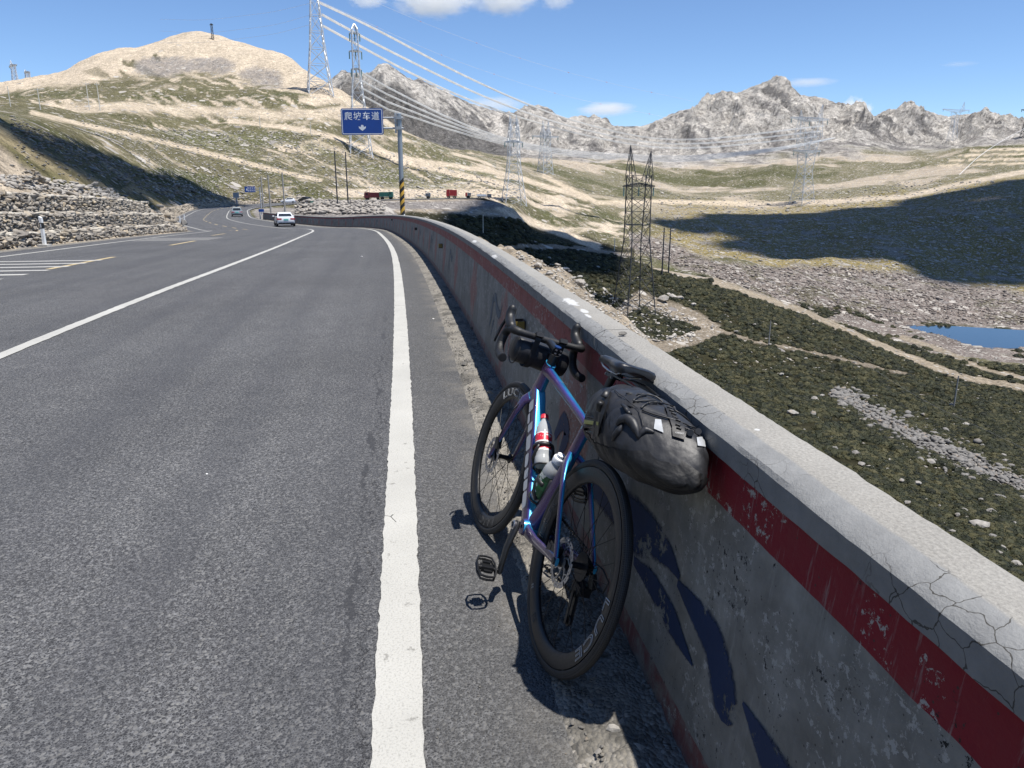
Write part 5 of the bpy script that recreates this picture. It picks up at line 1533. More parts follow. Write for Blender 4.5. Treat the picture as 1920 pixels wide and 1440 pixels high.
lattice('lattice_pylon', 'very tall pale lattice pylon in front of the highest grey peak', b7 - Vector((0, 0, 2)), 150 * k7,
        [(0, 17 * k7, 15 * k7), (.4, 9 * k7, 9 * k7), (.62, 13 * k7, 9 * k7), (.85, 22 * k7, 9 * k7)], 1.0 * k7, .55 * k7, M_GALV, .5, arms=((.62, 34 * k7, 4 * k7), (.98, 48 * k7, 4 * k7)), horns=((-20 * k7, -24 * k7, .8, 1.1), (20 * k7, 30 * k7, .8, 1.18)))
b8 = gpt(1785, 262, 900, 2000); k8 = b8.y / FPX
lattice('lattice_pylon', 'far lattice pylon whose crossarm crosses the skyline right of the peak', b8 - Vector((0, 0, 2)), 60 * k8,
        [(0, 6 * k8, 6 * k8), (.55, 3.5 * k8, 3.5 * k8), (.8, 7 * k8, 4 * k8)], .6 * k8, .28 * k8, M_GALV, .35, arms=((.8, 32 * k8, 4 * k8),), horns=((14 * k8, 17 * k8, .8, 1.1),), panels=list(np.linspace(0, .8, 7)))
b9 = gpt(1922, 258, 900, 2300); k9 = b9.y / FPX
lattice('lattice_pylon', 'dark lattice pylon cut by the right picture edge on the skyline', b9 - Vector((0, 0, 2)), 62 * k9,
        [(0, 6 * k9, 6 * k9), (.5, 3 * k9, 3 * k9), (.75, 6 * k9, 3 * k9)], .9 * k9, .5 * k9, M_DSTEEL, .2, arms=((.74, 17 * k9, 2 * k9),), horns=((-7 * k9, -9 * k9, .74, 1.0),), panels=list(np.linspace(0, .75, 7)))
for px_, py_, hh, al, lab in ((30, 160, 40, 14, 'lattice pylon with broad crossarm at the far left skyline'), (54, 156, 22, 9, 'smaller lattice pylon just right of the far left one')):
    q_ = at(px_, py_, 760); kq = q_.y / FPX; q_.z = min(q_.z, float(ground_z(np.array(q_.x), np.array(q_.y))) + 2)
    lattice('lattice_pylon', lab, q_, hh * kq, [(0, 4.5 * kq, 4.5 * kq), (.6, 3 * kq, 3 * kq), (.85, 4 * kq, 3 * kq)], .9 * kq, .5 * kq, M_GALV, -.7, arms=((.8, al * kq * 1.3, 0),), horns=((-6 * kq, -8 * kq, .8, 1.05),), panels=list(np.linspace(0, .85, 7)))
q_ = gpt(399, 74, 600, 900); kq = q_.y / FPX
lattice('radio_mast', 'small lattice mast on the summit of the left hill', q_ - Vector((0, 0, 1)), 27 * kq, [(0, 2 * kq, 2 * kq), (1, 1.3 * kq, 1.3 * kq)], .8 * kq, .5 * kq, M_DSTEEL, .3, arms=((.95, 2.6 * kq, 0),), panels=list(np.linspace(0, 1, 6)), cat='mast')

# ---- conductors
M_WIRE = pm('bright_conductor', (.80, .80, .79), .45, .0, vscale=.2)
M_DWIRE = pm('dark_wire', (.16, .16, .17), .6, vscale=.2)
M_BALL = pm('marker_ball', (.62, .16, .14), .5, vscale=3)
def wire(pts, r_, label, mat=None, bundle=1, sp=.0, balls=0, grp=None):
    """pts: (px, py, depth) seen along the span; a bundle is one line"""
    P = [at(*p) for p in pts]
    t = np.r_[0, np.cumsum([(b_ - a).length for a, b_ in zip(P[:-1], P[1:])])]
    tt = np.linspace(0, t[-1], 40)
    X = np.stack([pchip(t, [p[i] for p in P], tt) for i in range(3)], 1)
    ker = np.array([1, 2, 3, 2, 1]) / 9.0
    for i in range(3): X[2:-2, i] = np.convolve(X[:, i], ker, 'valid')
    root = X[0].copy(); mb = MB()
    offs = [(0, 0)] if bundle == 1 else [(-1, -1), (1, -1), (1, 1), (-1, 1)]
    for a, c in offs:
        mb.tube([Vector(x - root) + Vector((a * sp, 0, c * sp)) for x in X], r_, n=4, cap=False)
    o = mb.build('power_line', mat or M_WIRE, fix=False); o.location = root
    tag(o, label, 'power line', grp)
    if balls:
        for k in range(1, balls + 1):
            x = X[int(k * 39 / (balls + 1))] - root
            m2 = MB(); m2.lathe([(.01, -1)] + [(math.cos(a), math.sin(a)) for a in np.linspace(-1.3, 1.3, 6)] + [(.01, 1)], n=8)
            s_ = .00055 * X[int(k * 39 / (balls + 1))][1]
            m2.v = [tuple(Vector(v) * s_ + Vector(x)) for v in m2.v]; m2.build('marker_ball', M_BALL, o)
    return o
Y1 = b1.y
wire([(597, 4, Y1), (700, 52, Y1 + 50), (800, 106, Y1 + 100), (900, 156, Y1 + 160), (1000, 200, Y1 + 200), (1080, 228, Y1 + 240), (1250, 262, Y1 + 290), (1545, 236, b7.y)], .21, 'uppermost thick white conductor bundle sweeping down from the tallest pylon', bundle=4, sp=.42)
wire([(603, 27, Y1), (700, 80, Y1 + 50), (800, 130, Y1 + 100), (900, 178, Y1 + 160), (1000, 216, Y1 + 200), (1080, 240, Y1 + 240), (1250, 270, Y1 + 290), (1540, 246, b7.y)], .21, 'middle thick white conductor bundle sweeping down from the tallest pylon', bundle=4, sp=.42)
wire([(605, 48, Y1), (700, 100, Y1 + 50), (800, 152, Y1 + 100), (900, 195, Y1 + 160), (980, 222, Y1 + 200), (1080, 250, Y1 + 240), (1250, 278, Y1 + 290), (1535, 256, b7.y)], .21, 'lowest thick white conductor bundle sweeping down from the tallest pylon', bundle=4, sp=.42)
wire([(600, 2, Y1), (680, 38, Y1 + 30), (760, 75, Y1 + 60), (850, 112, Y1 + 90), (950, 147, Y1 + 120), (1060, 180, Y1 + 150), (1300, 230, Y1 + 240)], .06, 'thin earth wire with marker balls just above the thick white bundles', balls=6)
wire([(690, -2, Y1), (800, 45, Y1 + 40), (900, 83, Y1 + 80), (1000, 117, Y1 + 120), (1120, 150, Y1 + 170), (1300, 190, Y1 + 240)], .06, 'topmost thin earth wire crossing the open sky', balls=6)
Y2 = b2.y
for i, (p0, lab) in enumerate((((672, 132), 'first'), ((675, 150), 'second'), ((676, 164), 'third'), ((677, 178), 'fourth'))):
    d = i * 3.2
    wire([(p0[0], p0[1], Y2), (720, 160 + 14 * i, Y2 + 8), (800, 203 + 9 * i, Y2 + 20), (880, 240 + 5 * i, Y2 + 30), (960, 266 + 3 * i, Y2 + 40), (1100, 286 + d, Y2 + 80), (1250, 293 + d, Y2 + 180), (1400, 284 + d * .6, Y2 + 300), (1500, 270 + d * .4, Y2 + 400), (1566, 258, b7.y)], .12,
         lab + ' white conductor from the top, running from the pylon behind the road sign', bundle=4, sp=.30)
for i, (y0, y1, lab) in enumerate(((22, 4, 'uppermost'), (47, 26, 'middle'), (64, 44, 'lowest'))):
    wire([(300, 36 + 22 * i, Y1 + 60), (400, y0 + 14, Y1 + 40), (500, y0 + 2, Y1 + 20), (590, y1, Y1)], .07, lab + ' thin pale conductor leaving the tallest pylon to the left')
wire([(1030, 331, b5.y), (1130, 339, 420), (1190, 342, b6.y), (1300, 375, 300), (1450, 440, 330), (1640, 505, 350), (1800, 540, 380)], .045, 'thin dark conductor passing the dark pylon down to the right', M_DWIRE)
wire([(1700, 400, 800), (1760, 360, 900), (1840, 290, 1200), (1922, 240, b9.y)], .3, 'pale conductors climbing to the pylon at the right picture edge', M_WIRE)
wire([(1560, 640, 170), (1650, 700, 150), (1780, 775, 140), (1940, 850, 120)], .02, 'thin wire strung low over the shrub slope', M_DWIRE)

# ================================================================== utility poles
M_POLE = pm('pole_concrete', (.30, .29, .27), .8, vscale=1.5)
M_PPALE = pm('pale_pole', (.60, .58, .52), .8, vscale=1.5)
def upole(px, py, top, lab, mat, y0=12, y1=900, r_px=1.3, arm=0, grp=None):
    g_ = gpt(px, py, y0, y1); k = g_.y / FPX; h = (py - top) * k
    root = empty('utility_pole', tuple(g_)); tag(root, lab, 'utility pole', grp)
    mb = MB(); mb.tube([(0, 0, -.5), (0, 0, h)], [r_px * k, r_px * k * .7], n=8); mb.build('shaft', mat, root, True, angle=40)
    if arm:
        mb = MB(); mb.box((0, 0, h * .93), (arm * k, .6 * k, .8 * k)); ar = mb.build('crossarm', mat, root)
        for x in (-.45, 0, .45):
            mb = MB(); mb.tube([(x * arm * k, 0, h * .93 + .3 * k), (x * arm * k, 0, h * .93 + 1.6 * k)], .4 * k, n=6); mb.build('insulator', M_PPALE, ar)
    return root
upole(633, 384, 290, 'dark slim pole, left one of the pair left of the road sign', M_DSTEEL, 100, 300, 1.4)
upole(653, 386, 292, 'dark slim pole, right one of the pair left of the road sign', M_DSTEEL, 100, 300, 1.4)
upole(494, 390, 336, 'left one of the three poles behind the white sedan', M_POLE, 90, 260, 1.5)
upole(508, 400, 332, 'middle one of the three poles behind the white sedan', M_POLE, 90, 260, 1.6)
upole(535, 404, 328, 'right one of the three poles behind the white sedan', M_POLE, 90, 260, 1.7)
upole(1241, 516, 429, 'left pole of the pair right of the dark pylon', M_DSTEEL, 120, 420, 1.5)
upole(1253, 516, 430, 'right pole of the pair right of the dark pylon', M_DSTEEL, 120, 420, 1.5)
upole(1441, 648, 600, 'short grey pole on the shrub slope above the track', M_POLE, 60, 300, 1.3)
upole(1788, 764, 700, 'grey pole on the shrub slope near the stone stream', M_POLE, 60, 300, 1.7)
upole(488, 240, 219, 'thin pale pole on the hillside track below the hill', M_PPALE, 200, 600, .7)
upole(583, 251, 231, 'thin pale pole on the hillside track left of the road sign', M_PPALE, 200, 600, .7)
upole(76, 206, 170, 'pale pole with crossarm left on the hill above the cut slope', M_PPALE, 120, 600, .9, 10)
upole(168, 206, 160, 'left one of two pale poles with crossarm below the hill', M_PPALE, 150, 600, .8, 9)
upole(188, 208, 161, 'right one of two pale poles with crossarm below the hill', M_PPALE, 150, 600, .8, 9)
upole(20, 200, 166, 'pale pole at the far left edge below the skyline', M_PPALE, 120, 600, .8)
upole(906, 440, 404, 'thin pale pole standing in the dark shrubs below the truck park', M_PPALE, 150, 420, .8)
upole(1152, 470, 446, 'thin white pole at the spur foot left of the dark pylon', M_PPALE, 150, 520, .8)
upole(693, 371, 350, 'thin pole beside the parked dark red truck', M_PPALE, 150, 420, .8)

# ================================================================== road signs
M_SIGNB = pm('sign_blue', (.012, .065, .30), .35, vscale=2, var=.08)
M_SIGNW = pm('sign_white', (.80, .82, .84), .4, vscale=5, var=.05)
M_ALU = pm('aluminium_back', (.42, .44, .46), .5, .4, vscale=4)
M_PGREY = pm('sign_pole_grey', (.30, .34, .38), .45, .35, vscale=2)
M_AMB = pm('warning_yellow', (.60, .36, .05), .55, vscale=5)
M_BLK = pm('warning_black', (.016, .016, .018), .6, vscale=5)
def text_mesh(body, size, mat, parent, name, M_, ext=.0, outline=0.0, spacing=1.0, align='CENTER', bold=0.0):
    cu = bpy.data.curves.new('lettering', 'FONT')
    cu.body = body; cu.size = size; cu.align_x = align; cu.align_y = 'CENTER'; cu.space_character = spacing
    cu.resolution_u = 3
    if outline: cu.fill_mode = 'NONE'; cu.bevel_depth = outline; cu.bevel_resolution = 0
    else:
        cu.extrude = ext
        if bold: cu.offset = bold
    ob = bpy.data.objects.new('lettering', cu); COL.objects.link(ob)
    dg = bpy.context.evaluated_depsgraph_get(); dg.update()
    me = bpy.data.meshes.new_from_object(ob.evaluated_get(dg), depsgraph=dg)
    bpy.data.objects.remove(ob)
    me.transform(M_) if M_ is not None else None
    me.materials.clear(); me.materials.append(mat)
    return link_obj(name, me, parent)
def rounded_rect(w, h, r_, n=5):
    out = []
    for cx, cy, a0 in ((w / 2 - r_, h / 2 - r_, 0), (-w / 2 + r_, h / 2 - r_, 90), (-w / 2 + r_, -h / 2 + r_, 180), (w / 2 - r_, -h / 2 + r_, 270)):
        for k in range(n + 1):
            a = math.radians(a0 + 90 * k / n); out.append((cx + r_ * math.cos(a), cy + r_ * math.sin(a)))
    return out
def plate(w, h, r_, t, mat, parent, name, y=0.0, cx=0.0, cz=0.0):
    """flat plate facing -Y"""
    q = rounded_rect(w, h, r_); mb = MB()
    mb.loft([[Vector((x + cx, y, z + cz)) for x, z in q], [Vector((x + cx, y + t, z + cz)) for x, z in q]])
    return mb.build(name, mat, parent)
FACE = Matrix.Rotation(math.radians(90), 4, 'X')
YS = 44.0
pole_top = at(751, 212, YS); pole_bot = at(755, 401, YS)
gz_ = float(ground_z(np.array(pole_bot.x), np.array(YS)))
k_ = YS / FPX
sgn = empty('road_sign', (pole_bot.x, YS, gz_ - .1), math.radians(-4))
tag(sgn, 'blue climbing lane sign hung from a grey pole with striped foot', 'road sign')
H_ = pole_top.z - gz_ + .1
pr_ = 4.1 * k_
mb = MB(); mb.lathe([(pr_, 0), (pr_, H_ * .995), (pr_ * .6, H_), (.001, H_)], n=20); pol = mb.build('pole', M_PGREY, sgn, True, angle=35)
zb0 = (at(754, 400, YS).z - gz_) - 1.2; zb1 = at(753, 338, YS).z - gz_ + .1
nb = 14; hb = (zb1 - zb0) / nb
for i in range(nb):                                          # slanting black, yellow and white bands
    mb = MB(); n_ = 20; sl = .26
    def rim(z): return [Vector((math.cos(2 * math.pi * q / n_) * (pr_ + .006), math.sin(2 * math.pi * q / n_) * (pr_ + .006), z + sl * math.cos(2 * math.pi * q / n_) * .6)) for q in range(n_)]
    mb.loft([rim(zb0 + i * hb), rim(zb0 + (i + 1) * hb)], cap=False)
    mt = M_BLK if i % 2 else (M_SIGNW if i < 5 or i > 12 else M_AMB)
    mb.build('warning_band', mt, pol, True)
pw, ph = 75.5 * k_, 44.5 * k_
pc = at(679, 228, YS)
cx_ = (pc.x - pole_bot.x); cz_ = pc.z - gz_ + .1
for yy_ in (239.5, 222.0):
    z_ = at(752, yy_ + (1 if yy_ > 230 else -1), YS).z - gz_ + .1
    mb = MB(); mb.tube([(cx_ - pw * .35, -.02, z_), (7 * k_, -.02, z_)], .055, n=12); arm = mb.build('support_arm', M_ALU, sgn, True, angle=40)
    mb = MB(); mb.box((0, 0, z_), (pr_ * 2.35, pr_ * 2.6, .16)); mb.box((-6.5 * k_, -.02, z_), (.07, .2, .52)); mb.box((2.2 * k_, -.02, z_), (.06, .18, .3)); mb.build('clamp', M_ALU, arm)
pan = plate(pw, ph, .10, .03, M_SIGNB, sgn, 'panel', -.14, cx_, cz_)
mb = MB(); o1 = rounded_rect(pw * .965, ph * .945, .08); o2_ = rounded_rect(pw * .935, ph * .895, .06); n_ = len(o1)
vs_ = [(x + cx_, -.1425, z + cz_) for x, z in o1] + [(x + cx_, -.1425, z + cz_) for x, z in o2_]
mb.add(vs_, [(i, (i + 1) % n_, n_ + (i + 1) % n_, n_ + i) for i in range(n_)]); mb.build('border', M_SIGNW, pan, fix=False)
text_mesh('爬坡车道', .46, M_SIGNW, pan, 'lettering', Matrix.Translation((cx_, -.1430, cz_ + ph * .19)) @ FACE @ Matrix.Diagonal((1.0, 1.0, 1, 1)), spacing=1.22, bold=.0035)
mb = MB(); aw = 6.5 * k_
ar_pts = [(-1, .35), (-.45, .12), (-.28, .75), (-.12, .62), (0, .85), (.12, .62), (.28, .75), (.45, .12), (1, .35), (.92, -.25), (0, -1.05), (-.92, -.25)]
mb.add([(cx_ + x * aw, -.1432, cz_ - ph * .22 + z * aw * .85) for x, z in ar_pts], [(0, 1, 10, 11), (1, 4, 7, 10), (1, 2, 3, 4), (4, 5, 6, 7), (7, 8, 9, 10)])
mb.build('arrow', M_SIGNW, pan, fix=False)

# far signs beyond the bend
def small_sign(px, py_bot, x0, y0, x1, y1, Y, lab, mat, posts, text=None):
    g_ = at(px, py_bot, Y); g_.z = float(ground_z(np.array(g_.x), np.array(Y))); k = Y / FPX
    root = empty('road_sign', tuple(g_)); tag(root, lab, 'road sign')
    a = at(x0, y0, Y); b_ = at(x1, y1, Y)
    w = abs(b_.x - a.x); h = abs(a.z - b_.z); cx = (a.x + b_.x) / 2 - g_.x; cz = (a.z + b_.z) / 2 - g_.z
    pn = plate(w, h, .08, .05, mat, root, 'panel', -.25, cx, cz)
    if text:
        for j, row in enumerate(text):
            text_mesh(row, h * .36, M_SIGNW, pn, 'lettering', Matrix.Translation((cx + w * .14, -.258, cz + h * (.2 - .42 * j))) @ FACE, spacing=1.1)
        mb = MB(); mb.add([(cx - w * .38, -.258, cz - h * .2), (cx - w * .2, -.258, cz - h * .2), (cx - w * .29, -.258, cz + h * .25)], [(0, 1, 2)]); mb.build('warning_triangle', M_SIGNW, pn, fix=False)
    for x in posts:
        mb = MB(); q = at(x, (y0 + y1) / 2, Y).x - g_.x
        mb.tube([(q, 0, -.3), (q, 0, cz + h * .4)], 1.1 * k, n=10); mb.build('post', M_ALU if mat is not M_ALU else M_PGREY, root, True, angle=40)
    if abs(posts[0] - (x0 + x1) / 2) > 8:
        mb = MB(); q = at(posts[0], y0, Y).x - g_.x
        for z_ in (cz + h * .2, cz - h * .2): mb.bar((cx, -.15, z_), (q, -.15, z_), .12)
        mb.build('support_arm', M_ALU, root)
small_sign(487, 388, 459, 349.5, 480, 360.5, 150, 'far blue sign with two rows of white lettering beyond the bend', M_SIGNB, [487], ('事故多发', '谨慎驾驶'))
small_sign(490, 400, 485.5, 392, 496, 397, 118, 'small blue sign low beside the lay-by', M_SIGNB, [487, 494])
small_sign(443, 385, 437, 361, 449, 371, 215, 'grey back of a square sign before the far stone bank', M_ALU, [443])
# dark boulder-like hazard at the left edge line
g_ = road_point_px(347, 423); o = place_rock(RS_PEB[4], 'boulder', g_ + Vector((-.3, .5, .3)), (.5, .45, .45), M_PEB); tag(o, 'dark boulder at the left road edge where the stone wall ends', 'boulder')

# ================================================================== vehicles
M_CARW = pm('white_car_paint', (.78, .79, .80), .25, vscale=1, var=.03, coat=.6)
M_CARD = pm('silver_car_paint', (.36, .42, .44), .25, .3, vscale=1, var=.05, coat=.6)
M_CARK = pm('black_car_paint', (.02, .022, .025), .25, vscale=1, var=.05, coat=.6)
M_GLASS = pm('car_glass', (.02, .025, .03), .06, vscale=1)
M_TYRE = pm('tyre_rubber', (.02, .02, .021), .8, vscale=8)
M_RIMS = pm('alloy_rim', (.45, .46, .48), .35, .8, vscale=8)
M_TAIL = pm('tail_lamp', (.42, .012, .016), .25, vscale=8)
M_PLATE = pm('green_number_plate', (.12, .48, .40), .5, vscale=8)
def car(name, label, loc, rz, paint, suv=False, scale=1.0):
    """road car, x = forward; body lofted from cross-sections"""
    root = empty(name, loc, rz); tag(root, label, 'car'); root.scale = (scale,) * 3
    W = .92; top = 1.62 if suv else 1.42
    secs = []
    st = ([(-2.30, .50, .82, .80), (-2.24, .36, .98, .90), (-1.8, .28, 1.04, .96), (-.6, .24, .98, 1.0), (.6, .24, .97, 1.0), (1.5, .26, .92, .97), (2.05, .32, .80, .90), (2.28, .44, .66, .78)])
    for x, z0, z1, k in st:
        w = W * k
        secs.append([Vector((x, y, z)) for y, z in ((-w * .92, z0), (-w, z0 + .12), (-w, (z0 + z1) / 2), (-w * .95, z1 - .05), (-w * .80, z1), (w * .80, z1), (w * .95, z1 - .05), (w, (z0 + z1) / 2), (w, z0 + .12), (w * .92, z0))])
    mb = MB(); mb.loft(secs); body = mb.build('body', paint, root, True, angle=35)
    rear = -2.05 if suv else -1.65
    cab = [(rear, .98, .98, .84), (rear + (.25 if suv else .75), top - .12, .98, .74), (-.5, top, .98, .70), (.25, top - .02, .97, .70), (1.15, .98, .95, .84)]
    rings = []
    for x, z1, z0, k in cab:
        w = W * .98; t = W * k
        rings.append([Vector((x, y, z)) for y, z in ((-w * .9, z0 - .05), (-t, max(z1 - .04, z0 - .02)), (-t * .8, max(z1, z0 - .01)), (t * .8, max(z1, z0 - .01)), (t, max(z1 - .04, z0 - .02)), (w * .9, z0 - .05))])
    mb = MB(); mb.loft(rings); mb.build('roof', paint, root, True, angle=35)
    x0, x1 = rear, rear + (.25 if suv else .75)
    def pane(pts): mb2 = MB(); mb2.add(pts, [tuple(range(len(pts)))]); return mb2.build('window', M_GLASS, root, fix=False)
    d = Vector((x1 - x0, 0, (top - .12) - .98)); n_ = Vector((-d.z, 0, d.x)).normalized() * .012
    a = Vector((x0, 0, .98)) + n_; f0, f1 = .12, .90
    pane([a + d * f0 + Vector((0, -W * .72, 0)), a + d * f0 + Vector((0, W * .72, 0)), a + d * f1 + Vector((0, W * .62, 0)), a + d * f1 + Vector((0, -W * .62, 0))])
    for sy in (-1, 1):
        pane([(rear + .5, sy * W * .845, 1.03), (.85, sy * W * .845, 1.03), (.2, sy * W * .745, top - .1), (rear + (.7 if suv else 1.0), sy * W * .745, top - .12)])
        for x in (-1.42, 1.42):
            mb = MB(); mb.lathe([(.20, -.09), (.33, -.10), (.345, -.06), (.345, .06), (.33, .10), (.20, .09)], 20, 'y', (x, sy * W * .90, .345)); wh = mb.build('wheel', M_TYRE, root, True, angle=40)
            mb = MB(); mb.lathe([(.01, 0), (.2, .0), (.2, -.02 * sy)], 14, 'y', (x, sy * (W * .90 + .095), .345)); mb.build('rim', M_RIMS, wh)
        mb = MB(); mb.box((-2.255, sy * .62, .80), (.10, .40, .14)); mb.box((-2.18, sy * .80, .80), (.22, .14, .13)); mb.build('tail_lamp', M_TAIL, root)
        mb = MB(); mb.box((.95, sy * 1.0, .98), (.16, .18, .12)); mb.build('mirror', paint, root)
    mb = MB(); mb.box((-2.318, 0, .74), (.02, .46, .14)); mb.build('number_plate', M_PLATE, root)
    mb = MB(); mb.box((-2.23, 0, .36), (.14, 1.5, .16)); mb.build('bumper', M_BLACK, root)
    return root
def on_road(Y, off):
    s_ = float(np.interp(Y, RY, RS)); p = road_pt(np.array([s_]), np.array([off]))[0]
    return tuple(p + np.array([0, 0, .012])), math.atan2(np.interp(s_, RS, RTY), np.interp(s_, RS, RTX))
p_, a_ = on_road(79.5, -1.95); car('parked_car', 'white sedan driving away on the near lane of the bend', p_, a_ - .12, M_CARW); bpy.data.objects['parked_car'].name = 'sedan'
p_, a_ = on_road(137, -2.0); car('hatchback', 'silver grey car further round the bend ahead of the white sedan', p_, a_, M_CARD, True)
gq = at(541, 384, 235); p_, a_ = on_road(240, -3); 
car('suv', 'white car side-on on the far stretch of road', (gq.x, gq.y, float(np.interp(240, RY, RZ)) + .05), .25 + math.pi, M_CARW, True)
gq = at(572, 383, 240); car('suv', 'black car standing right of the white one on the far road', (gq.x, gq.y, float(np.interp(243, RY, RZ)) + .3), 2.6, M_CARK, True)

M_TRED = pm('truck_red', (.40, .030, .028), .4, vscale=1); M_TDRED = pm('truck_maroon', (.13, .022, .03), .5, vscale=1); M_TGRN = pm('truck_green', (.03, .13, .10), .5, vscale=1); M_TGRY = pm('truck_grey', (.16, .18, .20), .5, vscale=1)
def truck(label, px, py, w_px, face, cab_m, box_m, Y0, parts=('box',), h_k=1.0):
    """lorry seen from the side; face=-1 cab at the left"""
    g0 = at(px, py, Y0); g0.z = float(ground_z(np.array(g0.x), np.array(Y0))) + .02
    Lm = w_px / FPX * Y0
    root = empty('truck', tuple(g0)); tag(root, label, 'truck')
    f = face; cl = min(2.2, Lm * .3)
    def X(a): return f * a
    mb = MB(); q = [(0, .9), (0, 2.0), (.15, 3.0 * h_k), (cl, 3.05 * h_k), (cl, .9)]
    mb.loft([[Vector((X(Lm / 2 - a), y, z)) for a, z in q] for y in (-1.2, -1.1, 1.1, 1.2)]); cab_ = mb.build('cab', cab_m, root)
    mb = MB(); mb.add([(X(Lm / 2 - .75), -1.215, 1.95), (X(Lm / 2 - cl + .35), -1.215, 1.95), (X(Lm / 2 - cl + .35), -1.215, 2.7 * h_k), (X(Lm / 2 - .75), -1.215, 2.7 * h_k)], [(0, 1, 2, 3)]); mb.build('window', M_GLASS, cab_, fix=False)
    mb = MB(); mb.box((0, 0, .82), (Lm * .97, .9, .24)); mb.build('chassis', M_BLACK, root)
    b0, b1_ = Lm / 2 - cl - .25, -Lm / 2
    if 'box' in parts:
        hb = 2.9 * h_k
        mb = MB(); mb.box((X((b0 + b1_) / 2), 0, (1.05 + hb) / 2), (b0 - b1_, 2.4, hb - 1.05)); bx = mb.build('cargo_body', box_m, root)
        n_ = max(4, int((b0 - b1_) / .9)); mb = MB()
        for i in range(n_ + 1): mb.box((X(b1_ + (b0 - b1_) * i / n_), -1.23, (1.05 + hb) / 2), (.10, .06, hb - 1.05))
        mb.build('rib', box_m, bx)
    for x in ([Lm / 2 - 1.0, -Lm / 2 + 1.0, -Lm / 2 + 2.1] if Lm > 6 else [Lm / 2 - .9, -Lm / 2 + .9]):
        for sy in (-1, 1):
            mb = MB(); mb.lathe([(.2, -.15), (.5, -.15), (.52, 0), (.5, .15), (.2, .15)], 16, 'y', (X(x), sy * 1.0, .52)); mb.build('wheel', M_TYRE, root, True, angle=40)
    return root
truck('dark red truck on the lay-by directly left of the green one', 698, 371, 27, -1, M_TDRED, M_TDRED, 292)
truck('green truck parked left of the striped sign pole', 725, 373, 24, 1, M_TGRN, M_TGRN, 290, h_k=.95)
truck('bright red tipper truck on the terrace right of the sign pole', 847, 373, 19, -1, M_TRED, M_TRED, 306, h_k=1.15)
truck('small red truck right of the bright red tipper', 878, 373, 10, -1, M_TRED, M_TGRY, 308, h_k=.75)
truck('long white lorry at the right end of the terrace', 908, 374, 26, 1, M_TGRY, M_CARW, 312, h_k=.62)
truck('small dark lorry alone between sign pole and red tipper', 803, 374, 8, 1, M_TGRY, M_TGRY, 300, h_k=.75)
truck('dark machine working on the rubble heap beside the lay-by', 580, 392, 12, 1, M_TGRN, M_TGRY, 175, h_k=.55)

# ================================================================== clouds
def cloud_mat(dens, scale, thr, soft):
    m = bpy.data.materials.new('cloud_vapour'); m.use_nodes = True; nt = m.node_tree; nt.nodes.clear()
    out = nt.nodes.new('ShaderNodeOutputMaterial'); vol = nt.nodes.new('ShaderNodeVolumePrincipled')
    vol.inputs['Color'].default_value = (.98, .985, 1, 1); vol.inputs['Anisotropy'].default_value = .2
    co = nt.nodes.new('ShaderNodeTexCoord').outputs['Object']
    ln = nt.nodes.new('ShaderNodeVectorMath'); ln.operation = 'LENGTH'; L(nt, co, ln.inputs[0])
    fall = math_n(nt, 'SUBTRACT', 1.0, ln.outputs['Value'])
    n_ = noise(nt, co, scale, 5, .62)
    d_ = math_n(nt, 'ADD', math_n(nt, 'MULTIPLY', fall, .9), math_n(nt, 'SUBTRACT', n_, thr))
    d_ = ramp(nt, d_, [(.0, 0), (soft, 1)])
    L(nt, math_n(nt, 'MULTIPLY', d_, dens), vol.inputs['Density'])
    L(nt, vol.outputs[0], out.inputs['Volume'])
    return m
def sky_cloud(px, py, rx, ry, Y, lab, dens, scale, thr=.72, soft=.25):
    c = at(px, py, Y); k = Y / FPX
    mb = MB(); mb.lathe([(.001, -1)] + [(math.cos(a), math.sin(a)) for a in np.linspace(-1.45, 1.45, 12)] + [(.001, 1)], n=24)
    o = mb.build('cloud', cloud_mat(dens, scale, thr, soft)); o.location = c; o.scale = (rx * k, rx * k * .6, ry * k)
    tag(o, lab, 'cloud'); return o
sky_cloud(815, -8, 100, 46, 7000, 'white cumulus at the top edge left of centre', .007, 3.2)
sky_cloud(945, -10, 78, 44, 7000, 'white cumulus at the top edge just right of the first', .007, 3.4)
sky_cloud(1045, -4, 40, 26, 7000, 'small cloud wisp at the top edge right of the cumulus pair', .006, 3.0)
sky_cloud(690, -2, 46, 20, 7000, 'faint cloud wisp at the top edge beside the pylon', .007, 3.0)
sky_cloud(1137, 204, 62, 15, 9000, 'smooth lens cloud floating over the saddle', .006, 1.2, .62, .5)
sky_cloud(1602, 212, 40, 36, 9000, 'bright cumulus rising behind the right mountain ridge', .014, 2.6)
sky_cloud(1516, 154, 60, 9, 9000, 'thin pale cloud streak right of the highest peak', .003, 1.0, .62, .5)
sky_cloud(925, 196, 75, 18, 9000, 'thin pale cloud behind the wires over the saddle', .0030, 1.0, .62, .5)
sky_cloud(1800, 120, 40, 5, 9000, 'faint cloud streak high on the right', .0012, 1.0, .62, .5)

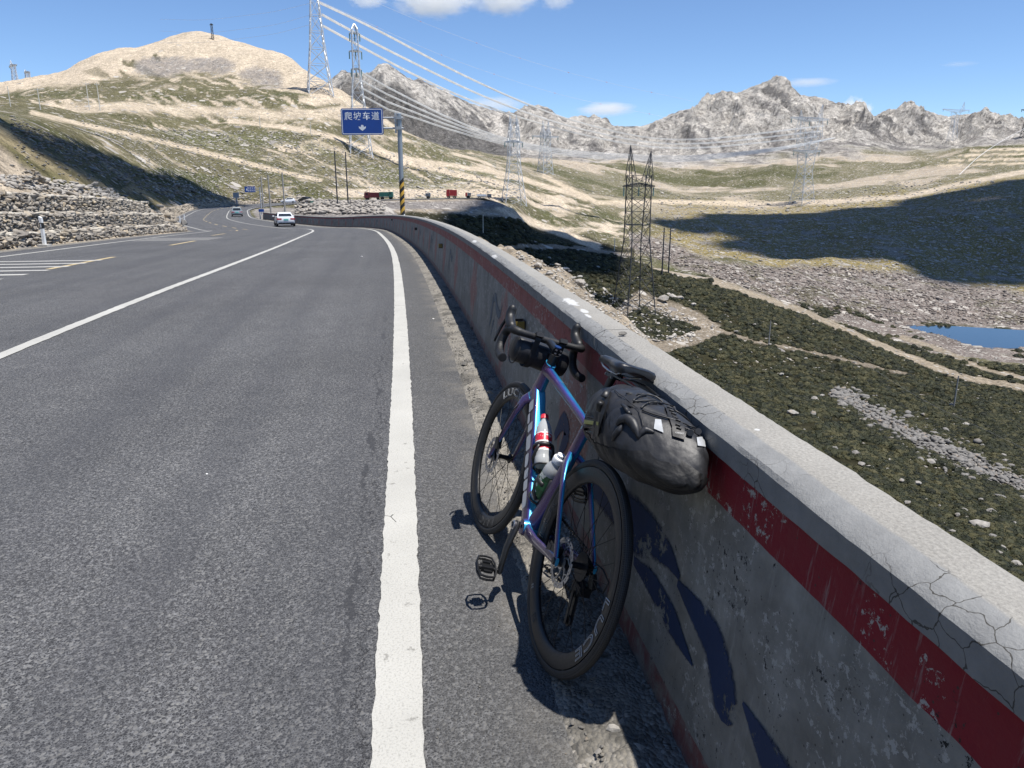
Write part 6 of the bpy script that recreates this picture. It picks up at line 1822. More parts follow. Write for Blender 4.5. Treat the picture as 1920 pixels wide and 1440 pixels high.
# cumulus overhead and out of the picture: their shade lies on the valley
M_CUM = pm('cumulus_white', (.86, .87, .88), .95, vscale=.01, var=.04)
def over_cloud(lab, ground_poly, alt, n, rmin, rmax, seed):
    """ground_poly: plan polygon (x, y, z) of the shade; the cloud hangs up-sun of it"""
    r = random.Random(seed)
    gp = np.array(ground_poly, float); mnx, mny = gp[:, 0].min(), gp[:, 1].min(); mxx, mxy = gp[:, 0].max(), gp[:, 1].max()
    zg = gp[:, 2].mean(); d = SUN_VEC * ((alt - zg) / SUN_VEC.z)
    poly = [tuple(q[:2]) for q in gp]
    cen = Vector((gp[:, 0].mean(), gp[:, 1].mean(), zg)) + d
    bm = bmesh.new(); cnt = 0; tries = 0
    while cnt < n and tries < n * 60:
        tries += 1
        x, y = r.uniform(mnx, mxx), r.uniform(mny, mxy)
        if not in_poly(np.array([x]), np.array([y]), poly)[0]: continue
        rad = r.uniform(rmin, rmax)
        mtx = Matrix.Translation(Vector((x, y, zg)) + d - cen + Vector((0, 0, r.uniform(-.3, .9) * rad))) @ Matrix.Diagonal((r.uniform(.8, 1.3) * rad, r.uniform(.8, 1.3) * rad, rad * .75, 1))
        bmesh.ops.create_icosphere(bm, subdivisions=2, radius=1, matrix=mtx); cnt += 1
    for v in bm.verts:
        p = v.co; q = fbm(np.array([p.x / (rmax * .9)]), np.array([p.y / (rmax * .9) + p.z / rmax]), 3)[0]
        v.co = p + Vector((q, q * .7, q * .6)) * rmax * .22
    me = bpy.data.meshes.new('cloud'); bm.to_mesh(me); bm.free(); me.materials.append(M_CUM)
    me.polygons.foreach_set('use_smooth', np.ones(len(me.polygons), bool))
    o = link_obj('cloud', me); o.location = cen
    tag(o, lab, 'cloud'); return o
def plan(lst): return [tuple(on_ground(x, y, y0, y1)) for x, y, y0, y1 in lst]

over_cloud('white cumulus overhead whose shade darkens the right hillside', plan([(1275, 428, 350, 1000), (1400, 402, 350, 1000), (1560, 405, 350, 1000), (1680, 388, 350, 1000), (1780, 363, 350, 1000), (1920, 342, 350, 1000), (2100, 325, 350, 1000), (2100, 560, 200, 700), (1920, 545, 200, 700), (1800, 530, 200, 700), (1700, 512, 200, 700), (1600, 498, 200, 700), (1520, 485, 200, 700), (1400, 462, 200, 700), (1330, 450, 200, 700)]), 2400, 170, 20, 42, 1)
over_cloud('long white cumulus overhead shading the slope below the truck park', plan([(800, 410, 150, 500), (900, 412, 150, 500), (1000, 426, 150, 500), (1100, 450, 150, 500), (1165, 474, 150, 500), (1140, 500, 120, 500), (1080, 500, 120, 500), (1000, 482, 100, 400), (880, 430, 150, 500)]), 800, 80, 8, 16, 2)
over_cloud('small white cumulus overhead shading the cut slope on the left', plan([(8, 208, 20, 120), (60, 238, 20, 120), (200, 296, 20, 180), (330, 342, 40, 260), (430, 372, 60, 280), (440, 388, 60, 280), (330, 378, 40, 240), (230, 350, 30, 200), (130, 316, 20, 120), (60, 272, 20, 120), (15, 236, 20, 120)]), 420, 170, 3.5, 8, 3)
# ================================================================== bicycle leaning on the barrier
A_ = np.array([.0917, 2.1937, .0]); HEAD = np.array([-.2777, 1.1225]); HEAD /= np.linalg.norm(HEAD)
LEAN = math.radians(19.1)
fw = Vector((HEAD[0], HEAD[1], 0)); rt = Vector((HEAD[1], -HEAD[0], 0)); up0 = Vector((0, 0, 1))
upv = up0 * math.cos(LEAN) + rt * math.sin(LEAN); rtv = rt * math.cos(LEAN) - up0 * math.sin(LEAN)
BM = Matrix(((fw.x, -rtv.x, upv.x, A_[0]), (fw.y, -rtv.y, upv.y, A_[1]), (fw.z, -rtv.z, upv.z, A_[2]), (0, 0, 0, 1)))
BM = BM @ Matrix.Diagonal((1.0455, 1.0455, 1.0455, 1)) @ Matrix.Translation((0, 0, .006))
bike = empty('bicycle'); bike.matrix_world = BM
tag(bike, 'purple blue road bicycle with deep rim wheels leaning on the barrier', 'bicycle')
def bxp(f, l, h): return BM @ Vector((f, -l, h))
STEER = math.radians(3.3)
_ax0 = Vector((.957, 0, .327)); _axd = Vector((-.292, 0, .956)).normalized()
SM = Matrix.Translation(_ax0) @ Matrix.Rotation(STEER, 4, _axd) @ Matrix.Translation(-_ax0)
def P(f, l, h): return Vector((f, -l, h))
def bb_(mb, name, mat, parent, st=False, sm=True, angle=38):
    if st: mb.v = [tuple(SM @ Vector(v)) for v in mb.v]
    return mb.build(name, mat, parent, sm, True, angle)

# ---- materials
def frame_mat():
    m, nt, b = new_mat('colour_shift_paint')
    co = objco(nt); nrm = nt.nodes.new('ShaderNodeTexCoord').outputs['Normal']
    sp = nt.nodes.new('ShaderNodeSeparateXYZ'); L(nt, nrm, sp.inputs[0])
    # panels of the frame: purple on its left flank, blue on the upper and rear faces
    f = math_n(nt, 'ADD', math_n(nt, 'MULTIPLY', sp.outputs[2], .34), math_n(nt, 'MULTIPLY', sp.outputs[0], -.50))
    f = math_n(nt, 'ADD', f, math_n(nt, 'MULTIPLY', sp.outputs[1], -.30))
    f = math_n(nt, 'ADD', f, math_n(nt, 'MULTIPLY_ADD', noise(nt, co, 5, 3), .35, .10))
    c = ramp(nt, f, [(.0, (.044, .020, .074)), (.40, (.072, .034, .135)), (.54, (.036, .040, .24)), (.66, (.012, .15, .38)), (.80, (.03, .36, .58))])
    fl = voro(nt, co, 900); c = mixc(nt, math_n(nt, 'LESS_THAN', fl, .16), c, (.35, .42, .65))
    L(nt, c, b.inputs['Base Color']); b.inputs['Metallic'].default_value = .35; b.inputs['Roughness'].default_value = .36
    b.inputs['Coat Weight'].default_value = .6; b.inputs['Coat Roughness'].default_value = .05
    return m
M_FRAME = frame_mat()
M_CARB = pm('matt_carbon', (.009, .0095, .0105), .45, vscale=60, var=.3)
M_TAPE = pm('bar_tape', (.009, .009, .010), .58, vscale=90, var=.3, bumpd=.0015, bscale=240)
M_HOOD = pm('hood_rubber', (.010, .010, .011), .5, vscale=40)
M_STEEL = pm('brushed_steel', (.46, .46, .47), .32, .95, vscale=60)
M_DARKM = pm('dark_anodised', (.028, .029, .032), .38, .6, vscale=60)
M_BLUEA = pm('blue_anodised', (.02, .06, .20), .3, .7, vscale=60)
M_SPOKE = pm('black_spoke', (.012, .012, .013), .4, .4, vscale=60)
M_DECW = pm('white_decal', (.46, .47, .48), .45, vscale=40, var=.05)
M_DECG = pm('grey_decal', (.07, .072, .075), .5, vscale=40, var=.05)
M_SADL = pm('saddle_cover', (.014, .015, .019), .36, vscale=30, var=.2, bumpd=.0008, bscale=400)
def tyre_mat():
    m, nt, b = new_mat('tyre_tread')
    co = objco(nt); s = nt.nodes.new('ShaderNodeSeparateXYZ'); L(nt, co, s.inputs[0])
    ang = math_n(nt, 'ARCTAN2', s.outputs[2], s.outputs[0])
    r_ = math_n(nt, 'SQRT', math_n(nt, 'ADD', math_n(nt, 'MULTIPLY', s.outputs[0], s.outputs[0]), math_n(nt, 'MULTIPLY', s.outputs[2], s.outputs[2])))
    u = math_n(nt, 'MULTIPLY', ang, 52.0)
    v = math_n(nt, 'MULTIPLY', s.outputs[1], 210.0)
    t1 = math_n(nt, 'SINE', math_n(nt, 'MULTIPLY', u, 6.28)); t2 = math_n(nt, 'SINE', math_n(nt, 'MULTIPLY', v, 6.28))
    knob = ramp(nt, math_n(nt, 'ADD', math_n(nt, 'ADD', t1, t2), 1.0), [(.35, 0), (.6, 1)])
    outer = ramp(nt, r_, [(.331, 0), (.333, 1)])
    k = math_n(nt, 'MULTIPLY', knob, outer)
    c = mixc(nt, k, (.006, .006, .0065), (.030, .030, .031))
    c = mixc(nt, math_n(nt, 'MULTIPLY', noise(nt, co, 14, 4), .18), c, (.05, .048, .043))
    L(nt, c, b.inputs['Base Color']); b.inputs['Roughness'].default_value = .62
    bump(nt, b, k, 1.0, .006)
    return m
M_BTYRE = tyre_mat()

# ---- wheels
def ring_xz(prof, n, mb):
    """turn a (radius, y) profile about the axle"""
    return mb.lathe(prof, n, 'y')
def bent_text(body, size, r_mid, ang_c, y, mat, parent, name, flip=False, outline=.0011, spacing=1.05, M_=None, XS=1.0):
    """lettering wrapped along the rim's flank"""
    cu = bpy.data.curves.new('lettering', 'FONT'); cu.body = body; cu.size = size; cu.align_x = 'CENTER'; cu.align_y = 'CENTER'; cu.space_character = spacing; cu.resolution_u = 4
    if outline: cu.fill_mode = 'NONE'; cu.bevel_depth = outline; cu.bevel_resolution = 0
    ob = bpy.data.objects.new('lettering', cu); COL.objects.link(ob)
    dg = bpy.context.evaluated_depsgraph_get(); dg.update()
    me = bpy.data.meshes.new_from_object(ob.evaluated_get(dg), depsgraph=dg); bpy.data.objects.remove(ob)
    for v in me.vertices:
        x, z, d = v.co.x, v.co.y, v.co.z
        a = ang_c + x * XS / r_mid; rr_ = r_mid + z
        yy_ = y * (1.0 - .0 * z) + (d * .35 if outline else 0)
        yy_ += .10 * z * (1 if y > 0 else -1)
        v.co = Vector((-rr_ * math.sin(a) * -1 if False else rr_ * math.cos(a), yy_, rr_ * math.sin(a)))
    me.materials.clear(); me.materials.append(mat)
    o = link_obj(name, me, parent)
    return o
def wheel(axle_f, st, rear):
    rim = MB()
    prof = [(.3125, -.0135), (.308, -.0145), (.290, -.0140), (.272, -.0105), (.264, -.006), (.262, 0), (.264, .006), (.272, .0105), (.290, .0140), (.308, .0145), (.3125, .0135), (.309, .010), (.309, -.010), (.3125, -.0135)]
    ring_xz(prof, 72, rim)
    w = rim.build('wheel', M_CARB, bike, True, True, 50)
    mx = Matrix.Translation(P(axle_f, 0, .340))
    if st: mx = SM @ mx
    w.matrix_local = mx
    ty = MB(); tp = []
    for k in range(13):
        a = math.radians(-128 + 256 * k / 12); tp.append((.3245 + .0155 * math.cos(a), .0155 * math.sin(a)))
    ring_xz(tp, 96, ty); ty.build('tyre', M_BTYRE, w, True, True, 60)
    hub = MB(); yl, yr = .048, (-.050 if not rear else -.048)
    ring_xz([(.006, -.060), (.012, -.058), (.012, -.045), (.022, -.040), (.022, -.035), (.011, -.028), (.010, .0), (.012, .022), (.024, .028), (.024, .034), (.015, .038), (.015, .056), (.006, .060)], 24, hub)
    hub.build('hub', M_DARKM, w, True, True, 40)
    for k in range(24):
        a = 2 * math.pi * k / 24; side = 1 if k % 2 else -1
        a2 = a + (.62 if (k // 2) % 2 else -.62)
        p0 = Vector((.023 * math.cos(a2), side * .031, .023 * math.sin(a2))); p1 = Vector((.265 * math.cos(a), side * .003, .265 * math.sin(a)))
        mb = MB(); mb.tube([p0, p1], .00115, n=4); mb.build('spoke', M_SPOKE, w)
    # slotted brake disc on the left side
    ro = MB(); n_ = 60; y0 = .0445; t_ = .0018
    ri, rm, re = .062, .0705, .0795
    for k in range(n_):
        a0 = 2 * math.pi * k / n_; a1 = 2 * math.pi * (k + 1) / n_
        for (r0, r1) in ((ri, rm - .0018), (rm + .0018, re)):
            if k % 5 == 0 and r0 > ri: continue
            w_ = .0012 * math.sin(k * math.pi * 2 / 6)
            q = [(r0 * math.cos(a0), r0 * math.sin(a0)), ((r1 + w_) * math.cos(a0), (r1 + w_) * math.sin(a0)), ((r1 + w_) * math.cos(a1), (r1 + w_) * math.sin(a1)), (r0 * math.cos(a1), r0 * math.sin(a1))]
            ro.loft([[Vector((x, y0, z)) for x, z in q], [Vector((x, y0 + t_, z)) for x, z in q]])
        if k % 2 == 0:
            q = [(rm - .002, a0), (rm + .002, a0), (rm + .002, a1), (rm - .002, a1)]
            ro.loft([[Vector((r_ * math.cos(a), y0, r_ * math.sin(a))) for r_, a in q], [Vector((r_ * math.cos(a), y0 + t_, r_ * math.sin(a))) for r_, a in q]])
    for k in range(6):
        a = 2 * math.pi * k / 6
        pts = [Vector((r_ * math.cos(a + t), y0 + t_ / 2, r_ * math.sin(a + t))) for r_, t in ((.020, 0), (.034, .16), (.048, .42), (.063, .72))]
        ro.tube(pts, .0028, n=4)
        pts = [Vector((r_ * math.cos(a + t), y0 + t_ / 2, r_ * math.sin(a + t))) for r_, t in ((.048, .42), (.056, .25), (.063, .18))]
        ro.tube(pts, .002, n=4)
    ro.lathe([(.012, y0 - .002), (.022, y0 - .002), (.022, y0 + .004), (.012, y0 + .004)], 24, 'y')
    ro.build('disc_rotor', M_STEEL, w)
    return w
def P(f, l, h): return Vector((f, -l, h))
w_r = wheel(0.0, False, True)
w_f = wheel(1.0, True, False)
# maker's lettering on the rims (left flank faces the camera)
def rim_decals(w, a_main, size):
    bent_text('LUCE', .046, .2875, a_main, .0150, M_DECW, w, 'rim_lettering', outline=.0010, spacing=1.12, XS=2.0)
    bent_text('LUCE', .046, .2875, a_main + math.pi, .0150, M_DECG, w, 'rim_lettering', outline=.0008, spacing=1.12, XS=2.0)
    bent_text('50', .034, .2875, a_main + 1.75, .0150, M_DECG, w, 'rim_lettering', outline=.0009)
    bent_text('55', .018, .2875, a_main + 2.15, .0150, M_DECW, w, 'rim_lettering', outline=0)

rim_decals(w_r, math.radians(-166), .047)
rim_decals(w_f, math.radians(76), .047)
# ---- tube builder for the frame
def etube(path, hw, hd, n=16, p=2.4, mb=None, cap=True):
    """path: (f, l, h) points; hw half width sideways, hd half depth in the frame's plane"""
    pts = [P(*q) for q in path]; m_ = len(pts); rings = []
    for i, c in enumerate(pts):
        t = (pts[min(i + 1, m_ - 1)] - pts[max(i - 1, 0)]).normalized()
        side = Vector((0, 1, 0)); side = (side - t * side.dot(t)).normalized(); dep = t.cross(side)
        r_ = []
        for k in range(n):
            a = 2 * math.pi * k / n; ca, sa = math.cos(a), math.sin(a)
            x = hw[i] * math.copysign(abs(ca) ** (2 / p), ca); y = hd[i] * math.copysign(abs(sa) ** (2 / p), sa)
            r_.append(c + side * x + dep * y)
        rings.append(r_)
    mb = mb or MB(); mb.loft(rings, cap); return mb
frame = bb_(etube([(.848, 0, .690), (.80, 0, .652), (.70, 0, .552), (.55, 0, .398), (.47, 0, .312), (.43, 0, .275)], [.024, .026, .027, .029, .033, .036], [.036, .034, .032, .033, .036, .034], 24, 5.0), 'down_tube', M_FRAME, bike)
bb_(etube([(.860, 0, .655), (.852, 0, .675), (.830, 0, .745), (.810, 0, .812), (.806, 0, .824)], [.024, .024, .021, .021, .021], [.040, .042, .036, .033, .030]), 'head_tube', M_FRAME, bike)
bb_(etube([(.835, 0, .785), (.78, 0, .788), (.65, 0, .776), (.45, 0, .752), (.30, 0, .733), (.262, 0, .728)], [.020, .021, .020, .017, .016, .016], [.030, .020, .017, .014, .014, .016]), 'top_tube', M_FRAME, bike)
bb_(etube([(.418, 0, .27), (.375, 0, .38), (.335, 0, .50), (.300, 0, .61), (.268, 0, .715), (.258, 0, .748)], [.030, .020, .017, .016, .016, .016], [.036, .030, .028, .026, .024, .022]), 'seat_tube', M_FRAME, bike)
mb = MB(); mb.lathe([(.008, -.046), (.028, -.046), (.031, -.036), (.034, 0), (.031, .036), (.028, .046), (.008, .046)], 28, 'y', tuple(P(.41, 0, .27))); bb_(mb, 'bottom_bracket', M_FRAME, bike)
for sd in (-1, 1):
    cs = bb_(etube([(.405, .026 * sd, .268), (.36, .034 * sd, .272), (.25, .046 * sd, .290), (.10, .060 * sd, .322), (.03, .066 * sd, .337), (-.012, .067 * sd, .342)], [.014, .011, .009, .008, .007, .006], [.026, .022, .017, .015, .016, .014]), 'chain_stay', M_FRAME, bike)
    bb_(etube([(.305, .006 * sd, .606), (.275, .020 * sd, .603), (.238, .040 * sd, .585), (.20, .050 * sd, .552), (.10, .060 * sd, .448), (.02, .066 * sd, .362), (-.004, .067 * sd, .332)], [.010, .013, .009, .0075, .0065, .006, .006], [.016, .014, .016, .014, .012, .013, .010]), 'seat_stay', M_FRAME, bike)
    mb = MB(); mb.lathe([(.001, -.004), (.010, -.004), (.012, 0), (.010, .005), (.001, .005)], 16, 'y', tuple(P(0, .073 * sd, .340))); bb_(mb, 'axle_cap', M_DARKM, bike)
# maker's white panels along the left flank of the down tube
dvec = (P(.46, 0, .300) - P(.82, 0, .672)); dl = dvec.length; dvec.normalize(); nup = Vector((0, 1, 0)).cross(dvec)
M_DT = Matrix(((dvec.x, nup.x, 0, 0), (dvec.y, nup.y, 1, 0), (dvec.z, nup.z, 0, 0), (0, 0, 0, 1)))
for t0, t1, h0, h1 in ((.05, .14, -.018, .026), (.150, .235, -.026, -.004), (.25, .32, -.018, .026), (.35, .475, -.026, .016), (.505, .61, -.026, .006), (.635, .71, -.024, .014), (.725, .805, -.024, .014), (.82, .945, -.024, .014)):
    mb = MB(); v = []
    for t, h in ((t0, h0), (t1, h0), (t1, h1), (t0, h1)):
        c = P(.82, 0, .672).lerp(P(.46, 0, .300), t) + nup * h; v.append((c.x, .0255 + .001 * 0 + (.004 if t > .7 else .0), c.z))
    q = rounded_rect(1, 1, .18, 3); n_ = len(q)
    pts = []
    for x, z in q:
        t = (t0 + t1) / 2 + (t1 - t0) * x; h = (h0 + h1) / 2 + (h1 - h0) * z
        c = P(.82, 0, .672).lerp(P(.46, 0, .300), t) + nup * h; wv = .0272 + .0040 * max(0, (t - .45) / .5) + .0016
        pts.append((c.x, wv, c.z))
    mb.add(pts, [tuple(range(n_))]); mb.build('frame_decal', M_DECW, frame, fix=False)
text_mesh('LIGHT', .020, M_DECW, bpy.data.objects['top_tube'], 'frame_lettering', Matrix.Translation(P(.60, -.0005, .795)) @ Matrix(((-1, 0, 0, 0), (0, -1, 0, 0), (.12, 0, 1, 0), (0, 0, 0, 1))), spacing=1.2)

# ---- fork
fk = etube([(.862, 0, .645), (.852, 0, .676), (.848, 0, .690)], [.026, .027, .022], [.034, .036, .030])
for sd in (-1, 1):
    etube([(.858, .018 * sd, .660), (.872, .034 * sd, .640), (.900, .044 * sd, .575), (.950, .050 * sd, .450), (.990, .054 * sd, .365), (1.004, .055 * sd, .328)], [.014, .012, .009, .008, .007, .006], [.026, .024, .021, .016, .013, .012], mb=fk)
fork = bb_(fk, 'fork', M_FRAME, bike, True)
mb = MB(); mb.box(P(.962, -.050, .408), (.030, .020, .052), Matrix.Rotation(.3, 3, 'Y')); mb.box(P(.976, -.044, .376), (.026, .018, .026), Matrix.Rotation(.3, 3, 'Y')); cal = bb_(mb, 'brake_caliper', M_DARKM, bike, True, False)
mb = MB(); mb.tube([SM @ P(.955, -.058, .435), SM @ P(.93, -.062, .50), SM @ P(.895, -.058, .58), SM @ P(.87, -.04, .64)], .0025, n=6); mb.build('brake_hose', M_BLACK, cal, True)
mb = MB(); mb.box(P(.055, -.052, .352), (.062, .028, .040)); mb.box(P(.085, -.050, .345), (.030, .034, .030)); bb_(mb, 'brake_caliper', M_DARKM, bike, False, False)

# ---- cranks, chain, gears
def crank(sd, ang):
    e_ = (.41 + .172 * math.cos(ang), .086 * sd, .27 + .172 * math.sin(ang)); s_ = (.41, .066 * sd, .27)
    mid = tuple(a + (b_ - a) * .5 + (.006 * sd if i == 1 else 0) for i, (a, b_) in enumerate(zip(s_, e_)))
    mb = etube([tuple(a + (a - b_) * .10 for a, b_ in zip(s_, e_)), s_, mid, e_, tuple(b_ + (b_ - a) * .07 for a, b_ in zip(s_, e_))], [.009, .012, .010, .009, .007], [.014, .022, .016, .015, .012])
    c = bb_(mb, 'crank', M_CARB, bike)
    mb = MB(); mb.lathe([(.001, -.01), (.016, -.01), (.018, .006), (.012, .008)], 20, 'y', tuple(P(s_[0], s_[1] + .008 * sd, s_[2]))); bb_(mb, 'crank_bolt', M_STEEL, c)
    # cage pedal
    px_, pz_ = e_[0], e_[2]; y_ = e_[1] + .052 * sd; mb = MB(); tilt = .35
    def q(a, b_, c_): ca, sa = math.cos(tilt), math.sin(tilt); return P(px_ + a * ca - c_ * sa, y_ + b_ * sd, pz_ + a * sa + c_ * ca)
    loop = [q(-.046, -.024, 0), q(-.050, 0, 0), q(-.046, .026, 0), q(-.020, .036, 0), q(.020, .036, 0), q(.046, .026, 0), q(.050, 0, 0), q(.046, -.024, 0), q(.020, -.034, 0), q(-.020, -.034, 0), q(-.046, -.024, 0)]
    for dz in (-.006, .006): mb.tube([l_ + Vector((0, 0, dz)) for l_ in loop], .0042, n=6)
    pe = bb_(mb, 'pedal', M_DARKM, bike)
    mb = MB(); mb.tube([q(0, -.055, 0), q(0, .034, 0)], [.006, .009], n=10); mb.box(q(0, .0, 0), (.032, .046, .020)); mb.box(q(.022, 0, .006), (.012, .030, .008)); mb.box(q(-.022, 0, .006), (.012, .030, .008)); bb_(mb, 'pedal_body', M_STEEL if False else M_DARKM, pe, False, False)
crank(-1, math.radians(-104)); crank(1, math.radians(76))
mb = MB(); n_ = 50
for k in range(n_):
    a0 = 2 * math.pi * k / n_; a1 = 2 * math.pi * (k + .5) / n_; a2 = 2 * math.pi * (k + 1) / n_
    q = [(.072, a0), (.0985, a0), (.1035, a1), (.0985, a2), (.072, a2)]
    mb.loft([[P(.41 + r_ * math.cos(a), y, .27 + r_ * math.sin(a)) for r_, a in q] for y in (.0425, .0445)])
for k in range(4):
    a = math.pi / 4 + k * math.pi / 2; mb.tube([P(.41 + .02 * math.cos(a), .048, .27 + .02 * math.sin(a)), P(.41 + .08 * math.cos(a), .0435, .27 + .08 * math.sin(a))], [.016, .009], n=6)
bb_(mb, 'chainring', M_DARKM, bike, False, False)
mb = MB()
for j in range(9):
    r_ = .022 + .0034 * j; y = .018 + .0036 * (8 - j) + .004
    ring = [( r_ * (1.0 if k % 2 else .93)) for k in range(48)]
    mb.loft([[P(ring[k] * math.cos(2 * math.pi * k / 48), yy, .34 + ring[k] * math.sin(2 * math.pi * k / 48)) for k in range(48)] for yy in (y, y + .0016)])
bb_(mb, 'cassette', M_DARKM, bike, False, False)
mb = MB()
def chain(a, b_, n_):
    for k in range(n_):
        t = (k + .5) / n_; c = P(*[a[i] + (b_[i] - a[i]) * t for i in range(3)])
        dx, dz = b_[0] - a[0], b_[2] - a[2]; ang = math.atan2(dz, dx); ln_ = math.hypot(dx, dz) / n_
        mb.box(c, (ln_ * .86, .006 if k % 2 else .0035, .0085 if k % 2 else .007), Matrix.Rotation(-ang, 3, 'Y'))
chain((.01, .030, .392), (.41, .0435, .370), 32)
bb_(mb, 'chain_run', M_SPOKE, bike, False, False); mb = MB()
chain((-.012, .034, .245), (.395, .0435, .168), 34)
bb_(mb, 'chain_run', M_SPOKE, bike, False, False)
mb = MB()
mb.tube([P(-.005, .070, .325), P(-.012, .078, .285), P(.01, .076, .262)], [.012, .016, .014], n=10)
mb.box(P(.012, .058, .262), (.060, .044, .030)); mb.box(P(-.004, .045, .20), (.016, .010, .110), Matrix.Rotation(.22, 3, 'Y')); mb.box(P(-.004, .030, .20), (.014, .003, .108), Matrix.Rotation(.22, 3, 'Y'))
rd = bb_(mb, 'rear_derailleur', M_DARKM, bike, False, False)
for f_, h_ in ((.010, .248), (-.016, .158)):
    mb = MB(); mb.lathe([(.004, -.003), (.017, -.003), (.019, 0), (.017, .003), (.004, .003)], 20, 'y', tuple(P(f_, .038, h_))); bb_(mb, 'jockey_wheel', M_SPOKE, rd, False, False)
mb = MB(); mb.tube([P(-.02, .082, .29), P(-.075, .086, .30), P(-.092, .082, .345), P(-.05, .072, .365), P(.02, .066, .358)], .0028, n=6); mb.build('shift_cable', M_BLACK, rd, True)

# ---- cockpit
def S(f, l, h): return SM @ P(f, l, h)
mb = MB(); mb.tube([S(.806, 0, .822), S(.793, 0, .866)], [.019, .018], n=20); bb_(mb, 'spacer', M_BLACK, bike)
st_ = etube([(.788, 0, .878), (.815, 0, .884), (.858, 0, .893), (.892, 0, .899)], [.019, .018, .017, .026], [.020, .016, .013, .012])
stem = bb_(st_, 'stem', M_DARKM, bike, True)
mb = MB(); mb.tube([S(.790, 0, .896), S(.789, 0, .9005)], .014, n=20); bb_(mb, 'top_cap', M_BLUEA, stem)
for f_, l_ in ((.774, -.010), (.774, .010)):
    for h_ in (.872, .886):
        mb = MB(); mb.tube([S(f_ + .004, l_, h_), S(f_ - .006, l_, h_ + .001)], .0034, n=8); mb.build('bolt', M_STEEL, stem)
for sd in (-1, 1):
    hb = []
    top = [(.893, 0, .900), (.893, .04 * sd, .901), (.890, .085 * sd, .903), (.888, .115 * sd, .904), (.893, .142 * sd, .905), (.912, .156 * sd, .905), (.945, .158 * sd, .903), (.972, .160 * sd, .893), (.988, .164 * sd, .868), (.986, .169 * sd, .836), (.966, .174 * sd, .808), (.935, .178 * sd, .793), (.900, .181 * sd, .788), (.868, .184 * sd, .788)]
    rad = [.0145, .0145, .014, .0145, .0160, .0172, .0175, .0175, .0175, .0175, .0175, .0175, .0175, .0172]
    # tape wound in overlapping turns on the drops
    mb = MB(); P0 = [S(*q) for q in top]
    t = np.r_[0, np.cumsum([(b_ - a).length for a, b_ in zip(P0[:-1], P0[1:])])]; tt = np.linspace(0, t[-1], 90)
    X = [Vector([float(pchip(t, [p[i] for p in P0], np.array([x]))[0]) for i in range(3)]) for x in tt]
    R_ = np.interp(tt, t, rad) + np.where(tt > .13, .0011 * ((tt * 62) % 1.0), 0)
    mb.tube(X, list(R_), n=12); hbar = mb.build('handlebar', M_TAPE, bike, True, True, 60)
    mb = MB(); mb.tube([S(.8695, .184 * sd, .788), S(.866, .184 * sd, .788)], .0158, n=12); mb.build('bar_plug', M_BLACK, hbar)
    # hood with raised horn, lever blade
    mb = MB(); hp = [(.930, .158 * sd, .906), (.955, .159 * sd, .914), (.985, .158 * sd, .924), (1.008, .156 * sd, .938), (1.020, .155 * sd, .958), (1.018, .154 * sd, .980), (1.010, .153 * sd, .992)]
    mb.tube([S(*q) for q in hp], [.0155, .0205, .0215, .0215, .0205, .0185, .010], n=14); hood = mb.build('brake_hood', M_HOOD, bike, True)
    mb = MB(); lp = [(1.012, .156 * sd, .945), (1.028, .162 * sd, .930), (1.034, .172 * sd, .895), (1.026, .182 * sd, .855), (1.012, .190 * sd, .825)]
    mb.tube([S(*q) for q in lp], [.008, .009, .0085, .0075, .0055], n=8, ratio=.6); mb.build('brake_lever', M_DARKM, hood, True)
    mb = MB(); lp = [(1.010, .152 * sd, .935), (1.018, .158 * sd, .890), (1.008, .168 * sd, .850)]
    mb.tube([S(*q) for q in lp], [.006, .007, .004], n=8, ratio=.6); mb.build('shift_paddle', M_BLACK, hood, True)
# ---- seatpost and saddle
bb_(etube([(.262, 0, .735), (.245, 0, .80), (.222, 0, .88), (.212, 0, .918)], [.011, .011, .011, .012], [.017, .017, .016, .018]), 'seatpost', M_CARB, bike)
mb = MB(); mb.box(P(.205, 0, .928), (.052, .040, .022)); mb.tube([P(.205, -.025, .930), P(.205, .025, .930)], .008, n=10); clamp = bb_(mb, 'saddle_clamp', M_DARKM, bike, False, False)
for l_ in (-.018, .018):
    mb = MB(); mb.tube([P(.228, l_, .921), P(.231, l_, .921)], .0048, n=8); mb.tube([P(.180, l_, .921), P(.177, l_, .921)], .0048, n=8); mb.build('bolt', M_STEEL, clamp)
sad = MB(); rings = []
stt = [(.338, .005, .958, .010), (.330, .016, .966, .022), (.300, .019, .972, .026), (.260, .021, .974, .027), (.220, .027, .975, .028), (.180, .041, .977, .030), (.140, .057, .981, .034), (.100, .067, .986, .036), (.070, .069, .989, .036), (.052, .064, .989, .032), (.044, .050, .986, .022)]
for f_, w_, z_, d_ in stt:
    r_ = []
    ch = .004 if .09 < f_ < .27 else 0
    for y, dz in ((-1, -.62), (-.99, -.30), (-.88, -.06), (-.55, .03), (-.18, .02), (0, -ch * 250 * .002 - (.10 if ch else 0)), (.18, .02), (.55, .03), (.88, -.06), (.99, -.30), (1, -.62), (.86, -1.0), (.4, -.70), (0, -.62), (-.4, -.70), (-.86, -1.0)):
        r_.append(P(f_, y * w_, z_ + dz * d_))
    rings.append(r_)
sad.loft(rings); saddle = bb_(sad, 'saddle', M_SADL, bike, False, True, 60)
mb = MB()
for sd in (-1, 1): mb.tube([P(.31, .012 * sd, .945), P(.27, .018 * sd, .938), (P(.20, .022 * sd, .936)), P(.14, .024 * sd, .940), P(.085, .036 * sd, .955)], .0036, n=8)
mb.build('saddle_rail', M_STEEL, saddle, True)
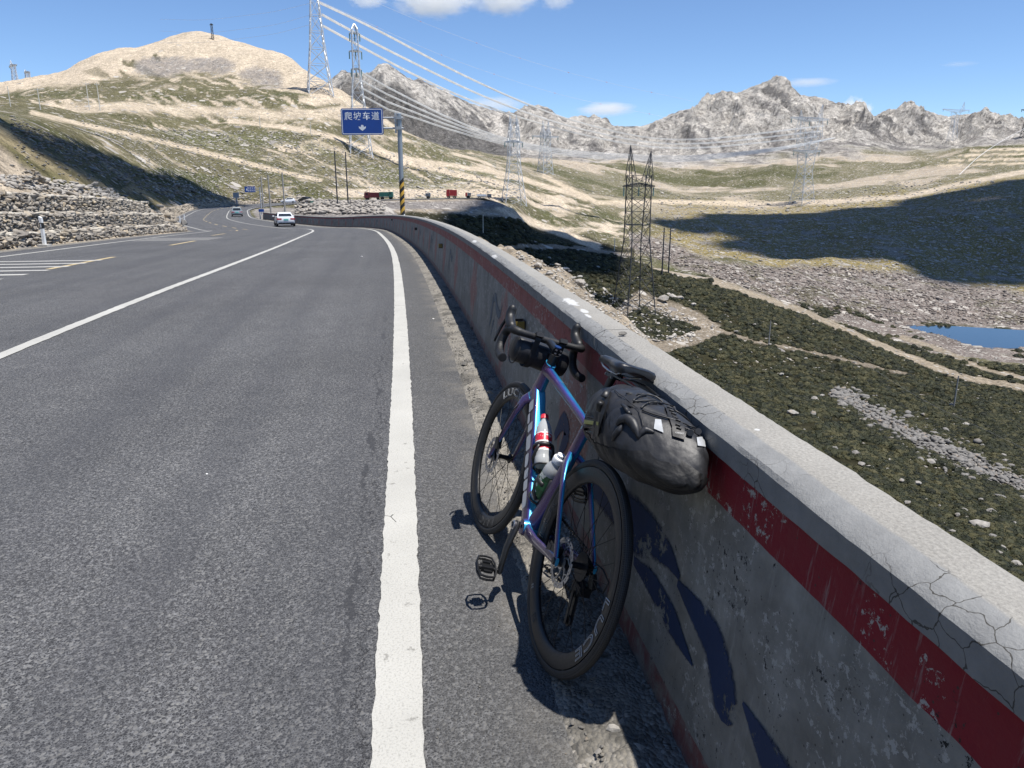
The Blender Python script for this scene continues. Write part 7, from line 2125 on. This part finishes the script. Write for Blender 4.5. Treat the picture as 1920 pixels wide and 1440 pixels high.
# ---- bottle cages
def cage(base, tip, side_n, name='bottle_cage'):
    a = Vector(base); b_ = Vector(tip); d = (b_ - a).normalized(); n_ = Vector(side_n); y = Vector((0, 1, 0)); mb = MB(); R_ = .037
    c0 = a + n_ * (R_ + .003)
    mb.box(a + d * .07 + n_ * .002, (.02, .018, .13), d.to_track_quat('Z', 'Y').to_matrix())
    for t, sp_ in ((.015, 1.0), (.10, 1.0)):
        c = c0 + d * t
        mb.tube([c + (n_ * math.cos(q) + y * math.sin(q)) * R_ for q in np.linspace(math.radians(-180 + 35 * (t > .05)), math.radians(180 - 35 * (t > .05)), 22)], .0042 if t < .05 else .0055, n=6, ratio=1.8 if t > .05 else 1)
    for sd in (-1, 1):
        mb.tube([c0 + (n_ * math.cos(q) + y * sd * math.sin(q)) * R_ + d * t for q, t in ((2.6, .03), (1.9, .05), (1.2, .075), (.7, .10))], .0050, n=6, ratio=1.6)
    return mb.build(name, M_BLACK, bike, True)
dnd = (P(.80, 0, .652) - P(.47, 0, .312)).normalized(); dnn = Vector((dnd.z, 0, -dnd.x)) * -1
if dnn.z < 0: dnn = -dnn
d_base = P(.565, 0, .412) + dnn * .034
cage(d_base, d_base + dnd * .2, dnn)
sd_ = (P(.268, 0, .715) - P(.418, 0, .27)).normalized(); snn = Vector((sd_.z, 0, -sd_.x))
s_base = P(.400, 0, .335) + snn * .030
cage(s_base, s_base + sd_ * .2, snn)

# ================================================================== bottles in the cages
def clear_mat(name, col):
    m, nt, b = new_mat(name); co = objco(nt)
    b.inputs['Base Color'].default_value = (*col, 1); b.inputs['Transmission Weight'].default_value = .62; b.inputs['IOR'].default_value = 1.20; b.inputs['Roughness'].default_value = .16
    bump(nt, b, noise(nt, co, 40, 3), .25, .002); return m
M_PET = clear_mat('clear_bottle_plastic', (.90, .93, .95))
M_REDCAP = pm('red_cap', (.60, .02, .04), .4, vscale=60); M_WCAP = pm('milky_cap', (.78, .80, .82), .4, vscale=60)
def label_mat(name, stops, seed):
    m, nt, b = new_mat(name); co = objco(nt); s = nt.nodes.new('ShaderNodeSeparateXYZ'); L(nt, co, s.inputs[0])
    z = math_n(nt, 'MULTIPLY', s.outputs[2], 5.0)
    c = ramp(nt, z, stops, 'CONSTANT')
    pr = math_n(nt, 'GREATER_THAN', noise(nt, co, seed, 2), .60)
    c = mixc(nt, math_n(nt, 'MULTIPLY', pr, .8), c, (.70, .70, .66))
    L(nt, c, b.inputs['Base Color']); b.inputs['Roughness'].default_value = .35; return m
M_LAB1 = label_mat('white_red_label', [(0, (.66, .66, .65)), (.33, (.60, .02, .04)), (.40, (.68, .68, .67)), (.50, (.55, .02, .04)), (.66, (.70, .70, .69)), (.80, (.12, .30, .06))], 70)
M_LAB2 = label_mat('green_label', [(0, (.012, .10, .03)), (.30, (.02, .17, .05)), (.5, (.012, .085, .025)), (.70, (.16, .30, .10)), (.82, (.55, .03, .04))], 45)
def bottle(label, base, d, n_, prof, lab_prof, cap_prof, labm, capm):
    """base point and axis in bicycle space"""
    z = Vector(d).normalized(); x = Vector(n_); y = z.cross(x)
    M3 = Matrix(((x.x, y.x, z.x, base[0]), (x.y, y.y, z.y, base[1]), (x.z, y.z, z.z, base[2]), (0, 0, 0, 1)))
    root = empty('water_bottle'); root.matrix_world = BM @ M3; tag(root, label, 'bottle')
    mb = MB(); mb.lathe(prof, 32); mb.build('bottle_body', M_PET, root, True, True, 45)
    mb = MB(); mb.lathe(lab_prof, 32); mb.build('label_sleeve', labm, root, True, False)
    mb = MB(); mb.lathe(cap_prof, 28); cp_ = mb.build('cap', capm, root, True, True, 35)
    mb = MB()
    for k in range(28):
        a = 2 * math.pi * k / 28; r_ = cap_prof[1][0]; h0, h1 = cap_prof[1][1], cap_prof[2][1]
        mb.bar((r_ * math.cos(a), r_ * math.sin(a), h0 + .002), (r_ * math.cos(a), r_ * math.sin(a), h1 - .002), .0016)
    mb.build('cap_ridge', capm, cp_)
bp = [(.001, .004), (.018, .0), (.028, .003), (.0325, .012), (.032, .035), (.0300, .042), (.0325, .050), (.0325, .135), (.032, .145), (.0295, .165), (.022, .185), (.0135, .200), (.0125, .212), (.0125, .216)]
c0 = d_base + dnn * .040 + dnd * .016
bottle('clear plastic water bottle with red cap in the down tube cage', c0, dnd, dnn, bp, [(.0331, .058), (.0333, .062), (.0333, .132), (.0331, .136)], [(.0155, .206), (.0155, .2065), (.0158, .222), (.0145, .225), (.001, .2255)], M_LAB1, M_REDCAP)
c1 = s_base + snn * .040 + sd_ * .016
bp2 = [(.001, .004), (.020, .0), (.030, .003), (.0345, .014), (.0345, .095), (.0345, .125), (.0335, .140), (.029, .156), (.020, .170), (.0185, .178), (.0185, .184)]
bottle('clear plastic bottle with milky cap and green label in the seat tube cage', c1, sd_, snn, bp2, [(.0351, .018), (.0353, .022), (.0353, .118), (.0351, .122)], [(.0215, .176), (.0215, .177), (.0220, .196), (.0205, .199), (.014, .2005), (.0135, .212), (.001, .213)], M_LAB2, M_WCAP)

# ================================================================== bags
def bag_mat(name, col, rough, sc_, amp):
    m, nt, b = new_mat(name); co = objco(nt)
    n1 = noise(nt, co, sc_, 3, .5, .6); n2 = noise(nt, co, sc_ * 3.3, 3, .5); n3 = noise(nt, co, 900, 2)
    c = ramp(nt, n2, [(.3, tuple(x * .8 for x in col)), (.7, tuple(x * 1.25 for x in col))])
    dst = ramp(nt, noise(nt, co, 22, 5, .7), [(.58, 0), (.78, .16)]); c = mixc(nt, dst, c, (.05, .048, .044))
    L(nt, c, b.inputs['Base Color']); b.inputs['Roughness'].default_value = rough
    h = math_n(nt, 'ADD', n1, math_n(nt, 'MULTIPLY', n2, .25)); h = math_n(nt, 'ADD', h, math_n(nt, 'MULTIPLY', n3, .02))
    bump(nt, b, h, .8, amp); return m
M_BAG = bag_mat('coated_bag_fabric', (.0155, .016, .0185), .50, 8, .010)
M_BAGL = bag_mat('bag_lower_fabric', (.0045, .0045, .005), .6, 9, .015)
M_WEB = pm('black_webbing', (.010, .010, .011), .5, vscale=200, var=.3, bumpd=.001, bscale=500)
M_CORD = pm('elastic_cord', (.014, .014, .015), .5, vscale=200)
M_REFL = pm('reflective_patch', (.40, .415, .43), .35, vscale=50, var=.06)
hb_root = empty('handlebar_bag'); hb_root.matrix_world = BM @ SM
tag(hb_root, 'black roll bag strapped under the handlebar', 'bag')
mb = MB(); rings = []; fc, hc = .940, .822
for l_, k in ((-.128, .05), (-.127, .80), (-.120, .96), (-.10, 1.0), (-.05, 1.0), (.0, 1.02), (.05, 1.0), (.095, .99), (.112, .93), (.120, .72), (.122, .05)):
    rings.append([P(fc + .056 * k * math.cos(2 * math.pi * q / 22) * (1 + .03 * math.sin(3 * q + l_ * 40)), l_, hc - .008 * math.sin(l_ * 14) + .056 * k * math.sin(2 * math.pi * q / 22)) for q in range(22)])
mb.loft(rings); hbod = mb.build('bag_body', M_BAG, hb_root, True, True, 50)
mb = MB(); mb.tube([P(fc + .0585 * math.cos(q), -.118, hc + .002 + .0585 * math.sin(q)) for q in np.linspace(0, 6.283, 28)], .0028, n=6); mb.build('end_piping', M_WEB, hbod, True)
for l_ in (-.058, .052):
    path = [(fc + .0595 * math.cos(q), hc + .0595 * math.sin(q)) for q in np.linspace(2.4, -3.2, 24)] + [(.885, .845), (.874, .890), (.876, .906), (.886, .917), (.900, .917), (.910, .906), (.912, .888)]
    V = []; F = []
    for i, (a, c) in enumerate(path):
        V += [P(a, l_ - .0125, c), P(a, l_ + .0125, c)]
        if i: F.append((2 * i - 2, 2 * i - 1, 2 * i + 1, 2 * i))
    mb = MB(); mb.add(V, F); s_ = mb.build('strap', M_WEB, hb_root, True, False)
    mb = MB(); mb.box(P(.880, l_, .912), (.034, .032, .018), Matrix.Rotation(.5, 3, 'Y')); mb.build('buckle', M_BLACK, s_)
mb = MB(); mb.box(P(fc - .055, .03, hc + .016), (.012, .040, .030)); mb.build('side_tab', M_WEB, hb_root)

sb_root = empty('saddle_bag'); sb_root.matrix_world = BM
tag(sb_root, 'large black roll top saddle bag with reflective patches under the saddle', 'bag')
# spine: f, l, h, half width, half height upwards, half height downwards
SBS = [(.258, .000, .792, .028, .030, .055), (.240, .000, .798, .040, .050, .075), (.195, -.002, .806, .054, .074, .092), (.13, -.006, .814, .072, .090, .104), (.05, -.013, .822, .092, .102, .112), (-.04, -.022, .830, .108, .108, .116),
       (-.12, -.032, .838, .115, .108, .116), (-.20, -.042, .846, .117, .104, .112), (-.27, -.051, .852, .114, .096, .104), (-.33, -.058, .857, .104, .084, .092), (-.375, -.064, .860, .086, .066, .074), (-.398, -.067, .862, .054, .042, .046), (-.405, -.068, .862, .010, .010, .010)]
aS = np.array(SBS)[::-1]
def sb_sec(f_): return [f_] + [float(pchip(aS[:, 0], aS[:, i], np.array([f_]))[0]) for i in range(1, 6)]
def sb_pt(sec, y, z):
    """point of a cross-section; the tail is cut off slantwise, its lower right corner reaching furthest back"""
    r_ = float(smooth(0, 1, (-.02 - sec[0]) / .36))
    return P(sec[0] + .8 * z * r_ - 1.0 * y * r_, sec[1] + y - .020 * r_, sec[2] + z)
def sb_surf(f_, ang, push=.003):
    sec = sb_sec(f_); ca, sa = math.cos(ang), math.sin(ang); pw_ = 2 / 2.5
    y = (sec[3] + push) * math.copysign(abs(ca) ** pw_, ca); z = ((sec[4] if sa > 0 else sec[5]) + push) * math.copysign(abs(sa) ** pw_, sa)
    return sb_pt(sec, y, z)
rings = []
for f_ in np.r_[np.linspace(.258, -.34, 66), np.linspace(-.345, -.405, 18)]:
    sec = sb_sec(f_); out = []
    for k in range(56):
        a = 2 * math.pi * k / 56; ca, sa = math.cos(a), math.sin(a); pw_ = 2 / 2.5
        y = sec[3] * math.copysign(abs(ca) ** pw_, ca); z = (sec[4] if sa > 0 else sec[5]) * math.copysign(abs(sa) ** pw_, sa)
        q = np.array([f_ * 8 + z * 6]); q2 = np.array([y * 9 - f_ * 4])
        d = .007 * float(gnoise(q, q2)[0]) + .005 * float(gnoise(q * 2.2, q2 * 2.0 + 4)[0])
        cr = float(gnoise(q * 3.1 + 7, q2 * .9)[0]); d -= .006 * max(0, 1 - abs(cr) * 7) * float(smooth(.2, -.05, f_) if False else (1 if f_ < .12 else .3))
        ln_ = math.hypot(y, z) + 1e-6; kk = 1 + d / max(ln_, .03)
        out.append(sb_pt(sec, y * kk, z * kk))
    rings.append(out)
mb = MB(); mb.loft(rings); sbody = mb.build('bag_body', M_BAG, sb_root, True, True, 80)
D = math.radians
def sb_patch(f0, f1, a0, a1, mat, name, parent, push=.006, nf=6, na=6):
    mb = MB(); V = []; F = []
    for i in range(nf + 1):
        for j in range(na + 1): V.append(sb_surf(f0 + (f1 - f0) * i / nf, a0 + (a1 - a0) * j / na, push))
    for i in range(nf):
        for j in range(na): F.append((i * (na + 1) + j, (i + 1) * (na + 1) + j, (i + 1) * (na + 1) + j + 1, i * (na + 1) + j + 1))
    mb.add(V, F); return mb.build(name, mat, parent, True, False)
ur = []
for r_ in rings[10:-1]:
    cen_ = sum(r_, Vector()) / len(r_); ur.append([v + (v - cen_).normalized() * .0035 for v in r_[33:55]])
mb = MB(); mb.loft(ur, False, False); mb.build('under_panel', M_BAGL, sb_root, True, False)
# fittings: their places on the cloth were measured in the photograph and found on the bag's surface
from mathutils.bvhtree import BVHTree
_bv = BVHTree.FromPolygons([sbody.data.vertices[i].co.copy() for i in range(len(sbody.data.vertices))], [tuple(p.vertices) for p in sbody.data.polygons])
_inv = BM.inverted(); _cam0 = _inv @ Vector((0, 0, CAM_H))
def bag_at(x, y, push=.003):
    """x, y in the enlarged view of the bag: 4.8 times photograph pixels from (1060, 640)"""
    tgt = _inv @ at(1060 + x / 4.8, 640 + y / 4.8, 2.0)
    h, n_, _, _ = _bv.ray_cast(_cam0, (tgt - _cam0).normalized())
    if h is None: h, n_, _, _ = _bv.find_nearest(tgt)
    if n_.dot(tgt - _cam0) > 0: n_ = -n_
    return h + n_ * push
def bag_poly(q, mat, name, parent, push=.004, n_=5):
    """four-sided piece of cloth laid on the bag"""
    V = []; F = []
    for i in range(n_ + 1):
        for j in range(n_ + 1):
            u, v = i / n_, j / n_
            x = (q[0][0] * (1 - u) + q[1][0] * u) * (1 - v) + (q[3][0] * (1 - u) + q[2][0] * u) * v
            y = (q[0][1] * (1 - u) + q[1][1] * u) * (1 - v) + (q[3][1] * (1 - u) + q[2][1] * u) * v
            V.append(bag_at(x, y, push))
    for i in range(n_):
        for j in range(n_): F.append((i * (n_ + 1) + j, (i + 1) * (n_ + 1) + j, (i + 1) * (n_ + 1) + j + 1, i * (n_ + 1) + j + 1))
    mb = MB(); mb.add(V, F); return mb.build(name, mat, parent, True, True)
def bag_line(pl, r_, mat, name, parent, push=.004, n_=16, ratio=1.0):
    pl = np.array(pl, float); t = np.arange(len(pl)); tt = np.linspace(0, len(pl) - 1, n_)
    X, Y = pchip(t, pl[:, 0], tt), pchip(t, pl[:, 1], tt)
    rr_ = [r_] * n_ if not hasattr(r_, '__len__') else list(np.interp(tt, t, r_))
    mb = MB(); mb.tube([bag_at(a, b_, push) for a, b_ in zip(X, Y)], rr_, n=8, ratio=ratio); return mb.build(name, mat, parent, True)
bag_poly([(808, 708), (862, 714), (884, 828), (798, 792)], M_REFL, 'reflective_patch', sb_root)
bag_poly([(1176, 872), (1238, 862), (1252, 955), (1186, 942)], M_REFL, 'reflective_patch', sb_root)
M_PANEL = pm('rubber_panel', (.011, .011, .012), .55, vscale=200)
lash = bag_poly([(884, 588), (930, 592), (1064, 775), (958, 775)], M_PANEL, 'lash_panel', sb_root, .006, 8)
bag_poly([(958, 776), (1064, 776), (1076, 895), (966, 862)], M_PANEL, 'lash_panel', sb_root, .006, 6)
for x, y in ((925, 622), (945, 650), (966, 678), (985, 706), (1004, 738), (1006, 775), (1016, 803)):
    bag_line([(x - 20, y - 9), (x, y - 4), (x + 22, y + 7)], .0022, M_CORD, 'lash_slot', lash, .0085, 6)
c_ = bag_at(1024, 846, .010); ex = (bag_at(1064, 856, .010) - bag_at(984, 838, .010)).normalized(); ey = (bag_at(1022, 826, .010) - bag_at(1026, 866, .010)).normalized(); ez = ex.cross(ey).normalized(); ey = ez.cross(ex)
text_mesh('LIGHT', .0058, M_DECW, lash, 'bag_lettering', Matrix(((ex.x, ey.x, ez.x, c_.x), (ex.y, ey.y, ez.y, c_.y), (ex.z, ey.z, ez.z, c_.z), (0, 0, 0, 1))), spacing=1.3)
for pl in ([(610, 552), (760, 546), (900, 576), (1010, 622), (1120, 710), (1190, 772)], [(545, 484), (700, 490), (800, 508), (880, 566)], [(680, 612), (720, 578), (790, 562), (880, 566)], [(690, 632), (800, 672), (960, 716), (1080, 760), (1160, 792)], [(1070, 795), (1110, 812), (1130, 840)], [(610, 545), (660, 508), (740, 490)]):
    bag_line(pl, .0026, M_CORD, 'elastic_cord', sb_root, .005, 20)
bag_line([(430, 440), (560, 540), (670, 650), (710, 780)], .0011, M_CORD, 'elastic_cord', sb_root, .005, 20)
for a, b_ in (((1114, 852), (1190, 786)), ((1180, 834), (1244, 860))):
    mb = MB(); mb.tube([bag_at(*a, .012), bag_at(*b_, .014)], [.0085, .0075], n=12); mb.build('cord_toggle', M_BLACK, sb_root, True, True, 40)
bag_poly([(566, 474), (626, 490), (600, 602), (526, 576)], M_WEB, 'strap', sb_root, .005)
bag_line([(520, 580), (560, 625), (588, 668)], [.006, .009, .007], M_BLACK, 'buckle', sb_root, .007, 8, .6)
stp = bag_poly([(376, 436), (422, 452), (352, 676), (300, 650)], M_WEB, 'strap', sb_root, .005)
bag_line([(392, 470), (372, 520)], [.010, .012], M_BLACK, 'buckle', stp, .009, 5, .6)
bag_line([(352, 560), (328, 612)], [.013, .013], M_BLACK, 'buckle', stp, .009, 5, .7)
bag_poly([(300, 654), (352, 676), (300, 860), (262, 850)], M_WEB, 'strap', sb_root, .005)
bag_poly([(165, 640), (300, 640), (270, 840), (124, 775)], M_BAGL, 'neck_panel', sb_root, .004, 8)
bag_poly([(156, 700), (184, 704), (180, 738), (152, 732)], pm('yellow_tab', (.36, .34, .06), .5), 'brand_tab', sb_root, .006, 2)
bag_poly([(186, 704), (204, 708), (200, 744), (182, 740)], M_DECW, 'brand_tab', sb_root, .006, 2)
# stiff folds of the roll closure on the left flank
bag_line([(470, 760), (510, 716), (556, 704), (606, 736), (640, 800), (656, 872)], [.004, .011, .014, .014, .011, .003], M_BAG, 'roll_fold', sb_root, .004, 26)
bag_line([(430, 892), (452, 846), (488, 800), (520, 750)], [.003, .008, .009, .004], M_BAG, 'roll_fold', sb_root, .002, 18)
bag_line([(650, 880), (684, 826), (730, 800), (800, 822)], [.003, .009, .010, .003], M_BAG, 'roll_fold', sb_root, .001, 18)
# steel hoop that holds the bag behind the saddle
mb = MB(); mb.tube([P(.19, -.03, .925), P(.14, -.036, .935), P(.04, -.040, .940), P(-.05, -.036, .935), P(-.075, .0, .930), P(-.05, .040, .935), P(.04, .042, .940), P(.14, .040, .935), P(.19, .03, .925)], .0042, n=8); mb.build('support_hoop', M_DARKM, sb_root, True)
